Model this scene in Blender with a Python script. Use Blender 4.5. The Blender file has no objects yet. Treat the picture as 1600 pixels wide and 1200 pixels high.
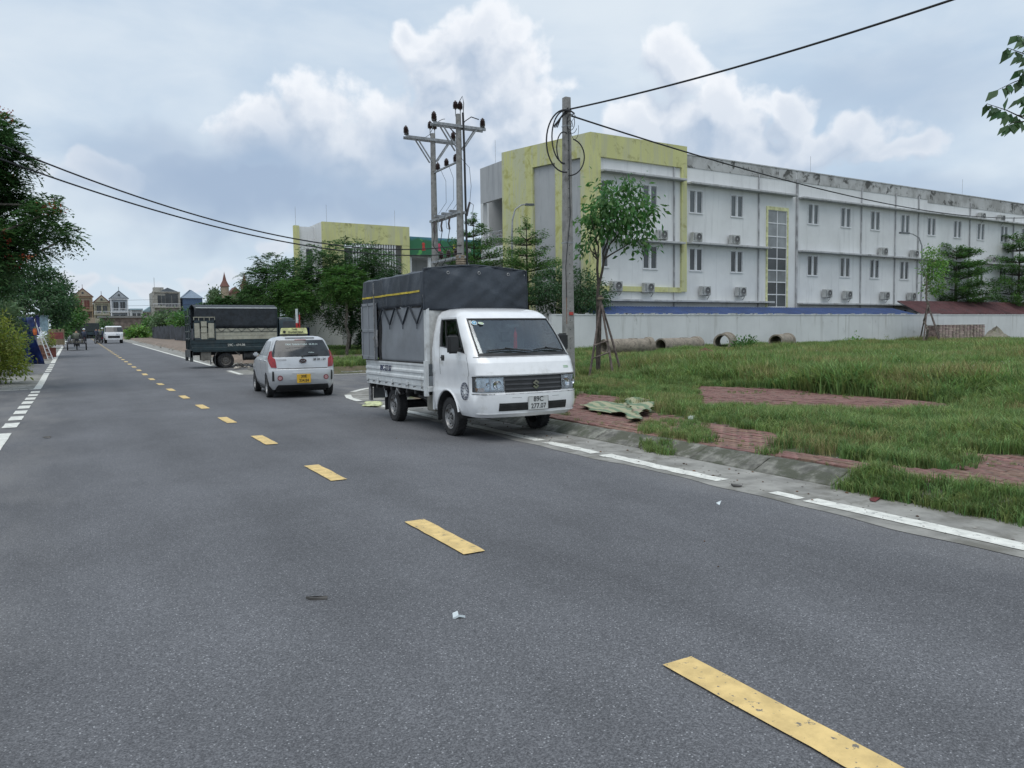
import bpy, bmesh, math, random
import numpy as np
from mathutils import Vector, Matrix
R = math.radians
random.seed(7)
S = bpy.context.scene
# ------------------------------------------------------------------ camera
F_PX, PITCH, YAW, ROLL, CAM_H = 1200.0, R(3.83), R(29.57), R(0.74), 1.52
_c, _s, _cp, _sp, _cy, _sy = (math.cos(ROLL), math.sin(ROLL), math.cos(PITCH), math.sin(PITCH), math.cos(YAW), math.sin(YAW))
_R0, _U0, _F0 = Vector((_cy, -_sy, 0)), Vector((_sp*_sy, _sp*_cy, _cp)), Vector((_cp*_sy, _cp*_cy, -_sp))
CR, CU = _R0*_c - _U0*_s, _R0*_s + _U0*_c
cam = bpy.data.cameras.new('camera'); cam_ob = bpy.data.objects.new('camera', cam); S.collection.objects.link(cam_ob)
cam.sensor_fit = 'HORIZONTAL'; cam.sensor_width = 36; cam.lens = 36*F_PX/1600; cam.clip_end = 3000; cam.clip_start = .05
M = Matrix((CR, CU, -_F0)).transposed().to_4x4(); M.translation = (0, 0, CAM_H); cam_ob.matrix_world = M
S.camera = cam_ob
def ray(u, v): return CR*((u-800)/F_PX) + CU*((600-v)/F_PX) + _F0
def aty(u, v, y):
    d = ray(u, v); t = y/d.y; return Vector((d.x*t, y, CAM_H+d.z*t))
def gz(u, v, z=0.0):
    d = ray(u, v); t = (z-CAM_H)/d.z; return (d.x*t, d.y*t)
# ------------------------------------------------------------------ world, sun, exposure
SUN_EL, SUN_AZ = R(71), R(220)      # azimuth clockwise from +Y
W = bpy.data.worlds.new('World'); S.world = W; W.use_nodes = True
nt = W.node_tree; nt.nodes.clear()
class NB:
    def __init__(s, nt): s.nt = nt
    def n(s, t, **k):
        x = s.nt.nodes.new(t)
        for a, b in k.items(): setattr(x, a, b)
        return x
    def put(s, sock, v):
        if hasattr(v, 'is_linked') or hasattr(v, 'links'): s.nt.links.new(v, sock)
        elif v is not None: sock.default_value = v
    def m(s, op, a, b=None, c=None, clamp=False):
        x = s.n('ShaderNodeMath', operation=op, use_clamp=clamp)
        s.put(x.inputs[0], a)
        if b is not None: s.put(x.inputs[1], b)
        if c is not None: s.put(x.inputs[2], c)
        return x.outputs[0]
    def vm(s, op, a, b=None, scale=None):
        x = s.n('ShaderNodeVectorMath', operation=op); s.put(x.inputs[0], a)
        if b is not None: s.put(x.inputs[1], b)
        if scale is not None: s.put(x.inputs['Scale'], scale)
        return x.outputs['Value' if op in ('LENGTH', 'DISTANCE', 'DOT_PRODUCT') else 'Vector']
    dim = '3D'
    def noise(s, vec, sc, det=6, rough=.55, dist=0):
        x = s.n('ShaderNodeTexNoise', noise_dimensions=s.dim); s.put(x.inputs['Vector'], vec)
        x.inputs['Scale'].default_value = sc; x.inputs['Detail'].default_value = det
        x.inputs['Roughness'].default_value = rough; x.inputs['Distortion'].default_value = dist
        return x
    def mix(s, f, a, b):
        x = s.n('ShaderNodeMix', data_type='RGBA'); s.put(x.inputs[0], f)
        for i, q in ((6, a), (7, b)):
            if isinstance(q, tuple): x.inputs[i].default_value = (*q, 1) if len(q) == 3 else q
            else: s.put(x.inputs[i], q)
        return x.outputs[2]
    def ss(s, x, a, b):
        r = s.n('ShaderNodeMapRange', interpolation_type='SMOOTHSTEP'); s.put(r.inputs[0], x)
        r.inputs[1].default_value = a; r.inputs[2].default_value = b; return r.outputs[0]
# cloud density as a node group of (azimuth, elevation) in degrees
def azel(u, v):
    d = ray(u, v).normalized(); return math.degrees(math.atan2(d.x, d.y)), math.degrees(math.asin(d.z))
g = bpy.data.node_groups.new('cloud_density', 'ShaderNodeTree')
g.interface.new_socket('P', in_out='INPUT', socket_type='NodeSocketVector')
g.interface.new_socket('D', in_out='OUTPUT', socket_type='NodeSocketFloat')
b = NB(g); b.dim = '2D'; gi = b.n('NodeGroupInput'); go = b.n('NodeGroupOutput'); P = gi.outputs[0]
w1 = b.noise(P, .16, 3, .5); w1v = b.vm('SCALE', b.vm('SUBTRACT', w1.outputs['Color'], (.5, .5, .5)), scale=5.0)
Pd = b.vm('ADD', P, w1v)
blobs = [(740, 72, 85, 52), (690, 110, 70, 40), (645, 70, 22, 30), (790, 130, 75, 60), (700, 130, 60, 45), (830, 190, 50, 70), (740, 200, 120, 70), (640, 190, 60, 45), (480, 165, 75, 42), (420, 205, 65, 50), (560, 230, 120, 70), (650, 270, 170, 60),
         (1050, 125, 45, 50), (1110, 190, 90, 55), (1220, 170, 40, 40), (1320, 205, 75, 35), (1405, 232, 50, 18), (1190, 235, 140, 38), (810, 235, 90, 60), (730, 275, 110, 50), (1000, 190, 70, 50), (140, 268, 70, 26), (215, 435, 45, 12), (120, 448, 30, 16), (330, 440, 40, 14), (430, 410, 30, 9)]
D = None
for (u, v, ru, rv) in blobs:
    a, e = azel(u, v); k = 1/20.0
    q = b.vm('MULTIPLY', b.vm('SUBTRACT', Pd, (a, e, 0)), (1/(ru*k), 1/(rv*k), 0))
    x = b.m('SUBTRACT', 1.0, b.vm('LENGTH', q))
    x = b.m('MULTIPLY', x, min(1.0, .35 + rv/60))
    D = x if D is None else b.m('SMOOTH_MAX', D, x, .25)
# faraway cumulus everywhere else round the horizon
hn = b.noise(b.vm('MULTIPLY', P, (.035, .075, 1)), 1, 2, .5).outputs['Fac']
sx = b.n('ShaderNodeSeparateXYZ'); b.put(sx.inputs[0], P)
far = b.m('SUBTRACT', b.m('MULTIPLY', hn, 3.4), 2.15)
away = b.m('MULTIPLY', b.ss(b.m('ABSOLUTE', b.m('SUBTRACT', sx.outputs[0], 28.0)), 36, 48), 1.0)
low = b.m('MULTIPLY', b.ss(sx.outputs[1], 42, 20), away)
far = b.m('ADD', far, b.m('MULTIPLY', b.m('SUBTRACT', low, 1.0), 2.0))
D = b.m('MAXIMUM', D, far)
vo = b.n('ShaderNodeTexVoronoi', feature='SMOOTH_F1', voronoi_dimensions='2D'); b.put(vo.inputs['Vector'], Pd); vo.inputs['Scale'].default_value = .36; vo.inputs['Smoothness'].default_value = .4; vo.inputs['Detail'].default_value = 2.0
D = b.m('ADD', D, b.m('MULTIPLY', b.m('SUBTRACT', .5, vo.outputs['Distance']), .42))
fb = b.noise(P, .55, 5, .6).outputs['Fac']
D = b.m('ADD', D, b.m('MULTIPLY', b.m('SUBTRACT', fb, .5), .62))
b.put(go.inputs[0], D)
b = NB(nt)
tc = b.n('ShaderNodeTexCoord'); sep = b.n('ShaderNodeSeparateXYZ'); b.put(sep.inputs[0], tc.outputs['Generated'])
DEG = 180/math.pi
az = b.m('MULTIPLY', b.m('ARCTAN2', sep.outputs[0], sep.outputs[1]), DEG)
el = b.m('MULTIPLY', b.m('ARCSINE', sep.outputs[2]), DEG)
cb = b.n('ShaderNodeCombineXYZ'); b.put(cb.inputs[0], az); b.put(cb.inputs[1], el); Pw = cb.outputs[0]
def dens(vec):
    x = b.n('ShaderNodeGroup'); x.node_tree = g; b.put(x.inputs[0], vec); return x.outputs[0]
D0 = dens(Pw); D1 = dens(b.vm('ADD', Pw, (.8, 1.5, 0)))
lit = b.m('ADD', b.m('MULTIPLY', b.m('SUBTRACT', D0, D1), 1.5), .40, clamp=True)
edge = b.ss(D0, .75, .0)
lit = b.m('ADD', b.m('MULTIPLY', lit, .62), b.m('MULTIPLY', edge, .34), clamp=True)
hi = b.ss(el, 9.5, 17); lit = b.m('MULTIPLY', lit, b.m('ADD', b.m('MULTIPLY', hi, .45), .55))
cum = b.mix(lit, (.38, .465, .59), (.89, .90, .92))
mask = b.m('MULTIPLY', b.ss(D0, -.20, .24), .92)
# high veil of thin grey cloud with soft structure
dv = b.n('ShaderNodeVectorMath', operation='MULTIPLY'); b.put(dv.inputs[0], tc.outputs['Generated']); dv.inputs[1].default_value = (1, 1, 2.6)
n1 = b.noise(dv.outputs[0], 1.9, 5, .5, .3).outputs['Fac']; n2 = b.noise(dv.outputs[0], 5.5, 5, .55, .4).outputs['Fac']
veil = b.ss(b.m('ADD', b.m('MULTIPLY', n1, .7), b.m('MULTIPLY', n2, .3)), .36, .64)
vcol = b.mix(veil, (.45, .56, .69), (.66, .73, .795))
hz = b.ss(el, 10, 0); vcol = b.mix(b.m('MULTIPLY', hz, .6), vcol, (.62, .72, .80))
# dark flat cloud bases behind the pylons
base = None
for (u, v, ru, rv, k) in [(400, 300, 240, 75, 1.0), (590, 310, 170, 60, .95), (640, 240, 80, 50, .6), (250, 250, 130, 55, .6), (1480, 290, 160, 40, .5), (1400, 130, 150, 60, .35)]:
    a, e = azel(u, v); q = b.vm('MULTIPLY', b.vm('SUBTRACT', b.vm('ADD', Pw, b.vm('SCALE', b.vm('SUBTRACT', b.noise(Pw, .1, 4).outputs['Color'], (.5, .5, .5)), scale=9.0)), (a, e, 0)), (20/ru, 20/rv, 0))
    x = b.m('MULTIPLY', b.ss(b.vm('LENGTH', q), 1.25, .25), k); base = x if base is None else b.m('MAXIMUM', base, x)
vcol = b.mix(base, vcol, (.33, .42, .56))
cum = b.mix(b.m('MULTIPLY', base, .85), cum, (.33, .43, .575))
col = b.mix(mask, vcol, cum)
up = b.ss(sep.outputs[2], -.02, -.1); col = b.mix(up, col, (.17, .18, .18))
bgc = b.n('ShaderNodeBackground'); b.put(bgc.inputs[0], col); bgc.inputs[1].default_value = 1.2
sky = b.n('ShaderNodeTexSky', sky_type='NISHITA', sun_disc=False); sky.sun_elevation = SUN_EL; sky.sun_rotation = SUN_AZ
sky.air_density = 1.2; sky.dust_density = 2.0
bgs = b.n('ShaderNodeBackground'); b.put(bgs.inputs[0], sky.outputs[0]); bgs.inputs[1].default_value = .1
ms = b.n('ShaderNodeMixShader'); ms.inputs[0].default_value = .9
b.put(ms.inputs[1], bgs.outputs[0]); b.put(ms.inputs[2], bgc.outputs[0])
wo = b.n('ShaderNodeOutputWorld'); b.put(wo.inputs[0], ms.outputs[0])
W.cycles.sampling_method = 'MANUAL'; W.cycles.sample_map_resolution = 512
sun = bpy.data.lights.new('sun', 'SUN'); sun.energy = 1.7; sun.angle = R(50); sun.color = (1, .97, .92)
sun_ob = bpy.data.objects.new('sun', sun); S.collection.objects.link(sun_ob)
sd = Vector((math.sin(SUN_AZ)*math.cos(SUN_EL), math.cos(SUN_AZ)*math.cos(SUN_EL), math.sin(SUN_EL)))
sun_ob.rotation_euler = sd.to_track_quat('Z', 'Y').to_euler(); sun_ob.location = (0, 0, 60)
S.view_settings.view_transform = 'Standard'; S.view_settings.look = 'None'; S.view_settings.gamma = 1; S.view_settings.use_curve_mapping = False
S.view_settings.exposure = 0.0
S.render.engine = 'CYCLES'; S.cycles.use_denoising = True; S.cycles.max_bounces = 5; S.cycles.diffuse_bounces = 3; S.cycles.glossy_bounces = 3; S.cycles.use_fast_gi = False; S.cycles.transparent_max_bounces = 16
C = S.collection
# ------------------------------------------------------------------ materials
MATS = {}
def mat(name, c, rough=.7, metal=0, var=.12, sc=6, bump=0, bsc=60, c2=None, th=(.5, .65), c2sc=3, streak=1.0, spec=.5, coat=0, alpha=1, transl=0, island=0, emis=None, stretch=(1, 1, 1), rnd=0):
    if name in MATS: return MATS[name]
    m = bpy.data.materials.new(name); m.use_nodes = True; t = m.node_tree; p = t.nodes['Principled BSDF']; b = NB(t)
    tc = b.n('ShaderNodeTexCoord'); v = b.vm('MULTIPLY', tc.outputs['Object'], stretch)
    n = b.noise(v, sc, 5, .6).outputs['Fac']
    lo = tuple(x*(1-var*2) for x in c); hi = tuple(min(1, x*(1+var*2)) for x in c)
    col = b.mix(b.ss(n, .3, .7), lo, hi)
    if c2 is not None:
        v2 = b.vm('MULTIPLY', tc.outputs['Object'], (1, 1, streak))
        n2 = b.noise(v2, c2sc, 7, .65, .2).outputs['Fac']; col = b.mix(b.ss(n2, *th), col, c2)
    if island:
        gg = b.n('ShaderNodeNewGeometry'); rp = gg.outputs['Random Per Island']
        hs = b.n('ShaderNodeHueSaturation'); b.put(hs.inputs['Color'], col)
        b.put(hs.inputs['Value'], b.m('ADD', b.m('MULTIPLY', rp, island), 1-island/2)); b.put(hs.inputs['Hue'], b.m('ADD', b.m('MULTIPLY', b.m('FRACT', b.m('MULTIPLY', rp, 7.3)), .05), .475)); col = hs.outputs[0]
    if rnd:
        oi = b.n('ShaderNodeObjectInfo'); hs = b.n('ShaderNodeHueSaturation'); b.put(hs.inputs['Color'], col)
        b.put(hs.inputs['Value'], b.m('ADD', b.m('MULTIPLY', oi.outputs['Random'], rnd), 1-rnd/2)); b.put(hs.inputs['Hue'], b.m('ADD', b.m('MULTIPLY', b.m('FRACT', b.m('MULTIPLY', oi.outputs['Random'], 9.7)), rnd*.12), .5-rnd*.06)); col = hs.outputs[0]
    b.put(p.inputs['Base Color'], col); p.inputs['Roughness'].default_value = rough; p.inputs['Metallic'].default_value = metal
    p.inputs['Specular IOR Level'].default_value = spec; p.inputs['Coat Weight'].default_value = coat; p.inputs['Coat Roughness'].default_value = .08
    if bump:
        bn = b.noise(tc.outputs['Object'], bsc, 4, .6).outputs['Fac']; bp = b.n('ShaderNodeBump'); bp.inputs['Strength'].default_value = min(1, bump); bp.inputs['Distance'].default_value = .4/bsc*max(1, bump)
        b.put(bp.inputs['Height'], bn); b.put(p.inputs['Normal'], bp.outputs[0])
    if transl:
        tr = b.n('ShaderNodeBsdfTranslucent'); hs = b.n('ShaderNodeHueSaturation'); b.put(hs.inputs['Color'], col); hs.inputs['Value'].default_value = 1.35; hs.inputs['Saturation'].default_value = 1.1
        b.put(tr.inputs[0], hs.outputs[0]); mx = b.n('ShaderNodeMixShader'); mx.inputs[0].default_value = transl
        b.put(mx.inputs[1], p.outputs[0]); b.put(mx.inputs[2], tr.outputs[0]); b.put(t.nodes['Material Output'].inputs[0], mx.outputs[0])
    if emis: p.inputs['Emission Color'].default_value = (*emis, 1); p.inputs['Emission Strength'].default_value = 1
    MATS[name] = m; return m
def glass(name, tint, amount, rough=.03):
    m = bpy.data.materials.new(name); m.use_nodes = True; t = m.node_tree; t.nodes.clear(); b = NB(t)
    tr = b.n('ShaderNodeBsdfTransparent'); tr.inputs[0].default_value = (*tint, 1)
    gl = b.n('ShaderNodeBsdfGlossy'); gl.inputs[0].default_value = (.9, .95, 1, 1); gl.inputs['Roughness'].default_value = rough
    fr = b.n('ShaderNodeFresnel'); fr.inputs[0].default_value = 1.5
    mx = b.n('ShaderNodeMixShader'); b.put(mx.inputs[0], b.m('ADD', b.m('MULTIPLY', fr.outputs[0], 1.0), amount, clamp=True)); b.put(mx.inputs[1], tr.outputs[0]); b.put(mx.inputs[2], gl.outputs[0])
    o = b.n('ShaderNodeOutputMaterial'); b.put(o.inputs[0], mx.outputs[0]); MATS[name] = m; return m
# ------------------------------------------------------------------ mesh helpers
def prop(o, label=None, cat=None, group=None, kind=None):
    for k, v in (('label', label), ('category', cat), ('group', group), ('kind', kind)):
        if v: o[k] = v
    return o
def thing(name, label, cat, loc=(0, 0, 0), rz=0, group=None, parent=None):
    o = bpy.data.objects.new(name, None); o.empty_display_size = .3; C.objects.link(o); o.location = loc; o.rotation_euler = (0, 0, rz)
    return prop(o, label, cat, group)
def link(name, me, m=None, parent=None, smooth=False, auto=None):
    o = bpy.data.objects.new(name, me); C.objects.link(o)
    if m is not None and not me.materials: me.materials.append(m)
    if parent: o.parent = parent
    if smooth: me.polygons.foreach_set('use_smooth', [True]*len(me.polygons))
    if auto is not None: me.set_sharp_from_angle(angle=R(auto)) ; 
    return o
class MB:
    def __init__(s): s.v = []; s.f = []
    def add(s, v, f):
        n = len(s.v); s.v += [tuple(p) for p in v]; s.f += [tuple(i+n for i in q) for q in f]; return s
    def box(s, x0, x1, y0, y1, z0, z1, T=None):
        v = [Vector(p) for p in ((x0, y0, z0), (x1, y0, z0), (x1, y1, z0), (x0, y1, z0), (x0, y0, z1), (x1, y0, z1), (x1, y1, z1), (x0, y1, z1))]
        if T is not None: v = [T @ p for p in v]
        return s.add(v, ((0, 3, 2, 1), (4, 5, 6, 7), (0, 1, 5, 4), (1, 2, 6, 5), (2, 3, 7, 6), (3, 0, 4, 7)))
    def beam(s, a, b, w, h=None, up=(0, 0, 1)):
        a, b = Vector(a), Vector(b); d = b-a; L = d.length; d.normalize(); u = Vector(up)
        if abs(d.dot(u)) > .98: u = Vector((1, 0, 0))
        sx = d.cross(u).normalized(); sz = sx.cross(d); h = h or w
        v = [p+sx*i*w/2+sz*j*h/2 for p in (a, b) for i, j in ((-1, -1), (1, -1), (1, 1), (-1, 1))]
        return s.add(v, ((3, 2, 1, 0), (4, 5, 6, 7), (0, 1, 5, 4), (1, 2, 6, 5), (2, 3, 7, 6), (3, 0, 4, 7)))
    def tube(s, pts, r, n=8, cap=True):
        pts = [Vector(p) for p in pts]; rs = r if isinstance(r, (list, tuple)) else [r]*len(pts); base = len(s.v); prev = None
        for i, p in enumerate(pts):
            d = (pts[min(i+1, len(pts)-1)]-pts[max(i-1, 0)]).normalized()
            if prev is None: prev = d.orthogonal().normalized()
            u = (prev-d*prev.dot(d)).normalized(); prev = u; w = d.cross(u)
            s.v += [tuple(p+(u*math.cos(2*math.pi*k/n)+w*math.sin(2*math.pi*k/n))*rs[i]) for k in range(n)]
        for i in range(len(pts)-1):
            for k in range(n):
                a = base+i*n+k; b_ = base+i*n+(k+1) % n; s.f.append((a, b_, b_+n, a+n))
        if cap: s.f.append(tuple(base+k for k in range(n))[::-1]); s.f.append(tuple(base+(len(pts)-1)*n+k for k in range(n)))
        return s
    def lathe(s, prof, n=24, T=None, close=False):
        base = len(s.v); m = len(prof)
        for k in range(n):
            a = 2*math.pi*k/n
            for r, z in prof:
                p = Vector((r*math.cos(a), r*math.sin(a), z)); s.v.append(tuple(T @ p if T is not None else p))
        for k in range(n):
            for i in range(m-1 if not close else m):
                j = (i+1) % m; a = base+k*m; c = base+((k+1) % n)*m; s.f.append((a+i, c+i, c+j, a+j))
        return s
    def prism(s, pts, d, T=None):   # pts: list of 3d points of a planar outline, d: extrusion vector
        pts = [Vector(p) for p in pts]; d = Vector(d); n = len(pts); v = pts+[p+d for p in pts]
        if T is not None: v = [T @ p for p in v]
        return s.add(v, [tuple(range(n))[::-1], tuple(range(n, 2*n))]+[(i, (i+1) % n, (i+1) % n+n, i+n) for i in range(n)])
    def grid(s, rows):
        n = len(s.v); h = len(rows); w = len(rows[0])
        for r in rows: s.v += [tuple(p) for p in r]
        for i in range(h-1):
            for j in range(w-1): a = n+i*w+j; s.f.append((a, a+1, a+w+1, a+w))
        return s
    def me(s, name='m'):
        m = bpy.data.meshes.new(name); m.from_pydata(s.v, [], s.f); m.validate(); 
        bm = bmesh.new(); bm.from_mesh(m); bmesh.ops.recalc_face_normals(bm, faces=bm.faces); bm.to_mesh(m); bm.free(); return m
    def build(s, name, m, parent=None, smooth=False, bevel=0, auto=35, seg=1):
        me = s.me(name)
        if bevel:
            bm = bmesh.new(); bm.from_mesh(me); bmesh.ops.remove_doubles(bm, verts=bm.verts, dist=1e-5)
            bmesh.ops.bevel(bm, geom=[e for e in bm.edges if len(e.link_faces) == 2 and e.calc_face_angle(0) > .6], offset=bevel, segments=seg, affect='EDGES', clamp_overlap=True); bm.to_mesh(me); bm.free()
        return link(name, me, m, parent, smooth, auto if smooth else None)
def tr(x=0, y=0, z=0, rx=0, ry=0, rz=0, s=1):
    return Matrix.Translation((x, y, z)) @ Matrix.Rotation(rz, 4, 'Z') @ Matrix.Rotation(ry, 4, 'Y') @ Matrix.Rotation(rx, 4, 'X') @ Matrix.Scale(s, 4)
def copy_tree(o, parent=None):
    c = o.copy(); C.objects.link(c); c.parent = parent
    for ch in list(o.children): copy_tree(ch, c)
    return c
def modapply(o, setup):
    setup(o); dg = bpy.context.evaluated_depsgraph_get(); dg.update(); me = bpy.data.meshes.new_from_object(o.evaluated_get(dg)); o.modifiers.clear(); old = o.data; o.data = me; bpy.data.meshes.remove(old); return o
def boolean(o, cutters):
    cs = []
    for c in cutters:
        me = c.me(); bm = bmesh.new(); bm.from_mesh(me); bmesh.ops.remove_doubles(bm, verts=bm.verts, dist=1e-5); bmesh.ops.recalc_face_normals(bm, faces=bm.faces); bm.to_mesh(me); bm.free(); cs.append(link('cut', me))
    for c in cs: c.parent = o.parent
    def f(o):
        for c in cs: q = o.modifiers.new('b', 'BOOLEAN'); q.operation = 'DIFFERENCE'; q.solver = 'EXACT'; q.use_self = True; q.use_hole_tolerant = True; q.object = c
    modapply(o, f)
    for c in cs: me = c.data; bpy.data.objects.remove(c); bpy.data.meshes.remove(me)
def text(name, s, size, T, m, parent, depth=.002, sx=1.0, bold=0):
    cu = bpy.data.curves.new('t', 'FONT'); cu.body = s; cu.size = size; cu.align_x = 'CENTER'; cu.align_y = 'CENTER'; cu.extrude = depth; cu.offset = bold; cu.resolution_u = 3; cu.space_line = .95
    o = bpy.data.objects.new('t', cu); C.objects.link(o); dg = bpy.context.evaluated_depsgraph_get(); me = bpy.data.meshes.new_from_object(o.evaluated_get(dg)); bpy.data.objects.remove(o)
    me.transform(T @ Matrix.Diagonal((sx, 1, 1, 1))); me.materials.clear(); return link(name, me, m, parent)
# faces of signs: T mapping text plane xy to world.  facing -Y: x->x, y->z
def face_my(x, y, z): return Matrix.Translation((x, y, z)) @ Matrix.Rotation(R(90), 4, 'X')
def face_mx(x, y, z): return Matrix.Translation((x, y, z)) @ Matrix.Rotation(R(-90), 4, 'Z') @ Matrix.Rotation(R(90), 4, 'X')
def face_py(x, y, z): return Matrix.Translation((x, y, z)) @ Matrix.Rotation(R(180), 4, 'Z') @ Matrix.Rotation(R(90), 4, 'X')
def face_px(x, y, z): return Matrix.Translation((x, y, z)) @ Matrix.Rotation(R(90), 4, 'Z') @ Matrix.Rotation(R(90), 4, 'X')
# ------------------------------------------------------------------ terrain heights
def zr(y):   # the road climbs gently beyond the junction
    if y < 28: return 0.0
    if y < 130: t = y-28; return .0125*t*min(1, t/8+.2) if t < 6.4 else .0125*t
    return min(1.52, 1.275+.0125*(y-130)*max(0, 1-(y-130)/60))
YM = [28, 60, 100, 130]
def clamp(x, a=0, b=1): return max(a, min(b, x))
# ------------------------------------------------------------------ setting materials
def asphalt_mat():
    m = bpy.data.materials.new('asphalt'); m.use_nodes = True; t = m.node_tree; p = t.nodes['Principled BSDF']; b = NB(t); MATS['asphalt'] = m
    geo = b.n('ShaderNodeNewGeometry'); P = geo.outputs['Position']
    big = b.noise(P, .35, 4, .55).outputs['Fac']; mid = b.noise(b.vm('MULTIPLY', P, (1, .35, 1)), 1.6, 5, .6).outputs['Fac']; fine = b.noise(P, 95, 3, .7).outputs['Fac']; f2 = b.noise(P, 210, 2, .7).outputs['Fac']
    col = b.mix(b.ss(fine, .3, .72), (.052, .054, .060), (.150, .153, .165))
    col = b.mix(b.ss(f2, .62, .80), col, (.24, .245, .26))
    for sc2, amt in ((120, .34), (230, .30)):
        v2 = b.n('ShaderNodeTexVoronoi', voronoi_dimensions='2D'); b.put(v2.inputs['Vector'], P); v2.inputs['Scale'].default_value = sc2; s2 = b.n('ShaderNodeSeparateColor'); b.put(s2.inputs[0], v2.outputs['Color']); k2 = b.m('POWER', s2.outputs[0], 2.5)
        col = b.mix(amt, col, b.mix(k2, (.045, .047, .053), (.30, .305, .325)))
    vo = b.n('ShaderNodeTexVoronoi', voronoi_dimensions='2D'); b.put(vo.inputs['Vector'], P); vo.inputs['Scale'].default_value = 62
    sc_ = b.n('ShaderNodeSeparateColor'); b.put(sc_.inputs[0], vo.outputs['Color'])
    chip = b.m('MULTIPLY', b.ss(vo.outputs['Distance'], .26, .16), b.m('GREATER_THAN', sc_.outputs[0], .91)); col = b.mix(b.m('MULTIPLY', chip, .55), col, (.46, .47, .49))
    hs = b.n('ShaderNodeHueSaturation'); b.put(hs.inputs['Color'], col)
    sx = b.n('ShaderNodeSeparateXYZ'); b.put(sx.inputs[0], P)
    wob = b.m('ADD', sx.outputs[0], b.m('MULTIPLY', b.m('SUBTRACT', b.noise(P, .5, 3).outputs['Fac'], .5), 1.0))
    trk = b.m('ABSOLUTE', b.m('SINE', b.m('MULTIPLY', b.m('ADD', wob, .35), 2.0)))
    val = b.m('ADD', b.m('MULTIPLY', b.ss(big, .3, .7), .27), b.m('ADD', b.m('MULTIPLY', b.ss(mid, .3, .7), .16), b.m('MULTIPLY', trk, .10)))
    b.put(hs.inputs['Value'], b.m('ADD', val, .715)); hs.inputs['Saturation'].default_value = .85; col = hs.outputs[0]
    # dusty edges of the carriageway and tyre dust
    ed = b.m('MAXIMUM', b.ss(wob, .1, -1.4), b.ss(wob, 4.6, 6.2)); col = b.mix(b.m('MULTIPLY', ed, b.m('MULTIPLY', b.ss(mid, .3, .7), .55)), col, (.21, .20, .185))
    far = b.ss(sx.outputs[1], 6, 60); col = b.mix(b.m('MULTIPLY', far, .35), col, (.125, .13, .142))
    st = b.noise(b.vm('MULTIPLY', P, (.5, 3.0, 1)), .8, 3).outputs['Fac']; col = b.mix(b.m('MULTIPLY', b.ss(st, .68, .8), .35), col, (.2, .2, .2))
    # hairline cracks and dark drip stains
    cw = b.vm('ADD', P, b.vm('SCALE', b.vm('SUBTRACT', b.noise(P, 1.4, 4).outputs['Color'], (.5, .5, .5)), scale=.8)); cv = b.n('ShaderNodeTexVoronoi', feature='DISTANCE_TO_EDGE', voronoi_dimensions='2D'); b.put(cv.inputs['Vector'], cw); cv.inputs['Scale'].default_value = .22
    crk = b.m('MULTIPLY', b.ss(cv.outputs['Distance'], .0022, .0008), b.ss(b.noise(P, .3, 2).outputs['Fac'], .5, .6)); pass
    dr_ = b.ss(b.noise(P, 1.1, 4, .5).outputs['Fac'], .70, .74); col = b.mix(b.m('MULTIPLY', dr_, .15), col, (.05, .05, .053))
    b.put(p.inputs['Base Color'], col); p.inputs['Roughness'].default_value = .82; p.inputs['Specular IOR Level'].default_value = .35
    bp = b.n('ShaderNodeBump'); bp.inputs['Strength'].default_value = .6; bp.inputs['Distance'].default_value = .004; b.put(bp.inputs['Height'], fine); b.put(p.inputs['Normal'], bp.outputs[0])
    return m
asphalt = asphalt_mat()
concrete = mat('concrete', (.26, .255, .235), .9, var=.13, sc=3, bump=.6, bsc=70, c2=(.15, .145, .125), th=(.48, .68), c2sc=2.2)
kerbm = mat('kerb_concrete', (.18, .178, .155), .92, var=.25, sc=7, bump=1, bsc=35, c2=(.085, .09, .065), th=(.42, .6), c2sc=4, rnd=.3)
soil = mat('soil', (.13, .105, .075), .95, var=.25, sc=4, bump=1, bsc=20, c2=(.07, .085, .04), th=(.42, .58), c2sc=1.5)
dirt = mat('dry_dirt', (.24, .19, .15), .95, var=.2, sc=2, bump=1, bsc=20, c2=(.16, .13, .10), c2sc=1.2)
paintw = mat('road_paint', (.66, .66, .61), .7, var=.08, sc=9, c2=(.20, .20, .20), th=(.60, .66), c2sc=20, bump=.4, bsc=200)
painty = mat('yellow_road_paint', (.66, .48, .20), .7, var=.08, sc=9, c2=(.17, .155, .13), th=(.595, .65), c2sc=24, bump=.4, bsc=200)
paver = mat('red_paver', (.225, .125, .10), .9, var=.22, sc=5, bump=.8, bsc=60, c2=(.15, .11, .085), th=(.46, .66), c2sc=5, rnd=.35)
# ------------------------------------------------------------------ ground sheet
KH = .13
def rbox(x, y, x0, x1, y0, y1, r):     # signed distance (negative inside) of a rounded rectangle
    cx, cy, hx, hy = (x0+x1)/2, (y0+y1)/2, (x1-x0)/2, (y1-y0)/2
    qx, qy = abs(x-cx)-hx+r, abs(y-cy)-hy+r
    return math.hypot(max(qx, 0), max(qy, 0))+min(max(qx, qy), 0)-r
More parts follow.
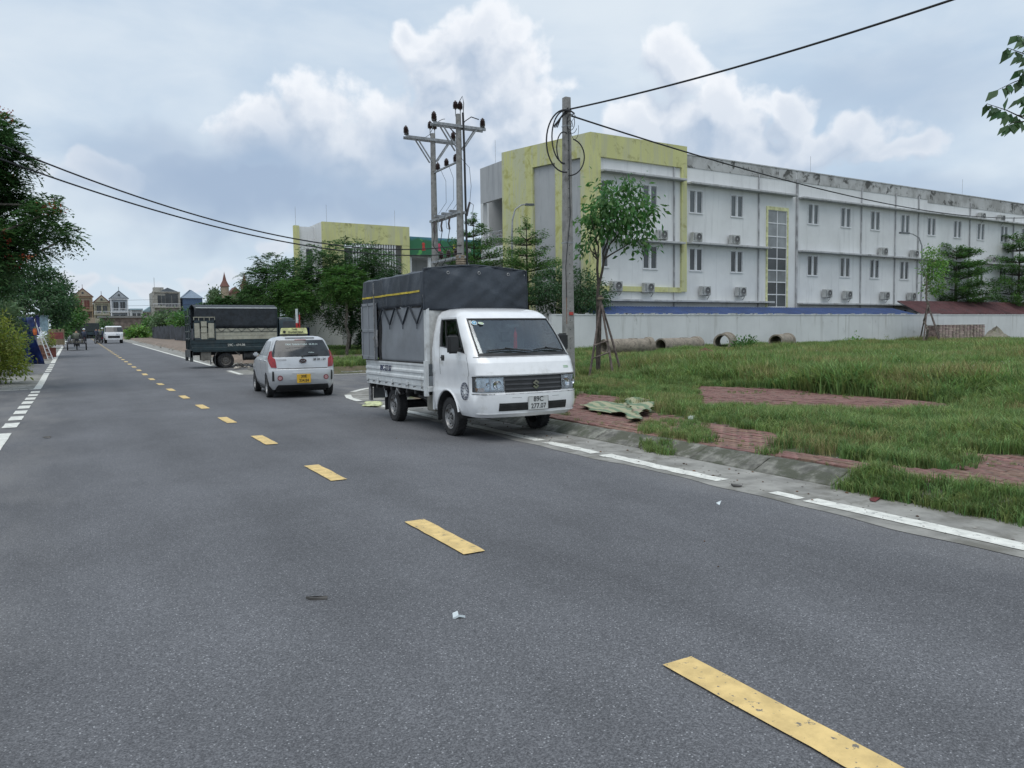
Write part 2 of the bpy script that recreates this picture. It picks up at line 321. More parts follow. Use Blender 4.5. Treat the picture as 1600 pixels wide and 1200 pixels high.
# raised blocks of pavement / verge: (x0, x1, y0, y1, corner radius)
BL = {'right_near': (6.28, 400, -60, 21.9, 5.0), 'right_far': (6.35, 400, 29.9, 34.3, 2.2), 'right_far2': (6.9, 400, 38.2, 600, 3.0),
      'left_near': (-400, -2.35, -60, 13.6, 2.5), 'left_mid': (-400, -2.25, 26.2, 37.5, 2.2), 'left_far': (-400, -2.4, 45.5, 600, 2.2)}
def lotz(x, y):
    if x > 6 and y < 21.9: return .10*clamp((y-10)/10)+.12*clamp((x-14)/12)
    if x > 6: return .12+.10*clamp((x-14)/12)
    return .05
def Hg(x, y):
    z = zr(y)-.035
    d = min(rbox(x, y, *b_) for b_ in BL.values())
    if 16 < x and 21 < y < 31: d = min(d, 16-x)
    if d < 0: z += (KH+.02+lotz(x, y))*clamp(-d/.28)
    return z
xs = sorted(set([-400, -250, -150, -90, -60, -40, -25, -16, -10]+[round(-7+.5*i, 2) for i in range(8)]+[round(-3+.15*i, 2) for i in range(9)]+[-1, 0, 1.5, 3, 4.5, 5.5]+[round(6+.15*i, 2) for i in range(42)]+[round(12.5+.5*i, 2) for i in range(32)]+[30, 33, 37, 42, 50, 60, 75, 95, 130, 200, 300, 450]))
ys = sorted(set([-60, -40, -20, -10, -5]+[round(-2+.5*i, 2) for i in range(24)]+[round(10+.2*i, 2) for i in range(190)]+[48.5+1.5*i for i in range(10)]+[66, 70, 76, 84, 92, 100, 110, 120, 130, 145, 160, 175, 190, 205, 230, 260, 320, 450, 700]))
mb = MB(); mb.grid([[(x, y, Hg(x, y)) for x in xs] for y in ys])
gm = bpy.data.materials.new('ground_soil'); gm.use_nodes = True; b = NB(gm.node_tree); p = gm.node_tree.nodes['Principled BSDF']; geo = b.n('ShaderNodeNewGeometry'); Pn = geo.outputs['Position']
sx = b.n('ShaderNodeSeparateXYZ'); b.put(sx.inputs[0], Pn)
nn = b.noise(Pn, 1.3, 7, .65).outputs['Fac']; n3 = b.noise(Pn, .25, 5, .6).outputs['Fac']
lotc = b.mix(b.ss(nn, .35, .65), (.075, .085, .035), (.15, .115, .08)); dirtc = b.mix(b.ss(nn, .35, .65), (.25, .195, .155), (.16, .13, .105))
fc = b.mix(b.ss(n3, .4, .6), (.07, .09, .035), (.12, .11, .07))
isd = b.m('MULTIPLY', b.ss(sx.outputs[1], 36, 40), b.ss(sx.outputs[0], 34, 22)); col = b.mix(isd, lotc, dirtc); col = b.mix(b.ss(sx.outputs[0], 30, 60), col, fc)
lft = b.ss(sx.outputs[0], -1, -3); col = b.mix(lft, col, b.mix(b.ss(nn, .35, .65), (.19, .17, .14), (.11, .10, .085)))
b.put(p.inputs['Base Color'], col); p.inputs['Roughness'].default_value = .95; bp = b.n('ShaderNodeBump'); bp.inputs['Distance'].default_value = .03; b.put(bp.inputs['Height'], b.noise(Pn, 14, 5, .65).outputs['Fac']); b.put(p.inputs['Normal'], bp.outputs[0])
prop(mb.build('ground', gm, smooth=True, auto=None), kind='structure')
# ------------------------------------------------------------------ carriageway
ysr = [-60, -20, 0, 10, 20, 24, 27]+[28+2*i for i in range(8)]+[46, 50, 55, 60, 70, 80, 90, 100, 115, 130, 140, 150, 165, 180, 190, 215, 232]
def strip(x0, x1, y0, y1, dz, jag0=None, jag1=None, step=None):
    yl = sorted(set([y0]+[y for y in ysr if y0 < y < y1]+[y1]))
    if step:
        yl = sorted(set(yl+[y0+step*i for i in range(int((y1-y0)/step)+1)]))
    return [[(x0+(jag0(y) if jag0 else 0), y, zr(y)+dz), (x1+(jag1(y) if jag1 else 0), y, zr(y)+dz)] for y in yl]
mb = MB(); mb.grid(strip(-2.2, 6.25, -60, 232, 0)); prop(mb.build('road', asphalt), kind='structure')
mb = MB(); mb.grid([[(x, y, .0 if x < 7 else 0) for x in (6.25, 8, 10, 12, 14, 16.3)] for y in (16.5, 18, 22, 26, 28, 29.4)])
for v in range(len(mb.v)): x, y, z = mb.v[v]; mb.v[v] = (x, y, zr(y)-.006)
prop(mb.build('side_road', asphalt), kind='structure')
mb = MB(); mb.grid([[(x, y, zr(y)-.006) for x in (-30, -12, -6, -2.2)] for y in (10.6, 14, 20, 24, 28.4)]); mb.grid([[(x, y, zr(y)-.006) for x in (-30, -12, -6, -2.2)] for y in (35, 37, 40, 44, 47.8)])
prop(mb.build('side_road', asphalt), kind='structure')
mb = MB(); mb.grid([[(x, y, zr(y)-.006) for x in (6.25, 9, 12, 16, 24)] for y in (32.2, 34, 36, 38, 41)]); prop(mb.build('side_road', asphalt), kind='structure')
def wav(a, k, ph=0): return lambda y: a*(math.sin(y*k+ph)+.6*math.sin(y*k*2.3+1+ph)+.4*math.sin(y*k*5.1+ph*2))
mb = MB(); mb.grid(strip(5.36, 6.30, -20, 16.6, .004, wav(.035, 1.3), None, .1))
mb.grid(strip(5.42, 6.40, 31, 34, .004, wav(.03, 1.3), None, .2)); mb.grid(strip(5.5, 6.95, 38.5, 130, .004, wav(.06, .4), None, 1))
mb.grid(strip(-2.4, -1.02, -20, 12.9, .004, None, wav(.03, .9), .2)); mb.grid(strip(-2.3, -1.04, 27.0, 36.5, .004, None, wav(.03, .9), .2)); mb.grid(strip(-2.45, -1.04, 46.5, 120, .004, None, wav(.04, .5), 1))
# concrete fillet round the near right corner
arc = [(11.28-5.0*math.cos(a), 16.9+5.0*math.sin(a), 11.28-5.75*math.cos(a), 16.9+5.75*math.sin(a)) for a in [R(90)*i/14 for i in range(15)]]
mb.grid([[(a[0], a[1], .004), (a[2], a[3], .004)] for a in arc])
prop(mb.build('gutter', concrete), kind='structure')
# ------------------------------------------------------------------ road markings
rng = random.Random(3)
def patchpoly(mb, x0, x1, y0, y1, dz=.009, jag=.012, n=None):
    n = n or max(2, int((y1-y0)/.12)); L, Rr = [], []
    for i in range(n+1):
        y = y0+(y1-y0)*i/n; L.append((x0+rng.uniform(-jag, jag)*.4, y, zr(y)+dz)); Rr.append((x1+rng.uniform(-jag, jag)*.4, y, zr(y)+dz))
    mb.grid([[l, r] for l, r in zip(L, Rr)])
k = 0; y = 2.60-1.06-3.13*2
first = None
while y < 150 and k < 60:
    mb = MB(); patchpoly(mb, 2.25, 2.42, y, y+1.08, n=8)
    if y > -1: prop(mb.build('centre_line_marking', painty), kind='structure')
    y += 3.13; k += 1
mb = MB()
for (a, c, x0, x1) in [(-6, 4.55, 5.52, 5.68), (4.62, 4.95, 5.53, 5.62), (5.62, 7.6, 5.52, 5.68), (7.75, 8.9, 5.53, 5.66), (9.1, 15.6, 5.53, 5.68), (31.2, 33.9, 5.5, 5.65), (38.6, 95, 5.5, 5.65)]: patchpoly(mb, x0-.01, x1+.02, a, c, jag=.05 if a > 4 and a < 9 else .012)
for i in range(9):   # line curving round the corner
    a0, a1 = R(90)*i/9, R(90)*(i+1)/9; r0, r1 = 5.62, 5.78
    if i in (2,): continue
    mb.add([(11.28-r*math.cos(a), 16.9+r*math.sin(a), .009) for r, a in ((r0, a0), (r1, a0), (r1, a1), (r0, a1))], [(0, 1, 2, 3)])
mb.add([(x, y_, zr(y_)+.004) for x, y_ in ((6.6, 28.7), (15, 28.9), (15, 29.02), (6.6, 28.82))], [(0, 1, 2, 3)])
prop(mb.build('right_edge_line', paintw), kind='structure')
y = 15.9
mb = MB(); patchpoly(mb, -1.15, -.95, -6, 14.7); patchpoly(mb, -1.15, -.95, 27, 36.8); patchpoly(mb, -1.15, -.95, 46.5, 130, n=90); patchpoly(mb, -2.3, -1.15, 26.9, 27.02, n=3); patchpoly(mb, -2.3, -1.15, 14.55, 14.7, n=3); patchpoly(mb, -2.3, -1.15, 46.3, 46.42, n=3); patchpoly(mb, -2.3, -1.15, 36.9, 37.0, n=3)
prop(mb.build('left_edge_line', paintw), kind='structure')
for y0, y1, n in ((15.6, 26.6, 8), (37.6, 46, 5)):
    for i in range(n):
        ya = y0+(y1-y0)*i/n; mb = MB(); patchpoly(mb, -1.15, -.93, ya, ya+.72*(y1-y0)/n*.85, n=4); prop(mb.build('left_dash_marking', paintw), kind='structure')
# ------------------------------------------------------------------ kerbs
def block_path(x0, x1, y0, y1, r, segs, side):   # polyline of the kerb's foot
    return segs
def arcpts(cx, cy, r, a0, a1, n): return [(cx+r*math.cos(R(a0+(a1-a0)*i/n)), cy+r*math.sin(R(a0+(a1-a0)*i/n))) for i in range(n+1)]
def kerb_run(path, inward, parent, L=.98, gap=.02, low=1.0):
    P = [Vector((x, y, 0)) for x, y in path]; cum = [0]
    for a, c in zip(P, P[1:]): cum.append(cum[-1]+(c-a).length)
    def at(s):
        for i in range(len(P)-1):
            if s <= cum[i+1] or i == len(P)-2:
                t = (s-cum[i])/max(1e-6, cum[i+1]-cum[i]); d = (P[i+1]-P[i]).normalized(); return P[i]+d*(s-cum[i]), d
    s = 0
    while s < cum[-1]-.3:
        e = min(s+L-gap, cum[-1]); rows = []; jz = rng.uniform(-.012, .008); jo = rng.uniform(-.012, .012); tl = rng.uniform(-.01, .01)
        for q in (s, (s+e)/2, e):
            p, d = at(q); n = Vector((-d.y, d.x, 0))*inward; z0 = zr(p.y); kk = tl*(q-s)
            prof = [(-.005, -.06), (-.005, .012), (.03, .025), (.20, .105), (.25, .125), (.27, .13), (.36, .13), (.36, -.06)]
            rows.append([p+n*(o+jo)+Vector((0, 0, z0+max(z, -.06)*low+(jz+kk if z > .1 else 0))) for o, z in prof])
        mb = MB(); mb.grid(rows); mb.f.append(tuple(range(8))); mb.f.append(tuple(range(16, 24))[::-1])
        o = mb.build('kerb_stone', kerbm, parent, bevel=.008)
        s += L
def kerb(path, inward, **k):
    o = bpy.data.objects.new('kerb', None); C.objects.link(o); prop(o, kind='structure'); kerb_run(path, inward, o, **k); return o
kerb([(6.28, -2), (6.28, 16.9)]+[(11.28-5*math.cos(R(a)), 16.9+5*math.sin(R(a))) for a in range(6, 91, 6)]+[(16, 21.9)], -1)
kerb([(16, 29.9), (8.55, 29.9)]+[(8.55-2.2*math.sin(R(a)), 32.1-2.2*math.cos(R(a))) for a in range(15, 91, 15)]+[(6.35, 34)], -1)
kerb([(9.9, 38.2)]+[(9.9-3*math.sin(R(a)), 41.2-3*math.cos(R(a))) for a in range(15, 91, 15)]+[(6.9, 60)], -1)
kerb([(-2.35, 4), (-2.35, 11.1)]+[(-4.85+2.5*math.cos(R(a)), 11.1+2.5*math.sin(R(a))) for a in range(15, 91, 15)]+[(-8, 13.6)], 1, low=.8)
kerb([(-8, 26.2), (-4.45, 26.2)]+[(-4.45+2.2*math.sin(R(a)), 28.4-2.2*math.cos(R(a))) for a in range(15, 91, 15)]+[(-2.25, 35.3)]+[(-4.45+2.2*math.cos(R(a)), 35.3+2.2*math.sin(R(a))) for a in range(15, 91, 15)], 1)
kerb([(-8, 45.5), (-4.6, 45.5)]+[(-4.6+2.2*math.sin(R(a)), 47.7-2.2*math.cos(R(a))) for a in range(15, 91, 15)]+[(-2.4, 80)], 1)
# ------------------------------------------------------------------ bare brick areas and green patches (ground coordinates)
def poly(px, z=.15): return [gz(u, v, z) for u, v in px]
bare = [poly([(885, 622), (1000, 640), (1060, 648), (1062, 655), (1000, 660), (1000, 672), (1022, 690), (1010, 704), (880, 680)]),
        poly([(1010, 660), (1060, 652), (1110, 661), (1219, 679), (1203, 698), (1251, 716), (1300, 720), (1160, 735), (1040, 712), (1000, 690)]),
        poly([(1190, 702), (1251, 714), (1369, 725), (1440, 732), (1509, 734), (1522, 719), (1482, 703), (1600, 711), (1800, 745), (1900, 900), (1600, 812), (1280, 756), (1150, 728)]),
        poly([(1090, 602), (1240, 606), (1310, 611), (1450, 622), (1520, 634), (1410, 643), (1310, 637), (1220, 635), (1100, 632)], .2),
        poly([(900, 616), (960, 620), (1000, 626), (960, 632), (890, 632)])]
green = [poly([(1000, 660), (1060, 655), (1108, 664), (1100, 676), (1005, 676)]), poly([(1020, 678), (1110, 674), (1122, 688), (1020, 692)]), poly([(1040, 690), (1085, 690), (1080, 703), (1035, 705)]),
         poly([(1150, 706), (1220, 704), (1228, 720), (1160, 722)]), poly([(860, 655), (905, 657), (915, 668), (880, 670)])]
# grass creeping over the kerb
over = [poly([(1005, 690), (1050, 694), (1050, 712), (1008, 716)], .08), poly([(1285, 748), (1370, 737), (1450, 758), (1600, 770), (1600, 824), (1460, 785), (1380, 770), (1290, 765)], .12), poly([(1600, 780), (1750, 816), (1750, 880), (1600, 826)], .12)]
def inside(x, y, pl):
    r = False; n = len(pl); j = n-1
    for i in range(n):
        xi, yi = pl[i]; xj, yj = pl[j]
        if (yi > y) != (yj > y) and x < (xj-xi)*(y-yi)/(yj-yi)+xi: r = not r
        j = i
    return r
def npin(X, Y, pl):
    r = np.zeros(X.shape, bool); n = len(pl); j = n-1
    for i in range(n):
        xi, yi = pl[i]; xj, yj = pl[j]; c = ((yi > Y) != (yj > Y)) & (X < (xj-xi)*(Y-yi)/((yj-yi) or 1e-9)+xi); r ^= c; j = i
    return r
# ------------------------------------------------------------------ brick pavement: interlocking pavers, long side along the road
pav = MB()
pav.grid([[(x, y, KH-.012+lotz(x, y)) for x in [6.56+.5*i for i in range(20)]] for y in [-1+.75*i for i in range(29)]])
for i, (x, y, z) in enumerate(pav.v):
    if y > 16.5: 
        d = math.hypot(11.28-min(x, 11.28), y-16.9) if y > 16.9 else 0
        if d > 4.7: s_ = 4.7/d; pav.v[i] = (11.28-(11.28-min(x, 11.28))*s_ if x < 11.28 else x, 16.9+min(4.7, (y-16.9)*s_), z)
pavement = prop(pav.build('pavement', soil), kind='structure')
def paver_mesh(k):
    r = random.Random(k); L, Wd = .215, .108; z = .012; zz = [(-.5, 0), (-.25, .055), (0, 0), (.25, -.055), (.5, 0)]
    out = [(q*L, -Wd/2+o*Wd*1.3) for q, o in zz]+[(q*L, Wd/2+o*Wd*1.3) for q, o in zz[::-1]]
    n = len(out); tp = [(x*.94, y*.9) for x, y in out]; t0 = r.uniform(-.004, .004); t1 = r.uniform(-.02, .02)
    v = [(y, x, -.02) for x, y in out]+[(y, x, z-.005+x*t1) for x, y in out]+[(y, x, z+x*t1+t0*.3) for x, y in tp]
    f = [(i, (i+1) % n, (i+1) % n+n, i+n) for i in range(n)]+[(i+n, (i+1) % n+n, (i+1) % n+2*n, i+2*n) for i in range(n)]+[tuple(range(2*n, 3*n))]
    return v, f
pm = []
for k in range(4):
    mb = MB(); mb.add(*paver_mesh(k)); me = mb.me('brick'); me.materials.append(paver); pm.append(me)
spots = []
for i in range(0, 84):
    for j in range(-10, 100):
        x = 6.67+i*.116; y = 0+j*.226+(.113 if i % 2 else 0)
        if any(inside(x, y, q) for q in bare[:4]+[bare[4]]) or x < 6.95: 
            if y < 17.0: spots.append((x, y))
spots.sort(key=lambda p: math.hypot(*p)+(0 if p[1] > .37*p[0] else 30))
stuffb = MB()
for k, (x, y) in enumerate(spots):
    z = KH+lotz(x, y)+rng.uniform(-.006, .006)+.012*math.sin(x*2.1+y*1.3); rz = rng.uniform(-.04, .04)
    if k < 300:
        o = bpy.data.objects.new('brick', pm[k % 4]); C.objects.link(o); o.parent = pavement; o.location = (x, y, z); o.rotation_euler = (rng.uniform(-.03, .03), rng.uniform(-.04, .04), rz)
    else:
        T = tr(x, y, z, rz=rz); v, f = paver_mesh(k % 4); stuffb.add([T @ Vector(p) for p in v], f)
prop(stuffb.build('brick_paving', paver, pavement), kind='stuff')
# ------------------------------------------------------------------ grass
grassm = mat('grass', (.17, .245, .085), .6, var=.22, sc=3, transl=.35, island=.5, rnd=.55, spec=.25)
drym = mat('dry_grass', (.28, .27, .12), .7, var=.2, sc=3, transl=.3, island=.5, rnd=.4, spec=.2)
def tuft(seed, nb, h, spread, wd, flat=.0, m=grassm):
    r = random.Random(seed); v = []; f = []
    for i in range(nb):
        a = r.uniform(0, 6.28); q = spread*math.sqrt(r.random()); x, y = q*math.cos(a), q*math.sin(a); hh = h*r.uniform(.45, 1.05)
        la = r.uniform(0, 6.28); ln = hh*r.uniform(.15, .75)+flat*hh; w = wd*r.uniform(.6, 1.2); px, py = -math.sin(la)*w, math.cos(la)*w; n = len(v)
        mx, my = x+math.cos(la)*ln*.35, y+math.sin(la)*ln*.35; tx, ty = x+math.cos(la)*ln, y+math.sin(la)*ln
        v += [(x-px, y-py, -.03), (x+px, y+py, -.03), (mx-px*.8, my-py*.8, hh*.6), (mx+px*.8, my+py*.8, hh*.6), (tx, ty, hh*(1-.25*ln/hh))]
        f += [(n, n+1, n+3, n+2), (n+2, n+3, n+4)]
    me = bpy.data.meshes.new('tuft'); me.from_pydata(v, [], f); me.materials.append(m); o = bpy.data.objects.new('tuft', me); return o
def tuft_col(name, obs):
    c = bpy.data.collections.new(name)
    for o in obs: c.objects.link(o)
    return c
gcol = tuft_col('tufts_green', [tuft(i, 38, .27, .15, .0062, .1) for i in range(4)]+[tuft(20+i, 34, .20, .16, .0085, .35) for i in range(2)])
dcol = tuft_col('tufts_dry', [tuft(40+i, 26, .30, .12, .004, .1, drym) for i in range(2)])
def scatter(name, pts, scl, col):
    me = bpy.data.meshes.new(name); me.from_pydata([tuple(p) for p in pts], [], []); a = me.attributes.new('scl', 'FLOAT', 'POINT'); a.data.foreach_set('value', np.asarray(scl, np.float32))
    o = bpy.data.objects.new(name, me); C.objects.link(o)
    ng = bpy.data.node_groups.new(name, 'GeometryNodeTree'); ng.interface.new_socket('Geometry', in_out='INPUT', socket_type='NodeSocketGeometry'); ng.interface.new_socket('Geometry', in_out='OUTPUT', socket_type='NodeSocketGeometry')
    N = ng.nodes.new; L = ng.links.new; i = N('NodeGroupInput'); q = N('NodeGroupOutput'); iop = N('GeometryNodeInstanceOnPoints'); ci = N('GeometryNodeCollectionInfo'); ci.inputs[0].default_value = col; ci.inputs['Separate Children'].default_value = True
    na = N('GeometryNodeInputNamedAttribute'); na.data_type = 'FLOAT'; na.inputs[0].default_value = 'scl'; rv = N('FunctionNodeRandomValue'); rv.data_type = 'FLOAT_VECTOR'; rv.inputs[0].default_value = (-.12, -.12, 0); rv.inputs[1].default_value = (.12, .12, 6.28)
    mp = N('GeometryNodeMeshToPoints'); L(i.outputs[0], mp.inputs[0]); L(mp.outputs[0], iop.inputs['Points']); L(ci.outputs[0], iop.inputs['Instance']); iop.inputs['Pick Instance'].default_value = True
    L(rv.outputs[0], iop.inputs['Rotation']); L(na.outputs['Attribute'], iop.inputs['Scale']); L(iop.outputs[0], q.inputs[0])
    md = o.modifiers.new('scatter', 'NODES'); md.node_group = ng; return o
def vnoise(X, Y, sc, seed=0):
    rs = np.random.RandomState(seed); T = rs.rand(64, 64); x = X/sc % 64; y = Y/sc % 64; x0 = np.floor(x).astype(int) % 64; y0 = np.floor(y).astype(int) % 64; fx = x-np.floor(x); fy = y-np.floor(y); fx = fx*fx*(3-2*fx); fy = fy*fy*(3-2*fy)
    x1 = (x0+1) % 64; y1 = (y0+1) % 64
    return (T[x0, y0]*(1-fx)+T[x1, y0]*fx)*(1-fy)+(T[x0, y1]*(1-fx)+T[x1, y1]*fx)*fy
nrs = np.random.RandomState(5)
def in_view(X, Y, m=.06):
    f = X*_sy+Y*_cy; r = X*_cy-Y*_sy; return (f > 1) & (np.abs(r/f) < .667+m)
def lot_points(n, x0, x1, y0, y1):
    X = nrs.uniform(x0, x1, n); Y = nrs.uniform(y0, y1, n); k = in_view(X, Y, .12); X, Y = X[k], Y[k]
    d = np.hypot(X, Y); keep = nrs.rand(len(X)) < np.clip((10/d)**.9, .09, 1); return X[keep], Y[keep]
def height(X, Y):
    h1 = vnoise(X, Y, 2.2, 1); h2 = vnoise(X, Y, .8, 2); dep = np.clip((X-7.3)/2.5, 0, 1); lowz = np.clip((12.9-X)/1.5, 0, 1)*np.clip((Y-7.5)/2, 0, 1)+np.clip((12.9-X)/.8, 0, 1)*np.clip((Y-4.5)/2, 0, 1)*.4; back = np.clip((X-13.6)/.6, 0, 1)*(Y < 21); h1b = vnoise(X, Y, 1.1, 41); h1 = np.clip((h1-.25)*1.5, 0, 1); return (.34+1.0*h1*h1+.6*h1b*h1b*dep+.45*h2*dep+.25*dep+.75*back)*(1-.45*np.clip(lowz, 0, 1))
def place(X, Y, sc, extra=0):
    Z = np.array([Hg(a, b_)+.02 for a, b_ in zip(X, Y)]); return np.stack([X, Y, np.maximum(Z, KH if extra else Z)], 1)
X, Y = lot_points(190000, 6.6, 60, 1.0, 33.8)
isb = np.zeros(X.shape, bool)
for q in bare: isb |= npin(X+(vnoise(X, Y, .35, 9)-.5)*.35, Y+(vnoise(X, Y, .3, 8)-.5)*.4, q)
gr = np.zeros(X.shape, bool)
for q in green: gr |= npin(X, Y, q)
strip_ = (X < 7.0+.35*vnoise(X, Y, .9, 4)) & (Y < 22)
corner = (Y > 16.9) & (X < 11.3) & (np.hypot(X-11.28, Y-16.9) > 4.2) & (Y < 24)
street = (Y > 21.6) & (Y < 30.2) & (X < 16.3)
mask = (~isb | gr) & ~street & ~corner & (~strip_ | gr)
thin = vnoise(X, Y, 1.2, 12)
mask &= (nrs.rand(len(X)) < np.clip(.5+1.5*thin, 0, 1)) | (X > 9) | gr
mask &= (vnoise(X, Y, .9, 71)*.6+vnoise(X, Y, .35, 72)*.4 < .70) | (nrs.rand(len(X)) < .12) | gr
X, Y, gr = X[mask], Y[mask], gr[mask]
sc = height(X, Y); sc[gr] = .50+.25*vnoise(X, Y, .4, 3)[gr]; sc *= np.where(X < 8.0, .72, 1.0); sc[X > 24] *= 1.1
# raise the local surface of dense clumps
dm = (vnoise(X, Y, 1.6, 31) > .62) & (nrs.rand(len(X)) < .5) | (nrs.rand(len(X)) < .03)
Pt = place(X, Y, sc)
prop(scatter('grass', Pt[~dm], sc[~dm], gcol), kind='stuff')
prop(scatter('dry_grass', Pt[dm], sc[dm]*.95, dcol), kind='stuff')
# low weeds on bricks, joints and over the kerb
X, Y = nrs.uniform(6.2, 16.0, 34000), nrs.uniform(1.5, 15, 34000); k = np.zeros(X.shape, bool)
for q in over: k |= npin(X, Y, q)
k2 = (nrs.rand(len(X)) < .07) & (X > 6.62) & (vnoise(X, Y, .5, 77) > .55)
sc = np.where(k, .34+.32*vnoise(X, Y, .5, 3), .16+.12*nrs.rand(len(X)))
kk = k | k2; X, Y, sc, ko = X[kk], Y[kk], sc[kk], k[kk]
Z = np.where(X < 6.6, np.clip((X-6.28)/.25, 0, 1)*KH, [KH+lotz(a_, c_) for a_, c_ in zip(X, Y)])
prop(scatter('kerbside_grass', np.stack([X, Y, Z], 1), sc, gcol), kind='stuff')
# verges beyond the junction and on the left
X, Y = nrs.uniform(6.9, 40, 16000), nrs.uniform(30.3, 60, 16000); k = in_view(X, Y) & ~((Y > 34.5) & (Y < 41.5)) & (vnoise(X, Y, 3, 6)+.35*(Y < 36) > .38) & ~((X < 9) & (Y > 38)) ; X, Y = X[k], Y[k]
prop(scatter('verge_grass', place(X, Y, 0), .9+.9*vnoise(X, Y, 2, 7), gcol), kind='stuff')
# ------------------------------------------------------------------ vehicle shells
class Shell:
    def __init__(s, lv, tilt=None): s.lv = lv; s.tilt = tilt
    def lev(s, v):
        v = clamp(v, 0, len(s.lv)-1); i = min(int(v), len(s.lv)-2); t = v-i; a, b_ = s.lv[i], s.lv[i+1]; return [p+(q-p)*t for p, q in zip(a, b_)]
    def vz(s, z):
        for i in range(len(s.lv)-1):
            if s.lv[i][0] <= z <= s.lv[i+1][0]: return i+(z-s.lv[i][0])/(s.lv[i+1][0]-s.lv[i][0])
        return 0
    def pt(s, v, q):
        z, yf, yr, w, rf, rr, bf, br = s.lev(v); q = q % 8; k = int(q); t = q-k; H = math.pi/2
        if k == 0: x = -(w-rf)+2*(w-rf)*t; xx = x/(w-rf); p = (x, yf-bf*(1-xx*xx))
        elif k == 1: p = (w-rf+rf*math.sin(t*H), yf+rf-rf*math.cos(t*H))
        elif k == 2: p = (w, yf+rf+(yr-rr-yf-rf)*t)
        elif k == 3: p = (w-rr+rr*math.cos(t*H), yr-rr+rr*math.sin(t*H))
        elif k == 4: x = (w-rr)*(1-2*t); xx = x/(w-rr); p = (x, yr+br*(1-xx*xx))
        elif k == 5: p = (-(w-rr)-rr*math.sin(t*H), yr-rr+rr*math.cos(t*H))
        elif k == 6: p = (-w, yr-rr+(yf+rf-yr+rr)*t)
        else: p = (-(w-rf)-rf*math.cos(t*H), yf+rf-rf*math.sin(t*H))
        if s.tilt: z += s.tilt(v, *p)
        return Vector((p[0], p[1], z))
    def sq(s, v, y, side):   # side parameter for a given local y
        z, yf, yr, w, rf, rr, bf, br = s.lev(v); t = (y-yf-rf)/(yr-rr-yf-rf); return 2+t if side > 0 else 7-t
    def nrm(s, v, q):
        e = .02; a = s.pt(v, q+e)-s.pt(v, q-e); b_ = s.pt(min(v+e, len(s.lv)-1), q)-s.pt(max(v-e, 0), q); n = a.cross(b_)
        return n.normalized() if n.length > 1e-9 else Vector((0, 0, 1))
    def body(s, qs, vs, holes=()):
        mb = MB(); rows = [[s.pt(v, q) for q in qs] for v in vs]; n = len(qs)
        for r in rows: mb.v += [tuple(p) for p in r]
        for i in range(len(vs)-1):
            for j in range(n):
                qa, qb = qs[j], qs[(j+1) % n]; qb = qb if qb > qa else qb+8; qm, vm = (qa+qb)/2, (vs[i]+vs[i+1])/2
                if any(v0 < vm < v1 and (q0 < qm < q1 or q0 < qm+8 < q1 or q0 < qm-8 < q1) for q0, q1, v0, v1 in holes): continue
                a = i*n+j; c = i*n+(j+1) % n; mb.f.append((a, c, c+n, a+n))
        mb.f.append(tuple(range(n))[::-1]); k = (len(vs)-1)*n; mb.f.append(tuple(range(k, k+n))); return mb
    def patch(s, cs, off=.004, th=.01, n=(8, 4), mb=None):   # cs: four (q, v) corners: bottom-left, bottom-right, top-right, top-left
        mb = mb or MB(); nx, ny = n; A, B = [], []
        for j in range(ny+1):
            ra, rb = [], []
            for i in range(nx+1):
                u, w = i/nx, j/ny; q = (cs[0][0]*(1-u)+cs[1][0]*u)*(1-w)+(cs[3][0]*(1-u)+cs[2][0]*u)*w; v = (cs[0][1]*(1-u)+cs[1][1]*u)*(1-w)+(cs[3][1]*(1-u)+cs[2][1]*u)*w
                p = s.pt(v, q); m = s.nrm(v, q); ra.append(p+m*off); rb.append(p+m*(off-th))
            A.append(ra); B.append(rb)
        mb.grid(A); mb.grid(B)
        def rim(a, b_): mb.grid([a, b_])
        rim(A[0], B[0]); rim(A[-1], B[-1]); rim([r[0] for r in A], [r[0] for r in B]); rim([r[-1] for r in A], [r[-1] for r in B]); return mb
black = mat('black_plastic', (.018, .019, .02), .55, var=.1)
rubber = mat('tyre_rubber', (.022, .022, .023), .85, var=.2, sc=14, c2=(.07, .065, .058), th=(.55, .75), c2sc=6)
steel = mat('steel_rim', (.30, .30, .30), .45, metal=.6, var=.2, sc=20, c2=(.10, .085, .07), th=(.5, .7), c2sc=12)
chrome = mat('chrome', (.65, .66, .68), .12, metal=1, var=.02)
frame_m = mat('chassis_black', (.03, .03, .03), .8, var=.3)
dark_in = mat('cabin_trim', (.09, .09, .095), .8); grey_in = mat('cabin_grey', (.38, .39, .39), .8)
ink = mat('black_ink', (.015, .015, .018), .6, var=0); platem = mat('plate_white', (.55, .56, .55), .5, var=.05); platey = mat('plate_yellow', (.62, .37, .03), .5, var=.05)
red_lens = mat('red_lens', (.27, .008, .012), .2, var=.15, coat=.4); lens = mat('clear_lens', (.50, .52, .54), .08, metal=.7, var=.35, sc=14); amber = mat('amber_lens', (.6, .22, .03), .2)
wscr = glass('windscreen_glass', (.84, .89, .88), .10); tint = glass('tinted_glass', (.10, .12, .12), .04); dglass = mat('dark_glass', (.02, .024, .028), .12, var=.2, spec=.6)
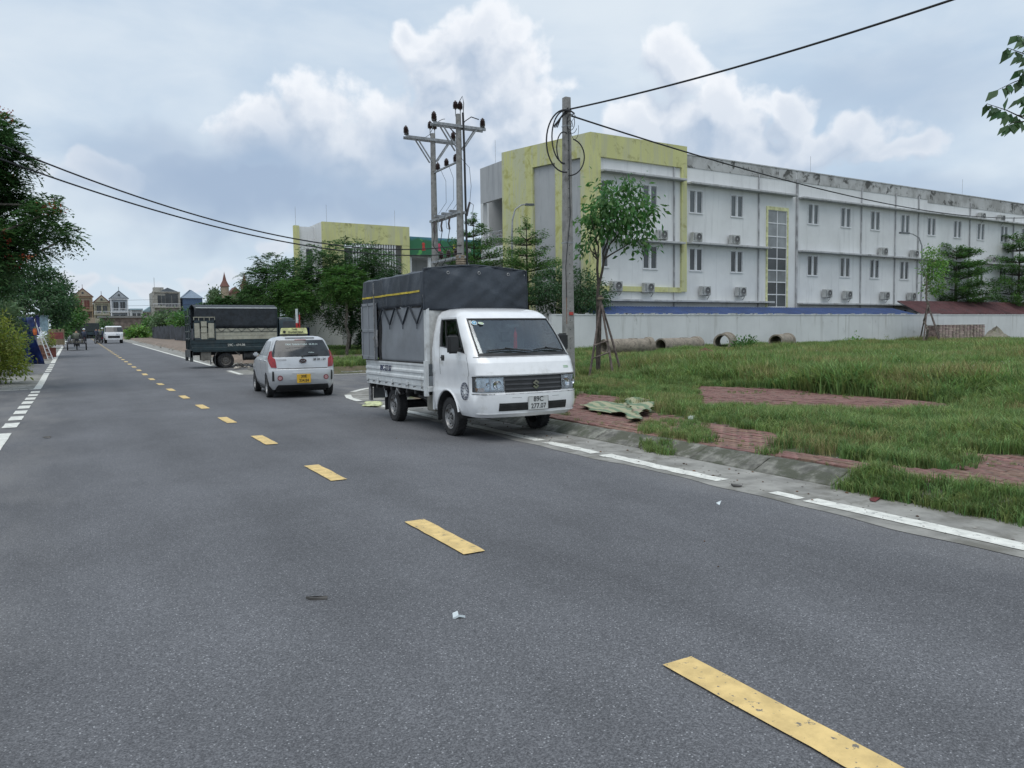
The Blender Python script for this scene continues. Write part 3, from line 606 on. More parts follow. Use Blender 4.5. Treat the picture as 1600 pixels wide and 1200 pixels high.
def wheel(name, x, y, z, r, w, parent, side, rimm=None, holes=10, rr=.62):
    o = bpy.data.objects.new(name, None); C.objects.link(o); o.parent = parent; o.location = (x, y, z)
    T = Matrix.Rotation(R(90)*side, 4, 'Y'); hw = w/2; ri = r*rr
    t = MB().lathe([(ri, -hw*.8), (ri+.02*r, -hw), (r*.9, -hw), (r*.975, -hw*.82), (r, -hw*.5), (r, hw*.5), (r*.975, hw*.82), (r*.9, hw), (ri+.02*r, hw), (ri, hw*.8), (ri*.96, 0)], 40, T, close=True)
    for k in range(40):   # tread blocks
        a = 2*math.pi*k/40
        for zz in (-.3, .3): t.box(-.004*1, .004, -r*.045, r*.045, zz*w-hw*.28, zz*w+hw*.28, T @ Matrix.Rotation(a+(.04 if zz > 0 else 0), 4, 'Z') @ tr(r+.002))
    t.build('tyre', rubber, o, smooth=True, auto=30)
    m = MB().lathe([(ri*1.01, hw*.82), (ri*1.03, hw*.9), (ri*.97, hw*.86), (ri*.9, hw*.5), (ri*.72, hw*.28), (ri*.6, hw*.5), (ri*.34, hw*.62), (ri*.3, hw*.5), (0, hw*.5)], 36, T)
    rm = m.build('rim', rimm or steel, o, smooth=True, auto=30)
    h = MB()
    for k in range(holes):
        a = 2*math.pi*k/holes; h.lathe([(0, 0), (ri*.075, 0), (ri*.075, .004), (0, .004)], 8, T @ tr(ri*.79*math.cos(a), ri*.79*math.sin(a), hw*.42))
    for k in range(4):
        a = 2*math.pi*k/4+.4; h.lathe([(0, 0), (.012, 0), (.012, .014), (0, .014)], 6, T @ tr(ri*.2*math.cos(a), ri*.2*math.sin(a), hw*.52))
    h.build('vent_hole', frame_m, o)
    MB().lathe([(0, hw*.78), (ri*.12, hw*.76), (ri*.15, hw*.5)], 16, T).build('hub_cap', steel, o, smooth=True)
    return o
# ------------------------------------------------------------------ the small white cargo truck
AY = 10.36
truck = thing('cargo_truck', 'small white truck with tarpaulin covered cargo box parked at the kerb', 'truck', (5.605, AY, 0))
wpaint = mat('white_paint', (.79, .80, .81), .22, var=.02, coat=.8, c2=(.50, .50, .47), th=(.54, .80), c2sc=3.5)
bedpaint = mat('bed_white_paint', (.62, .64, .64), .45, var=.05, c2=(.36, .35, .32), th=(.55, .75), c2sc=4)
L_ = lambda z, yf, yr, w, rf, rr, bf, br: (z, yf-AY, yr-AY, w, rf, rr, bf, br)
yr_ = 10.90
lv = [L_(.34, 9.37, yr_, .78, .26, .03, .06, 0), L_(.40, 9.30, yr_, .815, .27, .03, .06, 0), L_(.52, 9.27, yr_, .83, .27, .03, .06, 0), L_(.672, 9.275, yr_, .835, .27, .03, .06, 0), L_(.69, 9.31, yr_, .83, .26, .03, .06, 0),
      L_(.91, 9.335, yr_, .835, .26, .03, .06, 0), L_(.935, 9.32, yr_, .84, .25, .03, .06, 0), L_(1.10, 9.385, yr_, .84, .25, .03, .065, 0), L_(1.185, 9.45, yr_, .838, .24, .03, .07, 0), L_(1.215, 9.50, yr_, .832, .22, .03, .07, 0),
      L_(1.48, 9.74, yr_, .80, .19, .03, .07, 0), L_(1.73, 9.965, yr_, .755, .17, .04, .065, 0), L_(1.79, 10.04, yr_, .735, .17, .05, .06, 0), L_(1.85, 10.17, yr_-.02, .69, .17, .06, .05, 0), L_(1.885, 10.35, yr_-.1, .60, .17, .08, .04, 0), L_(1.90, 10.5, yr_-.25, .45, .12, .08, .02, 0)]
def tlt(v, x, y):
    if abs(x) > .5 and 8 <= v <= 11: return .11*clamp((y+.78)/.95)*(1 if v <= 9 else max(0, (11-v)/2))
    return 0
sh = Shell(lv, tlt)
WV0, WV1 = 9, 11
# columns of the cab grid: windscreen and door windows are real openings
q2a, q2b = sh.sq(9, .20, 1), 2.06
qs = [0, .125, .25, .375, .5, .625, .75, .875, 1, 1.2, 1.42, 1.6, 1.8, 2, q2b, 2.25, 2.45, q2a, 2.9, 3, 3.5, 4, 4.5, 5, 5.5, 6, 6.1, 9-q2a, 6.55, 6.75, 7.94, 8-1.0+1e-3*0]
qs = sorted(set([0, .125, .25, .375, .5, .625, .75, .875, 1, 1.18, 1.34, 1.6, 1.8, 2, 2.06, 2.3, 2.5, q2a, 2.9, 3, 3.5, 4, 4.5, 5, 5.5, 6, 6.1, 9-q2a, 6.5, 6.7, 6.94, 7, 7.2, 7.4, 7.66, 7.82]))
vs = [0, 1, 2, 3, 4, 5, 6, 7, 8, 9, 9.5, 10, 10.5, 11, 12, 13, 14, 15]
hl = [(7.66, 9.34, 9, 11), (2.06, q2a, 9, 11), (9-q2a, 6.94, 9, 11)]
up_ = sh.body(qs, [7, 8, 9, 9.5, 10, 10.5, 11, 12, 13, 14, 15], hl); up_.f = [f for f in up_.f if len(f) == 4]+[up_.f[-1]]
ou = up_.build('cab_roof', wpaint, truck)
o = sh.body(qs, [0, 1, 2, 3, 4, 5, 6, 7]).build('cab', wpaint, truck)
def sol(o): q = o.modifiers.new('s', 'SOLIDIFY'); q.thickness = .03; q.offset = -1
modapply(ou, sol); ou.data.materials.clear(); ou.data.materials.append(wpaint); ou.data.polygons.foreach_set('use_smooth', [True]*len(ou.data.polygons)); ou.data.set_sharp_from_angle(angle=R(32))
MB().box(-.76, .76, -.76, .44, 1.19, 1.245).build('interior_trim', dark_in, truck, bevel=.02)
archs = [MB().lathe([(0, -1), (.385, -1), (.385, 1), (0, 1)], 36, tr(0, .0, .29, ry=R(90)))]
boolean(o, archs)
o.data.materials.clear(); o.data.materials.append(wpaint); o.data.polygons.foreach_set('use_smooth', [True]*len(o.data.polygons)); o.data.set_sharp_from_angle(angle=R(32))
cab_o = o
# wheel arch lips
for sd_ in (-1, 1):
    mb = MB(); pts = []
    for i in range(19):
        a = R(-8+196*i/18); pts.append((sd_*.838, .40*math.cos(a), .29+.40*math.sin(a)))
    mb.tube([p for p in pts if p[2] > .33], .014, 6); mb.build('arch_lip', wpaint, truck, smooth=True)
    mb = MB(); T = tr(sd_*.64, 0, .29, ry=R(90)); mb.grid([[Vector((sd_*x_, .383*math.cos(a), .29+.383*math.sin(a))) for x_ in (.30, .83)] for a in [R(180*i/16) for i in range(17)]]); mb.box(sd_*.30-.01, sd_*.30+.01, -.38, .38, .29, .67); mb.build('wheel_well', frame_m, truck)
# glazing
g_ = sh.patch([(7.665, 9.02), (9.335, 9.02), (9.335, 10.98), (7.665, 10.98)], -.006, .004, (16, 8)).build('windscreen', wscr, truck, smooth=True, auto=60)
seal = MB()
for cs in ([(7.64, 8.94), (9.36, 8.94), (9.36, 9.07), (7.64, 9.07)], [(7.64, 10.93), (9.36, 10.93), (9.36, 11.03), (7.64, 11.03)], [(7.63, 8.95), (7.71, 8.95), (7.70, 11.02), (7.62, 11.02)], [(9.29, 8.95), (9.37, 8.95), (9.38, 11.02), (9.30, 11.02)]): sh.patch(cs, .003, .012, (14, 6), seal)
seal.build('windscreen_seal', black, g_)
for sd_ in (-1, 1):
    a, c = (9-q2a, 6.94) if sd_ < 0 else (2.06, q2a)
    d = sh.patch([(a, 9), (c, 9), (c, 11), (a, 11)], -.008, .004, (8, 6)).build('door_window', wscr if sd_ > 0 else glass('door_glass', (.30, .34, .34), .05), truck)
    fr_ = MB(); e = .03
    for cs in ([(a-e, 8.93), (c+e, 8.93), (c+e, 9.07), (a-e, 9.07)], [(a-e, 10.93), (c+e, 10.93), (c+e, 11.04), (a-e, 11.04)], [(a-e, 8.93), (a+e*.8, 8.93), (a+e*.8, 11.03), (a-e, 11.03)], [(c-e*.8, 8.93), (c+e, 8.93), (c+e, 11.03), (c-e*.8, 11.03)]): sh.patch(cs, .003, .012, (8, 6), fr_)
    q0 = sh.sq(9.2, .02, sd_); sh.patch([(q0-.008, 9), (q0+.008, 9), (q0+.008, 11), (q0-.008, 11)], .001, .01, (1, 6), fr_)
    fr_.build('window_seal', black, d)
    dr = MB()   # door shut lines
    for y0, y1, v0, v1 in ((.245, .252, 5, 11.4),): 
        qa, qb = sh.sq(8, y0, sd_), sh.sq(8, y1, sd_); sh.patch([(min(qa, qb), v0), (max(qa, qb), v0), (max(qa, qb), v1), (min(qa, qb), v1)], .0015, .003, (1, 12), dr)
    ya = -.70; qa, qb = sh.sq(6, ya, sd_), sh.sq(6, ya+.008, sd_); qa2, qb2 = sh.sq(9, -.66, sd_), sh.sq(9, -.652, sd_)
    sh.patch([(min(qa, qb), 3.4), (max(qa, qb), 3.4), (max(qa2, qb2), 9), (min(qa2, qb2), 9)], .0015, .003, (1, 14), dr)
    qa, qb = sh.sq(3, -.42, sd_), sh.sq(3, .2, sd_)
    a1, c1 = (6.99, 9-q2a-.03) if sd_ < 0 else (2.0, q2a+.03); sh.patch([(min(a1, c1), 11.28), (max(a1, c1), 11.28), (max(a1, c1), 11.33), (min(a1, c1), 11.33)], .0015, .003, (8, 1), dr)
    dr.build('door_shut_line', frame_m, truck)
    hq = sh.sq(8, .13, sd_); p = sh.pt(7.7, hq); hx = sd_
    hd = MB(); hd.box(p.x-.006, p.x+.006, p.y-.055, p.y+.055, p.z-.045, p.z+.04); hd.build('handle_recess', black, truck, bevel=.005)
    MB().box(p.x+hx*.004, p.x+hx*.022, p.y-.05, p.y+.05, p.z-.012, p.z+.018).build('door_handle', black, truck, bevel=.008)
    # mirrors
    mr = MB(); mx = -.965 if sd_ < 0 else .885; mr.box(mx-.085, mx+.085, -.55, -.46, 1.235, 1.50); mo = mr.build('mirror', black, truck, bevel=.028, seg=3, smooth=True)
    MB().tube([(sd_*.78, -.48, 1.27), (sd_*.85, -.50, 1.29), (mx, -.50, 1.30)], .022, 8).build('mirror_arm', black, mo, smooth=True)
    MB().box(mx-.07, mx+.07, -.462, -.456, 1.25, 1.485).build('mirror_glass', chrome, mo)
# front: grille, headlights, bumper detail
pf = lambda z, x: -1
def fy(v, x):   # front surface y at x
    z, yf, yr, w, rf, rr, bf, br = sh.lev(v); ax = abs(x)
    if ax < w-rf: return yf-bf*(1-(x/(w-rf))**2)
    d = min(ax-(w-rf), rf*.999); return yf+rf-math.sqrt(rf*rf-d*d)
def qx(v, x):
    z, yf, yr, w, rf, rr, bf, br = sh.lev(v)
    if abs(x) < w-rf: return (x+w-rf)/(2*(w-rf))+(8 if x < 0 and False else 0)
    t = math.asin(min(1, (abs(x)-(w-rf))/rf))/(math.pi/2); return 1+t if x > 0 else -t
def fpatch(x0, x1, z0, z1, off, th=.012, n=(10, 3), x0t=None, x1t=None, mb=None):
    va, vb = sh.vz(z0), sh.vz(z1); x0t = x0 if x0t is None else x0t; x1t = x1 if x1t is None else x1t
    return sh.patch([(qx(va, x0), va), (qx(va, x1), va), (qx(vb, x1t), vb), (qx(vb, x0t), vb)], off, th, n, mb)
gr_ = fpatch(-.45, .47, .69, .912, .006, n=(14, 4)).build('grille', black, truck)
mb = MB()
for z in (.735, .80, .865): fpatch(-.445, .465, z-.012, z+.012, .016, .01, (14, 1), mb=mb)
mb.build('grille_slat', mat('gloss_black', (.025, .025, .028), .25, coat=.5), gr_)
fpatch(-.83, .83, .905, .916, .012, .014, (40, 1)).build('grille_top_strip', black, truck)
for sd_ in (-1, 1):
    xo, xi = (.828, .455) if sd_ < 0 else (.828, .475)
    a, c = (-xo, -xi) if sd_ < 0 else (xi, xo)
    h_ = fpatch(a, c, .70, .905, .004, .01, (20, 6)).build('headlight', black, truck)
    w_ = c-a
    parts_ = [(.06, .42, .03), (.48, .95, .035)] if sd_ < 0 else [(.05, .52, .035), (.58, .94, .03)]
    for (p0, p1, dz) in parts_:
        fpatch(a+w_*p0, a+w_*p1, .70+dz, .905-dz*.8, .008, .006, (8, 6)).build('reflector', lens, h_)
        cx = a+w_*(((p0+p1)/2 if p0 > .4 else .36) if sd_ < 0 else ((p0+p1)/2 if p0 < .4 else .66)); v = sh.vz(.80); y = fy(v, cx); k_ = .8 if (p0 > .4) == (sd_ < 0) else .5; MB().lathe([(.0, .0), (.05*k_, .004), (.07*k_, .012), (.075*k_, .02)], 20, tr(cx, y-.012, .80, rx=R(90))).build('lamp_bowl', chrome, h_, smooth=True)
    fpatch(a+.01, c-.01, .705, .902, .016, .003, (14, 4)).build('lamp_cover', glass('lens_cover' if sd_ < 0 else 'lens_cover2', (.85, .88, .9), .12), h_)
    if sd_ < 0: fpatch(a+.02, a+.10, .71, .76, .012, .004, (3, 2)).build('indicator', amber, h_)
mb = fpatch(-.55, .55, .435, .545, .004, n=(14, 3)); it = mb.build('lower_intake', black, truck)
mb = MB()
for z in (.465, .49, .515): fpatch(-.54, .54, z-.004, z+.004, .009, .004, (14, 1), mb=mb)
mb.build('intake_slat', frame_m, it)
fpatch(-.80, .81, .385, .40, .006, .01, (24, 1)).build('bumper_crease', wpaint, truck)
mb = MB(); fpatch(-.835, .835, .667, .676, .0015, .004, (30, 1), mb=mb); fpatch(-.36, -.22, .615, .618, .001, .003, (3, 1), mb=mb); fpatch(.29, .41, .615, .618, .001, .003, (3, 1), mb=mb); mb.build('bumper_gap_line', frame_m, truck)
# plate
py = fy(sh.vz(.5), .08)-.012
pl = MB().box(-.13, .205, py-.012, py, .43, .63).build('number_plate', platem, truck, bevel=.006)
mb = MB(); x0, x1, z0, z1 = -.125, .20, .435, .625
for bx in ((x0, x1, z0, z0+.004), (x0, x1, z1-.004, z1), (x0, x0+.004, z0, z1), (x1-.004, x1, z0, z1)): mb.box(bx[0], bx[1], py-.0135, py-.012, bx[2], bx[3])
mb.build('plate_rim', ink, pl)
text('plate_lettering', '89C', .096, face_my(.037, py-.0135, .582), ink, pl, .001, 1.0, .0012); text('plate_lettering', '277.07', .096, face_my(.037, py-.0135, .487), ink, pl, .001, .95, .0012)
# badge
def emblem(name, T, s, parent, m=chrome):
    h = [(-.85, .36), (0, 1), (.85, .42), (.5, .16), (0, .52), (-.26, .33), (.85, -.36)]; pts = h+[(-x, -y) for x, y in h[:-1]][0:0]+[(0, -1), (-.85, -.42), (-.5, -.16), (0, -.52), (.26, -.33)]
    mb = MB(); mb.prism([(x*s, y*s*1.05, 0) for x, y in pts], (0, 0, .012), T); return mb.build(name, m, parent)
by = fy(sh.vz(.80), .14); emblem('badge', face_my(.02, by-.030, .79), .062, truck)
# washer of the bonnet panel line, roof rib and wipers
mb = MB(); fpatch(-.80, .80, 1.178, 1.184, .001, .003, (24, 1), mb=mb); mb.build('bonnet_gap_line', frame_m, truck)
fpatch(-.74, .74, 1.19, 1.212, .004, .01, (24, 1)).build('cowl', black, truck)
for (xa, xb, nm) in ((-.60, .08, 'wiper'), (.12, .66, 'wiper')):
    wq = MB(); pts = []
    for i in range(6):
        t = i/5; x = xa+(xb-xa)*t; v = 9.03+.24*(1-t)*(1 if xa < 0 else .8)+.0*t; v = 9.05+.22*math.sin(t*math.pi*.9)*.6+.1*(1-t); p = sh.pt(v, qx(v, x)); n_ = sh.nrm(v, qx(v, x)); pts.append(p+n_*.018)
    wq.tube(pts, .011, 6); w_ = wq.build(nm, black, truck)
    p0 = pts[-1]; MB().tube([p0, p0+Vector((-.16, -.012, .016)), pts[2]+Vector((0, -.012, .018))], .009, 6).build('wiper_arm', black, w_)
# stickers on the windscreen
def disc(r, T, m, name, parent, th=.002, n=24): return MB().lathe([(0, 0), (r, 0), (r, th), (0, th)], n, T).build(name, m, parent)
bluew = mat('sticker_blue', (.10, .32, .50), .5); yelw = mat('sticker_yellow', (.45, .55, .30), .5); whitew = mat('sticker_white', (.6, .65, .65), .5)
for (x, m1) in ((-.60, bluew), (-.50, yelw)):
    v = 10.72; q = qx(v, x); p = sh.pt(v, q); n_ = sh.nrm(v, q); T = Matrix.Translation(p+n_*.0) @ n_.to_track_quat('Z', 'Y').to_matrix().to_4x4()
    d = disc(.045, T, whitew, 'inspection_sticker', truck); disc(.034, T @ tr(0, 0, .002), m1, 'sticker_centre', d); disc(.014, T @ tr(0, 0, .0035), whitew, 'sticker_core', d)
fpatch(.56, .65, 1.005, 1.017, .002, .003, (4, 1)).build('bonnet_decal', mat('decal_green', (.25, .42, .22), .5), truck); fpatch(.56, .65, 1.027, 1.035, .002, .003, (4, 1)).build('bonnet_decal', MATS['decal_green'], truck)
# door roundel
rq = MB(); RT = face_mx(-.8405, -.60, .70)
for r0, r1 in ((.115, .125), (.088, .094), (.045, .05)): rq.lathe([(r0, 0), (r1, 0), (r1, .003), (r0, .003)], 30, RT, close=True)
for k in range(14):
    a = 2*math.pi*k/14; rq.box(-.010, .010, -.006, .006, 0, .003, RT @ Matrix.Rotation(a, 4, 'Z') @ tr(.104, 0, 0))
for k in range(8):
    a = 2*math.pi*k/8+.2; rq.box(-.014, .014, -.004, .004, 0, .003, RT @ Matrix.Rotation(a, 4, 'Z') @ tr(.07, 0, 0, rz=.5))
ro = rq.build('door_roundel', mat('roundel_ink', (.04, .05, .09), .6), truck); ro.rotation_euler = (0, 0, 0)
# interior
MB().box(-.70, .70, -.70, -.30, 1.20, 1.285).build('dashboard', dark_in, truck, bevel=.05, seg=3, smooth=True)
MB().box(-.74, .74, .40, .47, .5, 1.75).build('cab_back_panel', mat('cab_back', (.62, .63, .63), .7), truck)
for x in (-.38, .38):
    st = MB().box(x-.24, x+.24, -.25, .22, .72, .88).build('seat', grey_in, truck, bevel=.05, seg=2, smooth=True)
    MB().box(x-.22, x+.22, .17, .29, .86, 1.38, tr(0, .0, 0, rx=R(-6))).build('seat_back', grey_in, st, bevel=.05, seg=2, smooth=True)
    MB().box(x-.12, x+.12, .22, .30, 1.40, 1.56, tr(0, .0, 0, rx=R(-5))).build('headrest', grey_in, st, bevel=.04, seg=2, smooth=True)
sw = MB(); T = tr(.38, -.42, 1.16, rx=R(62)); sw.tube([T @ Vector((.17*math.cos(a), .17*math.sin(a), 0)) for a in [2*math.pi*i/24 for i in range(25)]], .014, 8, cap=False)
for a in (R(0), R(180), R(270)): sw.beam(T @ Vector((0, 0, 0)), T @ Vector((.17*math.cos(a), .17*math.sin(a), 0)), .03, .015)
sw.build('steering_wheel', black, truck, smooth=True)
MB().box(.0, .22, -.36, -.34, 1.60, 1.66).build('rear_view_mirror', grey_in, truck, bevel=.01)
tas = MB().lathe([(.004, .10), (.008, .06), (.022, .02), (.03, -.03), (.026, -.06), (.03, -.16), (.034, -.28), (.0, -.285)], 14, tr(.13, -.37, 1.50)); tas.build('red_tassel', mat('tassel_red', (.75, .02, .03), .7), truck, smooth=True)
MB().box(-.55, -.35, .33, .36, 1.33, 1.55).build('rear_window_sticker', mat('sticker_grey', (.45, .48, .45), .6), truck, bevel=.04, seg=3)
# cargo bed: local y of bed front .60, rear 3.42
BX, BF, BR = .895, 11.0-AY, 13.80-AY
sideT, sideB = 1.05, .70
for sd_, nm in ((-1, 'drop_side'), (1, 'drop_side')):
    x = sd_*BX; mb = MB(); prof = [(0, sideB), (.0, .78), (.018, .80), (.018, .835), (0, .855), (0, .885), (.018, .905), (.018, .935), (0, .955), (0, 1.0), (.012, 1.02), (.012, sideT), (-.025, sideT), (-.03, sideB)]
    mb.prism([(x+sd_*(p-.0), BF+.02, z) for p, z in prof], (0, BR-BF-.04, 0)); d = mb.build(nm, bedpaint, truck)
    for y in (BF+.05, BF+.75, BF+1.45, BF+2.15, BR-.08):
        MB().box(x-sd_*.0, x+sd_*.022, y-.018, y+.018, sideB-.05, sideB+.05).build('side_hinge', bedpaint, d, bevel=.004)
    mb = MB()
    for i in range(9): y = BF+.12+i*.32; mb.tube([(x+sd_*.004, y-.03, sideB-.015), (x+sd_*.03, y-.02, sideB-.03), (x+sd_*.03, y+.02, sideB-.03), (x+sd_*.004, y+.03, sideB-.015)], .005, 5)
    mb.build('rope_hook', frame_m, d)
    MB().box(x-.03, x+.03, BF-.04, BF+.02, .55, 1.1).build('corner_post', bedpaint, truck)
MB().box(-BX, BX, BR-.03, BR+.0, sideB, sideT).build('tailgate', bedpaint, truck)
MB().box(-BX+.01, BX-.01, BF-.06, BR-.01, .62, .70).build('bed_floor', bedpaint, truck, bevel=.006)
mb = MB()
for i in range(8): y = BF+.15+i*.36; mb.box(-BX+.02, BX-.02, y-.025, y+.025, .555, .62)
mb.build('cross_member', frame_m, truck)
mb = MB()
for x in (-.38, .38): mb.box(x-.035, x+.035, -.9, BR-.1, .40, .52)
mb.build('chassis_rail', frame_m, truck)
MB().box(.32, .62, .95, 1.75, .32, .54).build('fuel_tank', frame_m, truck, bevel=.04, seg=2)
MB().box(-.74, -.45, .68, .98, .30, .58).build('battery_box', mat('box_grey', (.2, .19, .16), .8), truck, bevel=.01)
MB().box(-.78, -.74, .60, .66, .34, .66).build('side_bracket', bedpaint, truck)
MB().box(-.66, -.58, .55, .90, .40, .60).build('air_duct', frame_m, truck)
mb = MB().tube([(-.2, .5, .3), (-.2, 2.0, .28), (-.3, 2.5, .45), (-.3, 3.3, .3)], .028, 8); mb.tube([(-.60, .95, .42), (-.45, 1.4, .40), (-.5, 1.9, .46)], .02, 6); mb.build('exhaust_pipe', steel, truck)
MB().box(-.68, .68, 2.25, 2.39, .22, .36).build('rear_axle', frame_m, truck, bevel=.03); MB().box(-.6, .6, -.05, .06, .24, .34).build('front_axle', frame_m, truck, bevel=.02)
MB().box(-.74, .74, -.85, .5, .34, .36).build('floor_pan', frame_m, truck)
for x in (-.72, .72):
    wheel('wheel', x, 0, .285, .287, .165, truck, 1 if x > 0 else -1); wheel('wheel', x, 2.32, .285, .287, .165, truck, 1 if x > 0 else -1)
    s_ = 1 if x > 0 else -1
    MB().box(x-.10, x+.10, 2.69, 2.70, .17, .60).build('mud_flap', black, truck); MB().box(x-.10, x+.10, .375, .385, .20, .50).build('mud_flap', black, truck)
    MB().beam((s_*.80, 2.74, .60), (s_*.80, 2.66, .40), .03, .03).build('flap_stay', bedpaint, truck)
    fm = MB(); fm.beam((s_*.84, 1.98, .62), (s_*.84, 2.06, .48), .05, .03); fm.beam((s_*.84, 1.96, .60), (s_*.80, 1.90, .50), .12, .02); fm.build('wheel_guard', steel, truck)
MB().box(-.78, -.50, BR-.06, BR-.03, .33, .62).build('underrun_plate', mat('plate_grey', (.16, .17, .17), .6), truck); MB().box(.5, .78, BR-.06, BR-.03, .33, .62).build('underrun_plate', MATS['plate_grey'], truck)
MB().box(-.86, -.82, BR-.12, BR, .30, .66).build('rear_corner_bar', steel, truck)
text('side_lettering', '89C-277.07', .135, face_mx(-BX-.021, 12.72-AY, .93), mat('navy_ink', (.02, .03, .09), .6), truck, .002, .85, .003)
# box: grey sheet panels and frame
greysheet = mat('grey_sheet', (.21, .225, .245), .5, var=.05, sc=2, c2=(.15, .16, .17), th=(.5, .8), c2sc=1.5)
TX = .885
for sd_ in (-1, 1):
    mb = MB(); x = sd_*TX; rows = []
    for i in range(15):
        z = 1.04+(2.0-1.04)*i/14; rows.append([(x+sd_*(.012*math.sin(y*3+z*2)+.008*math.sin(z*9+y)), y, z) for y in [BF+.06+(2.1)*k/14 for k in range(15)]])
    mb.grid(rows); o = mb.build('side_sheet', greysheet, truck, smooth=True); q = o.modifiers.new('s', 'SOLIDIFY'); q.thickness = .006; q.offset = 0
    MB().box(min(x, x-sd_*.05), max(x, x-sd_*.05), BF-.03, BF+.07, 1.05, 2.5).build('box_upright', bedpaint, truck)
    MB().box(min(x, x-sd_*.04), max(x, x-sd_*.04), BR-.06, BR-.01, 1.05, 2.45).build('box_upright', greysheet, truck)
    mb = MB(); mb.box(x-.015, x+.015, BF, BR, 1.05, 1.075); mb.box(x-.012, x+.012, BF, BR, 1.93, 1.96); mb.build('box_rail', frame_m, truck)
MB().box(-.84, .84, BF-.02, BF, 1.05, 1.95).build('headboard', mat('headboard_grey', (.5, .5, .48), .6), truck)
# tarpaulin
tarp = mat('grey_tarpaulin', (.034, .043, .056), .55, var=.12, sc=2, bump=.5, bsc=30, c2=(.062, .072, .088), th=(.52, .78), c2sc=2)
tarpd = tarp
def tnoise(a, b_): return math.sin(a*2.1+b_*1.3)+.6*math.sin(a*4.7-b_*3.1+1)+.35*math.sin(a*9.1+b_*7.3+2)
def roofz(x, y):
    crown = .075*(1-(x/.92)**2)
    k = (y-BF)/(BR-BF); return 2.50+crown-.032*abs(math.sin(k*math.pi*4))**.8*(1-.4*abs(x/.9))*(1 if 0 < k < 1 else 0)+.004*tnoise(x*3, y*3)
mb = MB(); ny = 60; rows = []
def fold(y, z):   # diagonal creases on the side sheets
    f_ = 0
    for k in range(7):
        yc = BF+.1+k*.42+(2.5-z)*.35*(1 if k % 2 else -.6); f_ += math.exp(-((y-yc)/.035)**2)
    return f_
for i in range(ny+1):
    y = BF-.01+(BR-BF+.02)*i/ny; r = []
    for k in range(11):
        z = 1.955+(2.47-1.955)*k/10; r.append((-.905-.012*math.sin((z-1.95)/.5*3.1)-.020*fold(y, z)-.009*tnoise(y*2, z*2), y, z if k else 1.955+.0*y))
    for k in range(1, 20):
        x = -.90+1.80*k/20; r.append((x, y, roofz(x, y)))
    for k in range(11):
        z = 2.47-(2.47-1.955)*k/10; r.append((.905+.012*math.sin((z-1.95)/.5*3.1)+.010*fold(y+.2, z)+.004*tnoise(y*2+3, z*2), y, z))
    rows.append(r)
mb.grid(rows); o = mb.build('tarpaulin', tarp, truck, smooth=True); q = o.modifiers.new('s', 'SOLIDIFY'); q.thickness = .006; q.offset = 0
tp_ = o
mb = MB(); rows = []
for k in range(21):
    t = k/20; r = []
    for j in range(41):
        x = -.925+1.85*j/40; top = roofz(x*.97, BF)+.012; z = 1.885+(top-1.885)*t; bulge = .05*math.sin(t*math.pi)*(1-abs(x/.95)**3); wr = .014*math.sin(x*5+t*6)*math.sin(t*3.1)+.010*math.sin(x*13-t*8)*t*t+.009*tnoise(x*4, t*5)+.012*math.exp(-((x*.55+t-.55)/.05)**2)+.010*math.exp(-((x*.8-t+.35)/.04)**2)
        r.append((x, BF-.03-bulge-wr, z+(.012*math.sin(x*3.3) if k == 0 else 0)))
    rows.append(r)
mb.grid(rows); o = mb.build('tarpaulin_front', tarp, truck, smooth=True); q = o.modifiers.new('s', 'SOLIDIFY'); q.thickness = .008; q.offset = 0
mb = MB(); mb.tube([(x, BF-.045, roofz(x, BF)+.012) for x in [-.92+.046*i for i in range(41)]], .012, 6); mb.tube([(-.925, BF-.03, 1.9), (-.93, BF-.03, 2.2), (-.915, BF-.03, 2.5)], .010, 6); mb.tube([(.925, BF-.03, 1.9), (.93, BF-.03, 2.2), (.915, BF-.03, 2.5)], .010, 6); mb.build('tarpaulin_hem', tarp, truck, smooth=True)
for x in (-.52, .02, .55):
    MB().tube([Vector((x, BF-.075, 2.44+.03*(1-x*x)))+Vector((.022*math.cos(a), 0, .022*math.sin(a))) for a in [2*math.pi*i/14 for i in range(15)]], .005, 5).build('tarpaulin_eyelet', steel, truck)
mb = MB(); mb.grid([[(-.930-.020*fold(y, z)-.009*tnoise(y*2, z*2), y, z) for y in [BF+.06+(BR-BF-.08)*i/60 for i in range(61)]] for z in (2.165+.0, 2.195)]); o = mb.build('yellow_stripe', mat('stripe_yellow', (.52, .40, .04), .6), truck)
q = o.modifiers.new('s', 'SOLIDIFY'); q.thickness = .004; q.offset = 1
# V-shaped tie straps
for sd_ in (-1, 1):
    st = MB()
    for k in range(4):
        y = BF+.02+k*.60
        st.beam((sd_*.915, y, 1.96), (sd_*.905, y+.28, 1.68), .012, .028, up=(1, 0, 0)); st.beam((sd_*.915, y+.56, 1.96), (sd_*.905, y+.28, 1.68), .012, .028, up=(1, 0, 0)); st.beam((sd_*.905, y+.28, 1.69), (sd_*.905, y+.28, 1.60), .008, .012, up=(1, 0, 0))
    st.build('tie_strap', tarp, truck)
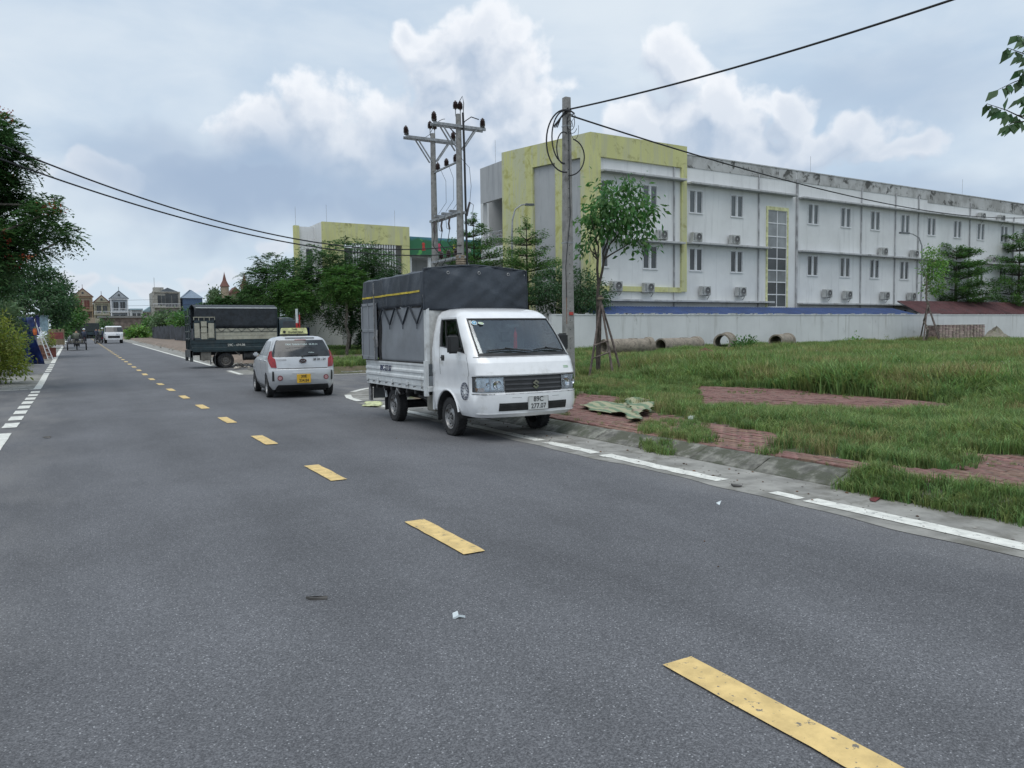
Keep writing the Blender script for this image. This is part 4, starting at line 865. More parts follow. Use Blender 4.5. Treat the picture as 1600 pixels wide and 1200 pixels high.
# rear door swung flat against the side
for sd_ in (-1,):
    x = sd_*.945; T = tr(x, 0, 0); gd = MB(); y0, y1, z0, z1 = 13.08-AY, 13.82-AY, 1.07, 2.08
    for a in ((y0, y0+.05, z0, z1), (y1-.05, y1, z0, z1), (y0, y1, z0, z0+.06), (y0, y1, z1-.05, z1), (y0, y1, 1.56, 1.61), ((y0+y1)/2-.02, (y0+y1)/2+.02, z0, z1)): gd.box(x-.02, x+.02, a[0], a[1], a[2], a[3])
    gate = gd.build('open_rear_door', greysheet, truck, bevel=.004)
    for a, c in ((y0+.05, (y0+y1)/2-.02), ((y0+y1)/2+.02, y1-.05)):
        for e, f_ in ((z0+.06, 1.56), (1.61, z1-.05)): MB().box(x-.006, x+.006, a, c, e, f_).build('door_panel', greysheet, gate)
    MB().box(x-.03, x-.018, y0+.01, y0+.035, 1.05, 2.42).build('lock_bar', steel, gate); MB().box(x-.045, x-.02, y0-.02, y0+.08, 1.42, 1.48).build('door_handle', steel, gate, bevel=.005)
    MB().tube([(x-.02, y0-.10, 1.60), (x-.03, y0-.10, 1.45), (x-.02, y0-.09, 1.3)], .022, 8).build('latch', steel, gate)
MB().box(-.895, -.86, 12.98-AY, 13.05-AY, 1.05, 2.0).build('box_upright', frame_m, truck)  # black strip standing in for the dark gap beside the open door
MB().box(-.84, -.83, 13.0-AY, BR-.08, 1.1, 1.95).build('inner_shade_panel', frame_m, truck)  # black sheet standing in for the shade inside the cargo box
# ------------------------------------------------------------------ taxi
taxi = thing('taxi', 'silver hatchback taxi with a yellow roof sign, seen from behind on the road', 'car', (4.86, 19.42, 0), math.pi-R(4.5))
silver = mat('silver_paint', (.50, .515, .53), .30, metal=.25, var=.02, coat=.7, c2=(.40, .40, .40), th=(.6, .8), c2sc=2)
lv = [(.20, -2.9, .48, .70, .3, .2, .05, .03), (.30, -3.0, .58, .765, .4, .25, .06, .05), (.45, -3.03, .63, .79, .45, .28, .08, .06), (.60, -3.03, .64, .80, .45, .28, .10, .06), (.69, -3.0, .62, .80, .45, .26, .10, .06), (.71, -2.98, .585, .80, .45, .24, .10, .06),
      (.85, -2.75, .56, .80, .45, .24, .10, .06), (.95, -2.2, .53, .785, .4, .22, .12, .06), (1.0, -1.80, .51, .77, .35, .21, .12, .06), (1.2, -1.38, .42, .705, .3, .19, .12, .055), (1.38, -1.02, .30, .645, .25, .18, .12, .05), (1.44, -.85, .24, .60, .22, .18, .1, .05), (1.485, -.6, .12, .52, .2, .16, .06, .03), (1.505, -.4, -.05, .40, .16, .14, .03, .01)]
ks = Shell(lv)
qk = [i/8 for i in range(9)]+[1+i/5 for i in range(1, 6)]+[2+i/6 for i in range(1, 7)]+[3+i/5 for i in range(1, 6)]+[4+i/8 for i in range(1, 9)]+[5+i/5 for i in range(1, 6)]+[6+i/6 for i in range(1, 7)]+[7+i/5 for i in range(1, 5)]
o = ks.body(qk, [0, 1, 2, 3, 4, 5, 5.5, 6, 6.5, 7, 8, 8.5, 9, 9.5, 10, 11, 12, 13]).build('body', silver, taxi)
boolean(o, [MB().lathe([(0, -1), (.335, -1), (.335, 1), (0, 1)], 32, tr(0, 0, .28, ry=R(90))), MB().lathe([(0, -1), (.335, -1), (.335, 1), (0, 1)], 32, tr(0, -2.385, .28, ry=R(90)))])
o.data.materials.clear(); o.data.materials.append(silver); o.data.polygons.foreach_set('use_smooth', [True]*len(o.data.polygons)); o.data.set_sharp_from_angle(angle=R(30))
for y in (0, -2.385):
    MB().box(-.60, .60, y-.36, y+.36, .15, .60).build('wheel_housing', frame_m, taxi)
    for x in (-.715, .715): wheel('wheel', x, y, .28, .282, .165, taxi, 1 if x > 0 else -1, rr=.68, holes=8)
MB().box(-.70, .70, -2.0, -.4, .14, .24).build('floor_pan', frame_m, taxi)
rg = ks.patch([(3.42, 8.0), (5.58, 8.0), (5.40, 10.35), (3.60, 10.35)], .004, .01, (20, 8)).build('rear_window', dglass, taxi, smooth=True, auto=60)
for sd_ in (-1, 1):
    f2 = lambda y, v: ks.sq(v, y, sd_)
    for nm, ya, yb, yc, yd in (('side_window', -1.62, -.72, -.72, -1.02), ('side_window', -.66, .10, .0, -.66)):
        cs = [(f2(ya, 8.1), 8.1), (f2(yb, 8.1), 8.1), (f2(yc, 10), 10), (f2(yd, 10), 10)]
        if sd_ < 0: cs = [cs[1], cs[0], cs[3], cs[2]]
        ks.patch(cs, .004, .01, (8, 5)).build(nm, dglass, taxi, smooth=True, auto=60)
    mb = MB()
    for y in (-1.66, -.69, .08):
        cs = [(f2(y, 3), 2.2), (f2(y+.008, 3), 2.2), (f2(y+.008, 8), 8), (f2(y, 8), 8)]; ks.patch(cs, .001, .003, (1, 8), mb)
    mb.build('door_shut_line', frame_m, taxi)
    for y in (-.95, -.10):
        p = ks.pt(7, f2(y, 7)); MB().box(p.x-.01, p.x+sd_*.03, y-.08, y+.08, .885, .915).build('door_handle', silver, taxi, bevel=.008)
    m_ = MB().box(sd_*.76, sd_*.89, -1.70, -1.60, .98, 1.09).build('mirror', silver, taxi, bevel=.03, seg=2, smooth=True)
    # tail lamp: wraps the corner, tall and hooked inward at the top
    if sd_ > 0: cs = [(3.50, 5.3), (3.86, 5.2), (3.80, 7.0), (3.10, 7.2)]; c2 = [(3.10, 7.2), (3.80, 7.0), (3.40, 8.75), (3.12, 8.6)]
    else: cs = [(5.14, 5.2), (5.50, 5.3), (5.90, 7.2), (5.20, 7.0)]; c2 = [(5.20, 7.0), (5.90, 7.2), (5.88, 8.6), (5.60, 8.75)]
    mb = MB(); ks.patch(cs, .014, .02, (8, 6), mb); ks.patch(c2, .014, .02, (8, 6), mb); tl = mb.build('tail_light', red_lens, taxi, smooth=True, auto=50)
    cq = 3.9 if sd_ > 0 else 5.1
    # reflector pod and vent slot on the bumper
    p = ks.pt(2.3, 3.92 if sd_ > 0 else 5.08); n_ = ks.nrm(2.3, 3.92 if sd_ > 0 else 5.08); T = Matrix.Translation(p+n_*.004) @ n_.to_track_quat('Z', 'Y').to_matrix().to_4x4()
    d = disc(.062, T, mat('dark_red', (.16, .015, .02), .3), 'fog_reflector', taxi, .008); disc(.044, T @ tr(0, 0, .008), mat('pale_pink_lens', (.45, .25, .26), .15, coat=1), 'reflector_lens', d)
    cs = [(3.45, 1.8), (3.60, 1.8), (3.62, 3.6), (3.52, 3.6)] if sd_ > 0 else [(5.40, 1.8), (5.55, 1.8), (5.48, 3.6), (5.38, 3.6)]
    ks.patch(cs, .004, .01, (3, 6)).build('bumper_vent', black, taxi)
ks.patch([(3.5, .05), (5.5, .05), (5.2, 1.15), (3.8, 1.15)], .008, .02, (20, 3)).build('rear_diffuser', black, taxi)
mb = MB()
ks.patch([(3.9, 5.02), (5.1, 5.02), (5.1, 5.12), (3.9, 5.12)], .002, .004, (20, 1), mb); mb.build('tailgate_shut_line', frame_m, taxi)
ks.patch([(4.14, 1.5), (4.86, 1.5), (4.72, 3.6), (4.28, 3.6)], .003, .01, (10, 4)).build('plate_recess', silver, taxi)
ks.patch([(4.08, 11.0), (4.92, 11.0), (4.88, 11.5), (4.12, 11.5)], .035, .05, (12, 2)).build('roof_spoiler', silver, taxi, smooth=True)
ks.patch([(4.35, 10.3), (4.65, 10.3), (4.65, 10.45), (4.35, 10.45)], .012, .01, (6, 1)).build('brake_light', red_lens, taxi)
yb = .70; pl = MB().box(-.165, .165, yb, yb+.012, .365, .58).build('number_plate', platey, taxi, bevel=.005)
text('plate_lettering', '30E', .098, face_py(0, yb+.014, .525), ink, pl, .001, 1, .0015); text('plate_lettering', '334.84', .098, face_py(0, yb+.014, .425), ink, pl, .001, .88, .0015)
bd = MB().lathe([(0, 0), (1, 0), (1, .012), (0, .014)], 24, face_py(0, .625, .90) @ Matrix.Diagonal((.085, .052, 1, 1))).build('badge', mat('badge_dark', (.06, .02, .02), .25), taxi); text('badge_lettering', 'KIA', .055, face_py(0, .641, .90), chrome, bd, .002, 1.3, .002)
MB().lathe([(.95, 0), (1.08, 0), (1.08, .014), (.95, .014)], 24, face_py(0, .626, .90) @ Matrix.Diagonal((.085, .052, 1, 1)), close=True).build('badge_rim', chrome, bd)
text('boot_lettering', 'MORNING', .05, face_py(.50, .575, .93), mat('letter_grey', (.2, .2, .2), .4), taxi, .0015); text('boot_lettering', '38 30 - 24', .075, Matrix.Rotation(R(7), 4, 'Z') @ face_py(-.33, .642, .93), ink, taxi, .0015, 1, .002)
T = Matrix.Translation((0, .50, 1.30)) @ Matrix.Rotation(R(180), 4, 'Z') @ Matrix.Rotation(R(64), 4, 'X')
text('window_lettering', 'TAXI THANH NGA  38.30.24', .062, T, mat('window_letters', (.5, .62, .62), .5), rg, .001)
text('window_lettering', 'Hotline', .045, Matrix.Translation((-.22, .57, 1.10)) @ Matrix.Rotation(R(180), 4, 'Z') @ Matrix.Rotation(R(64), 4, 'X'), MATS['window_letters'], rg, .001)
mb = MB(); mb.beam((.0, .585, 1.02), (-.38, .575, 1.045), .025, .012); mb.tube([(0, .57, 1.0), (0, .61, 1.02)], .025, 8); mb.build('rear_wiper', black, taxi)
ant = MB().tube([(0, -.05, 1.50), (0, .0, 1.56)], .012, 6).build('aerial', black, taxi)
sg = MB(); sg.prism([(-.34, -.62, 1.55), (.34, -.62, 1.55), (.31, -.60, 1.71), (-.31, -.60, 1.71)], (0, .14, 0)); sgo = sg.build('roof_sign', mat('sign_cream', (.72, .72, .36), .4, emis=None), taxi, bevel=.012, seg=2)
MB().box(-.33, .33, -.64, -.45, 1.50, 1.55).build('sign_base', black, sgo)
text('sign_lettering', 'TAXI', .055, face_py(.0, -.458, 1.675), ink, sgo, .002, 1.1, .001); text('sign_lettering', 'THANH NGA', .065, face_py(-.03, -.458, 1.60), ink, sgo, .002, 1.0, .0015)
disc(.035, face_py(.25, -.47, 1.61), ink, 'sign_emblem', sgo, .012)
# ------------------------------------------------------------------ green cargo truck standing across the verge
green = thing('cargo_truck', 'dark green cargo truck with black tarpaulin standing across the verge', 'truck', (5.86, 37.05, zr(36.4)+.0), R(90))
dgreen = mat('dark_green_paint', (.008, .026, .034), .4, var=.15, coat=.3, c2=(.03, .04, .042), th=(.5, .75), c2sc=3)
cream = mat('cream_board', (.40, .385, .31), .7, var=.08, c2=(.27, .25, .2), th=(.5, .7), c2sc=3); dtarp = mat('black_tarpaulin', (.018, .023, .03), .6, var=.2, bump=.4, bsc=20)
HW = .86
# local: x across (near side is +x), front is -y, rear axle at y=0
mb = MB(); mb.box(-HW, HW, -2.25, 1.42, .74, .84); mb.build('bed_floor', dgreen, green)
for sd_ in (-1, 1):
    x = sd_*HW; mb = MB(); mb.prism([(x, -2.25, .80), (x+sd_*.02, -2.25, .80), (x+sd_*.02, -2.25, .92), (x, -2.25, .94), (x, -2.25, 1.08), (x+sd_*.02, -2.25, 1.10), (x+sd_*.02, -2.25, 1.27), (x, -2.25, 1.27), (x-sd_*.03, -2.25, 1.27), (x-sd_*.03, -2.25, .80)], (0, 3.67, 0)); mb.build('drop_side', dgreen, green)
    for k in range(3):
        MB().box(x-.012, x+.012, -2.25, .82, 1.28+k*.165, 1.435+k*.165).build('side_board', cream, green)
    st = MB()
    for k in range(7):
        y = -2.2+k*.43; st.beam((x+sd_*.02, y, 1.80), (x+sd_*.02, y+.21, 1.62), .012, .025, up=(1, 0, 0)); st.beam((x+sd_*.02, y+.43, 1.80), (x+sd_*.02, y+.21, 1.62), .012, .025, up=(1, 0, 0))
    st.box(x+sd_*.012, x+sd_*.025, -2.25, .8, 1.60, 1.62); st.build('tie_strap', dtarp, green)
mb = MB(); rows = []
for i in range(31):
    y = -2.28+3.55*i/30; r = []
    for k in range(7): z = 1.78+(2.68-1.78)*k/6; r.append((-HW-.02-.02*math.sin(y*5+z*3)*(1-k/7), y, z))
    for k in range(1, 10): x = -HW+2*HW*k/10; r.append((x, y, 2.70+.14*(1-(x/HW)**2)))
    for k in range(7): z = 2.68-(2.68-1.78)*k/6; r.append((HW+.02+.025*math.sin(y*6+z*4)*(k/7)+.015*math.sin(y*13-z*3)*(k/7), y, z))
    rows.append(r)
mb.grid(rows); o = mb.build('tarpaulin', dtarp, green, smooth=True); q = o.modifiers.new('s', 'SOLIDIFY'); q.thickness = .01
mb = MB(); mb.box(HW+.012, HW+.034, -2.28, 1.2, 2.66, 2.70); mb.box(-HW-.034, -HW-.012, -2.28, 1.2, 2.66, 2.70); mb.build('roof_rail', MATS['bed_white_paint'], green)
mb = MB(); mb.box(-HW, HW, -2.30, -2.26, 1.27, 2.7); mb.build('headboard', dgreen, green)
# open rear gate folded along the side
gx = -HW-.05; gt = MB()
for a in ((.42, .46, 1.26, 2.15), (1.30, 1.34, 1.26, 2.15), (.42, 1.34, 1.26, 1.33), (.42, 1.34, 2.02, 2.12), (.42, 1.34, 1.68, 1.72)): gt.box(gx-.02, gx+.02, a[0], a[1], a[2], a[3])
gate = gt.build('open_rear_door', dgreen, green)
for a in ((.48, .72, 1.36, 2.0), (.78, 1.02, 1.30, 1.56), (.78, 1.02, 1.59, 1.82), (.78, 1.02, 1.85, 2.08), (1.08, 1.29, 1.36, 2.0)): MB().box(gx-.03, gx, a[0], a[1], a[2], a[3]).build('door_panel', cream, gate, bevel=.004)
mb = MB(); mb.box(gx-.01, gx+.02, .44, 1.32, 2.25, 2.28)
for y in (.44, .66, .88, 1.10, 1.30): mb.box(gx-.01, gx+.02, y-.012, y+.012, 2.12, 2.28)
mb.build('top_rack', cream, gate)
mb = MB(); mb.box(-HW, HW, 1.40, 1.48, .50, .82); mb.box(HW-.15, HW, 1.38, 1.50, .32, .80); mb.box(-HW, -HW+.15, 1.38, 1.50, .32, .80); mb.build('rear_bumper', mat('dark_grey_paint', (.06, .065, .065), .6), green)
mb = MB()
for z in (1.3, 1.62, 1.95, 2.3): mb.box(-HW+.02, HW-.02, 1.42, 1.46, z, z+.05)
for x in (-HW+.02, -.3, .3, HW-.06): mb.box(x, x+.05, 1.42, 1.46, .85, 2.6)
mb.build('rear_rack', dgreen, green)
mb = MB()
for x in (-.4, .32): mb.box(x, x+.08, -3.2, 1.4, .58, .74)
mb.build('chassis_rail', frame_m, green)
MB().box(-.80, -.35, .62, 1.05, .36, .74).build('tool_box', mat('tool_box_grey', (.16, .15, .13), .8), green, bevel=.02)
mb = MB().lathe([(0, -.28), (.2, -.28), (.2, .28), (0, .28)], 20, tr(-.6, -1.05, .52, rx=R(90))); mb.build('air_tank', frame_m, green, smooth=True)
MB().box(-.7, .7, -.08, .08, .28, .44).build('rear_axle', frame_m, green)
for x in (-.66, .66):
    s_ = 1 if x > 0 else -1
    wheel('wheel', x, 0, .34, .345, .22, green, s_, mat('dusty_rim', (.12, .11, .10), .7)); wheel('wheel', x, -2.65, .34, .345, .2, green, s_, MATS['dusty_rim'])
    mb = MB(); mb.beam((s_*.80, .34, .82), (s_*.80, .46, .56), .04, .03); mb.beam((s_*.80, -.34, .82), (s_*.80, -.58, .56), .04, .03); mb.beam((s_*.80, -.58, .56), (s_*.80, -.56, .66), .04, .03); mb.build('mudguard_stay', MATS['dusty_rim'], green)
    MB().box(x-.13, x+.13, .44, .45, .12, .62).build('mud_flap', black, green)
text('side_lettering', '29C - 694.06', .15, face_mx(-HW-.025, -.45, 1.02) , mat('pale_ink', (.5, .5, .46), .6), green, .003, .95, .003)
# cab
DY = .5
gl = [(.42, -4.15, -2.88, .78, .15, .05, .03, 0), (.95, -4.2, -2.86, .84, .18, .05, .05, 0), (1.28, -4.15, -2.86, .84, .18, .05, .05, 0), (1.36, -4.08, -2.86, .83, .17, .05, .05, 0), (1.95, -3.62, -2.88, .76, .15, .05, .05, 0), (2.05, -3.5, -2.9, .70, .15, .08, .04, 0), (2.08, -3.4, -3.0, .55, .1, .08, 0, 0)]; gl = [(q[0]*(1 if q[0] < 1.3 else 1.09), q[1]+DY, q[2]+DY)+q[3:] for q in gl]
gs = Shell(gl); o = gs.body([0, .5, 1, 1.33, 1.66, 2, 2.5, 3, 3.5, 4, 5, 5.5, 6, 6.5, 7, 7.33, 7.66], [0, 1, 2, 3, 3.5, 4, 5, 6]).build('cab', dgreen, green)
boolean(o, [MB().lathe([(0, -1), (.43, -1), (.43, 1), (0, 1)], 28, tr(0, -2.65, .34, ry=R(90)))])
o.data.materials.clear(); o.data.materials.append(dgreen)
for p in o.data.polygons: p.use_smooth = True
o.data.set_sharp_from_angle(angle=R(30))
gs.patch([(7.2, 3.05), (9.8, 3.05), (9.8, 3.95), (7.2, 3.95)], .004, .01, (12, 4)).build('windscreen', dglass, green)
for sd_ in (-1, 1):
    cs = [(gs.sq(3, -3.35, sd_), 3.05), (gs.sq(3, -2.5, sd_), 3.05), (gs.sq(4, -2.55, sd_), 3.92), (gs.sq(4, -3.0, sd_), 3.92)]
    gs.patch(cs if sd_ > 0 else [cs[1], cs[0], cs[3], cs[2]], .004, .01, (6, 4)).build('side_window', dglass, green)
    MB().box(sd_*.95, sd_*1.06, -3.52, -3.47, 1.35, 1.72).build('mirror', black, green, bevel=.01); MB().tube([(sd_*.8, -3.5, 1.8), (sd_*1.0, -3.5, 1.75), (sd_*1.0, -3.5, 1.4), (sd_*.83, -3.5, 1.32)], .012, 6).build('mirror_bracket', black, green)
# ------------------------------------------------------------------ school building with the yellow corner
def wallmat(name, c, c2, c3, th=(.5, .7), c3t=(.56, .72), ss_=1.6):
    m = bpy.data.materials.new(name); m.use_nodes = True; t = m.node_tree; p = t.nodes['Principled BSDF']; b = NB(t); MATS[name] = m
    P = b.n('ShaderNodeNewGeometry').outputs['Position']
    n1 = b.noise(P, .5, 5, .6).outputs['Fac']; st = b.noise(b.vm('MULTIPLY', P, (ss_, ss_, .12 if ss_ > 1 else .35)), 1.6, 6, .65).outputs['Fac']; bl = b.noise(P, 1.2, 8, .7, .5).outputs['Fac']
    sx = b.n('ShaderNodeSeparateXYZ'); b.put(sx.inputs[0], P)
    col = b.mix(b.ss(n1, .3, .7), tuple(x*.93 for x in c), tuple(min(1, x*1.05) for x in c))
    col = b.mix(b.m('MULTIPLY', b.ss(st, *th), .75), col, c2)
    if c3: col = b.mix(b.m('MULTIPLY', b.ss(bl, *c3t), .9), col, c3)
    b.put(p.inputs['Base Color'], col); p.inputs['Roughness'].default_value = .9; p.inputs['Specular IOR Level'].default_value = .2
    bp = b.n('ShaderNodeBump'); bp.inputs['Distance'].default_value = .01; bp.inputs['Strength'].default_value = .4; b.put(bp.inputs['Height'], b.noise(P, 12, 5, .6).outputs['Fac']); b.put(p.inputs['Normal'], bp.outputs[0]); return m
wwall = wallmat('white_render', (.68, .69, .69), (.50, .51, .51), None, (.52, .74))
gwall = wallmat('grey_render', (.42, .43, .44), (.30, .31, .33), None)
parap = wallmat('mouldy_parapet', (.46, .465, .46), (.27, .27, .26), (.07, .07, .065), (.44, .62), (.52, .62), .5)
yell = wallmat('yellow_render', (.56, .56, .27), (.50, .51, .38), (.40, .39, .14), (.44, .56), (.50, .64))
yell2 = wallmat('yellow_frame_paint', (.57, .57, .27), (.48, .48, .32), (.33, .32, .15), (.46, .62), (.54, .68))
slabm = wallmat('ledge_concrete', (.46, .47, .475), (.28, .28, .27), (.15, .15, .145), (.46, .66), (.58, .70))
pipem = mat('downpipe_grey', (.36, .365, .375), .7, var=.2, sc=1); whitef = mat('window_frame_white', (.66, .67, .68), .5, var=.03)
pane = mat('window_pane', (.03, .036, .04), .18, var=.25, sc=.5, spec=.6); pane2 = mat('window_pane_curtained', (.07, .075, .075), .25, var=.25, sc=.4); metalr = mat('railing_metal', (.35, .36, .37), .5, metal=.5)
FX0, FY0 = 26.2, 36.86; FA = math.atan(.027); ST = Matrix.Translation((FX0, FY0, 0)) @ Matrix.Rotation(FA, 4, 'Z')
school = thing('school_building', 'long white three storey building with yellow framed corner and stained parapet', 'building', (FX0, FY0, 0), FA)
# local frame: x along the street front, y into the building; local x = world x - 26.2
lx = lambda X: X-FX0
GZ = .25; LEDG = [3.35, 7.0, 10.72]
def wall_with_openings(x0, x1, z0, z1, ops, y=0, th=.2):
    mb = MB(); xs_ = sorted(set([x0, x1]+[v for o_ in ops for v in o_[:2] if x0 < v < x1])); zs = sorted(set([z0, z1]+[v for o_ in ops for v in o_[2:] if z0 < v < z1]))
    for xa, xb in zip(xs_, xs_[1:]):
        run = None
        for za, zb in zip(zs, zs[1:]):
            xm, zm = (xa+xb)/2, (za+zb)/2; hole = any(o_[0] < xm < o_[1] and o_[2] < zm < o_[3] for o_ in ops)
            if not hole: run = (run[0], zb) if run else (za, zb)
            if hole or zb == zs[-1]:
                if run: mb.box(xa, xb, y, y+th, run[0], run[1]); run = None
    return mb
WX = [27.0, 30.8, 34.62, 38.3, 46.0, 49.65, 53.2, 57.03, 60.62, 64.4, 68.0, 71.78, 75.4, 79.1, 82.8, 86.5, 90.2]
WW = 1.12
ops = []; wins = []
for X in WX:
    for z0, z1 in ((8.93, 10.32), (5.30, 6.70), (1.6, 2.95)): ops.append((lx(X-WW/2), lx(X+WW/2), z0, z1)); wins.append((X, z0, z1))
sx0, sx1 = 41.25, 43.2; ops.append((lx(sx0), lx(sx1), 1.2, 9.62))
END = 95.0
mb = wall_with_openings(0, lx(END), GZ, 12.4, ops); mb.box(0, lx(END), 11.8, 12.0, GZ, 12.4); mb.box(lx(END)-.2, lx(END), .2, 11.8, GZ, 12.4); mb.box(.2, lx(END)-.2, .2, 11.8, 11.1, 11.3)
mb.build('wall', wwall, school)
# parapet band: stained render 3 mm proud, split by the expansion joint
for xa, xb, zt in ((33.78, 44.14, 12.44), (44.24, 60.0, 12.44), (60.03, 73.25, 12.42), (73.35, END, 12.40)): MB().box(lx(xa), lx(xb), -.03, .27, 11.72 if xb < 61 else 11.5, zt+.03).build('parapet', parap, school)
MB().box(lx(33.8), lx(END), -.06, .30, 12.47, 12.54).build('coping', slabm, school)
# ledges
for xa, xb, z in ((26.95, 33.4, 10.86), (33.8, 43.8, 10.74), (44.4, END, 10.66), (26.95, 33.3, 6.97), (33.78, 41.2, 7.03), (44.35, END, 6.98), (26.2, 41.5, 3.38), (44.4, END, 3.32)):
    MB().box(lx(xa), lx(xb), -.50, -.001, z-.09, z+.03).build('ledge', slabm, school, bevel=.01)
# yellow frame round the corner bays
mb = MB(); mb.box(0, lx(33.72), -.14, -.002, 11.62, 12.95); yl = mb.build('yellow_band', yell2, school)
MB().box(0, lx(26.95), -.14, -.002, 3.45, 11.62).build('yellow_pier', yell2, school); MB().box(lx(33.28), lx(33.72), -.14, -.002, 3.95, 11.62).build('yellow_pier', yell2, school); MB().box(lx(26.95), lx(33.28), -.139, -.002, 3.9, 4.2).build('yellow_band', yell2, school)
for X in (32.72, 40.35, 44.2, 51.45, 55.7, 58.75, 66.2, 73.3, 80.6): MB().tube([(lx(X), -.07, GZ), (lx(X), -.07, 11.9 if X < 70 else 11.2)], .048 if X != 44.2 else .08, 8).build('downpipe', pipem, school, smooth=True)
def window(X, z0, z1, pm):
    f = MB(); a, c = lx(X-WW/2), lx(X+WW/2); fy0, fy1 = -.035, .10; t = .055
    f.box(a-.04, c+.04, fy0, fy1, z1-.02, z1+.04); f.box(a-.04, c+.04, fy0-.02, fy1, z0-.05, z0+.02)
    for xa in (a-.04, c-.02, (a+c)/2-.075): f.box(xa, xa+(.06 if xa != (a+c)/2-.075 else .15), fy0+.001, fy1-.001, z0+.02, z1-.02)
    fo = f.build('window', whitef, school)
    for k in (0, 1):
        xa, xb = (a+.02, (a+c)/2-.075) if k == 0 else ((a+c)/2+.075, c-.02)
        sash = MB()
        for q in ((xa, xa+.03, z0+.02, z1-.02), (xb-.03, xb, z0+.02, z1-.02), (xa+.03, xb-.03, z0+.02, z0+.05), (xa+.03, xb-.03, z1-.05, z1-.02)): sash.box(q[0], q[1], .03, .07, q[2], q[3])
        so = sash.build('sash', whitef, fo); MB().box(xa+.03, xb-.03, .045, .055, z0+.05, z1-.05).build('pane', pm, fo)
r2 = random.Random(11); pane3 = mat('window_pane_sky', (.09, .105, .11), .2, var=.2, sc=.5, spec=.6)
for (X, z0, z1) in wins: window(X, z0, z1, (pane3 if r2.random() < .8 else pane2) if z0 > 8 else (pane if r2.random() < .85 else pane2))
mb = MB(); mb.box(.3, lx(END)-.3, .9, 1.0, GZ, 11); mb.build('inner_wall', mat('dark_room', (.05, .05, .055), .9), school)
# stair window
sf = MB(); a, c = lx(sx0), lx(sx1); sf.box(a-.12, a, -.08, .08, 1.0, 9.85); sf.box(c, c+.12, -.08, .08, 1.0, 9.85); sf.box(a, c, -.08, .08, 9.62, 9.85); so = sf.build('stair_window', mat('pale_yellow_trim', (.60, .60, .33), .7), school)
zz = [1.2, 2.2, 3.05, 3.9, 4.75, 5.55, 6.35, 7.1, 7.85, 8.75, 9.62]; mb = MB()
for z in zz: mb.box(a, c, -.03, .05, z-.035, z+.035)
for x in (a+.03, (a+c)/2, c-.03): mb.box(x-.03, x+.03, -.031, .051, 1.2, 9.62)
mb.build('window_bars', whitef, so)
for i in range(len(zz)-1):
    for x0, x1 in ((a+.06, (a+c)/2-.03), ((a+c)/2+.03, c-.06)): MB().box(x0, x1, .0, .01, zz[i]+.035, zz[i+1]-.035).build('pane', mat('stair_pane', (.20, .215, .22), .15, var=.2, sc=.4) if i > 5 and i != 6 or i in (1, 4) else pane, so)
# west face: skewed yellow end wall with recessed grey panels (world coordinates -> local)
inv = ST.inverted(); A = inv @ Vector((26.2, 36.86, 0)); B = inv @ Vector((24.15, 43.5, 0)); dW = (B-A); LW = dW.length; dW.normalize(); nW = Vector((-dW.y, dW.x, 0))
if nW.x > 0: nW = -nW
def wq(s0, s1, z0, z1, o0, o1):
    return MB().prism([A+dW*s0+nW*o0+Vector((0, 0, z0)), A+dW*s1+nW*o0+Vector((0, 0, z0)), A+dW*s1+nW*o0+Vector((0, 0, z1)), A+dW*s0+nW*o0+Vector((0, 0, z1))], nW*(o1-o0))
p1, p2, p3 = 2.05, 3.35, LW   # pier edges along the wall
wq(0, LW, GZ, 12.95, -.45, -.30).build('end_wall', gwall, school)
wq(-.14, LW, 11.62, 12.95, -.28, .02).build('end_wall_band', yell, school)
for s0, s1 in ((-.14, .62), (1.75, 2.55), (4.35, LW)): wq(s0, s1, GZ, 11.62, -.28, .02).build('end_wall_pier', yell, school)
for s0, s1 in ((.62, 1.75), (2.55, 4.35)): wq(s0, s1, GZ, 11.62, -.30, -.16).build('recessed_panel', gwall, school)
# open corridor behind the end wall
C0 = inv @ Vector((24.15, 43.5, 0)); C1 = inv @ Vector((24.0, 46.8, 0)); dC = (C1-C0); LC = dC.length; dC.normalize(); nC = Vector((-1, 0, 0))
def cq(name, s0, s1, z0, z1, x0, x1, m): MB().prism([C0+dC*s0+Vector((x0, 0, z0)), C0+dC*s1+Vector((x0, 0, z0)), C0+dC*s1+Vector((x0, 0, z1)), C0+dC*s0+Vector((x0, 0, z1))], Vector((x1-x0, 0, 0))).build(name, m, school)
cq('corridor_parapet', 0, LC+.1, 10.25, 12.6, .35, .6, gwall); cq('corridor_back_wall', 0, LC, GZ, 10.25, 2.2, 2.3, gwall)
cq('corridor_pier', LC-.2, LC+.1, GZ, 10.25, .35, .7, wwall)
cq('corridor_slab', 0, LC-.2, 6.3, 7.2, .3, 2.1, wwall); cq('corridor_slab', 0, LC-.2, 3.1, 3.8, .3, 2.1, wwall)
for zb in (7.2, 3.8):
    mb = MB()
    for z in (.55, .75, 1.0): p0 = C0+dC*.05+Vector((.45, 0, zb+z)); q0 = C0+dC*(LC-.2)+Vector((.45, 0, zb+z)); mb.beam(p0, q0, .04)
    for s_ in (.4, 1.2, 2.0, 2.8): p0 = C0+dC*s_+Vector((.45, 0, zb)); mb.beam(p0, p0+Vector((0, 0, 1.0)), .04)
    mb.build('corridor_railing', metalr, school)
# rods on the roof
for X, z in ((24.5, 1.6), (47, 1.5), (66, 1.5)):
    p0 = inv @ Vector((X, 45 if X < 30 else 38.5, 12.5)); MB().tube([p0, p0+Vector((0, 0, z))], .012, 5).build('lightning_rod', metalr, school)
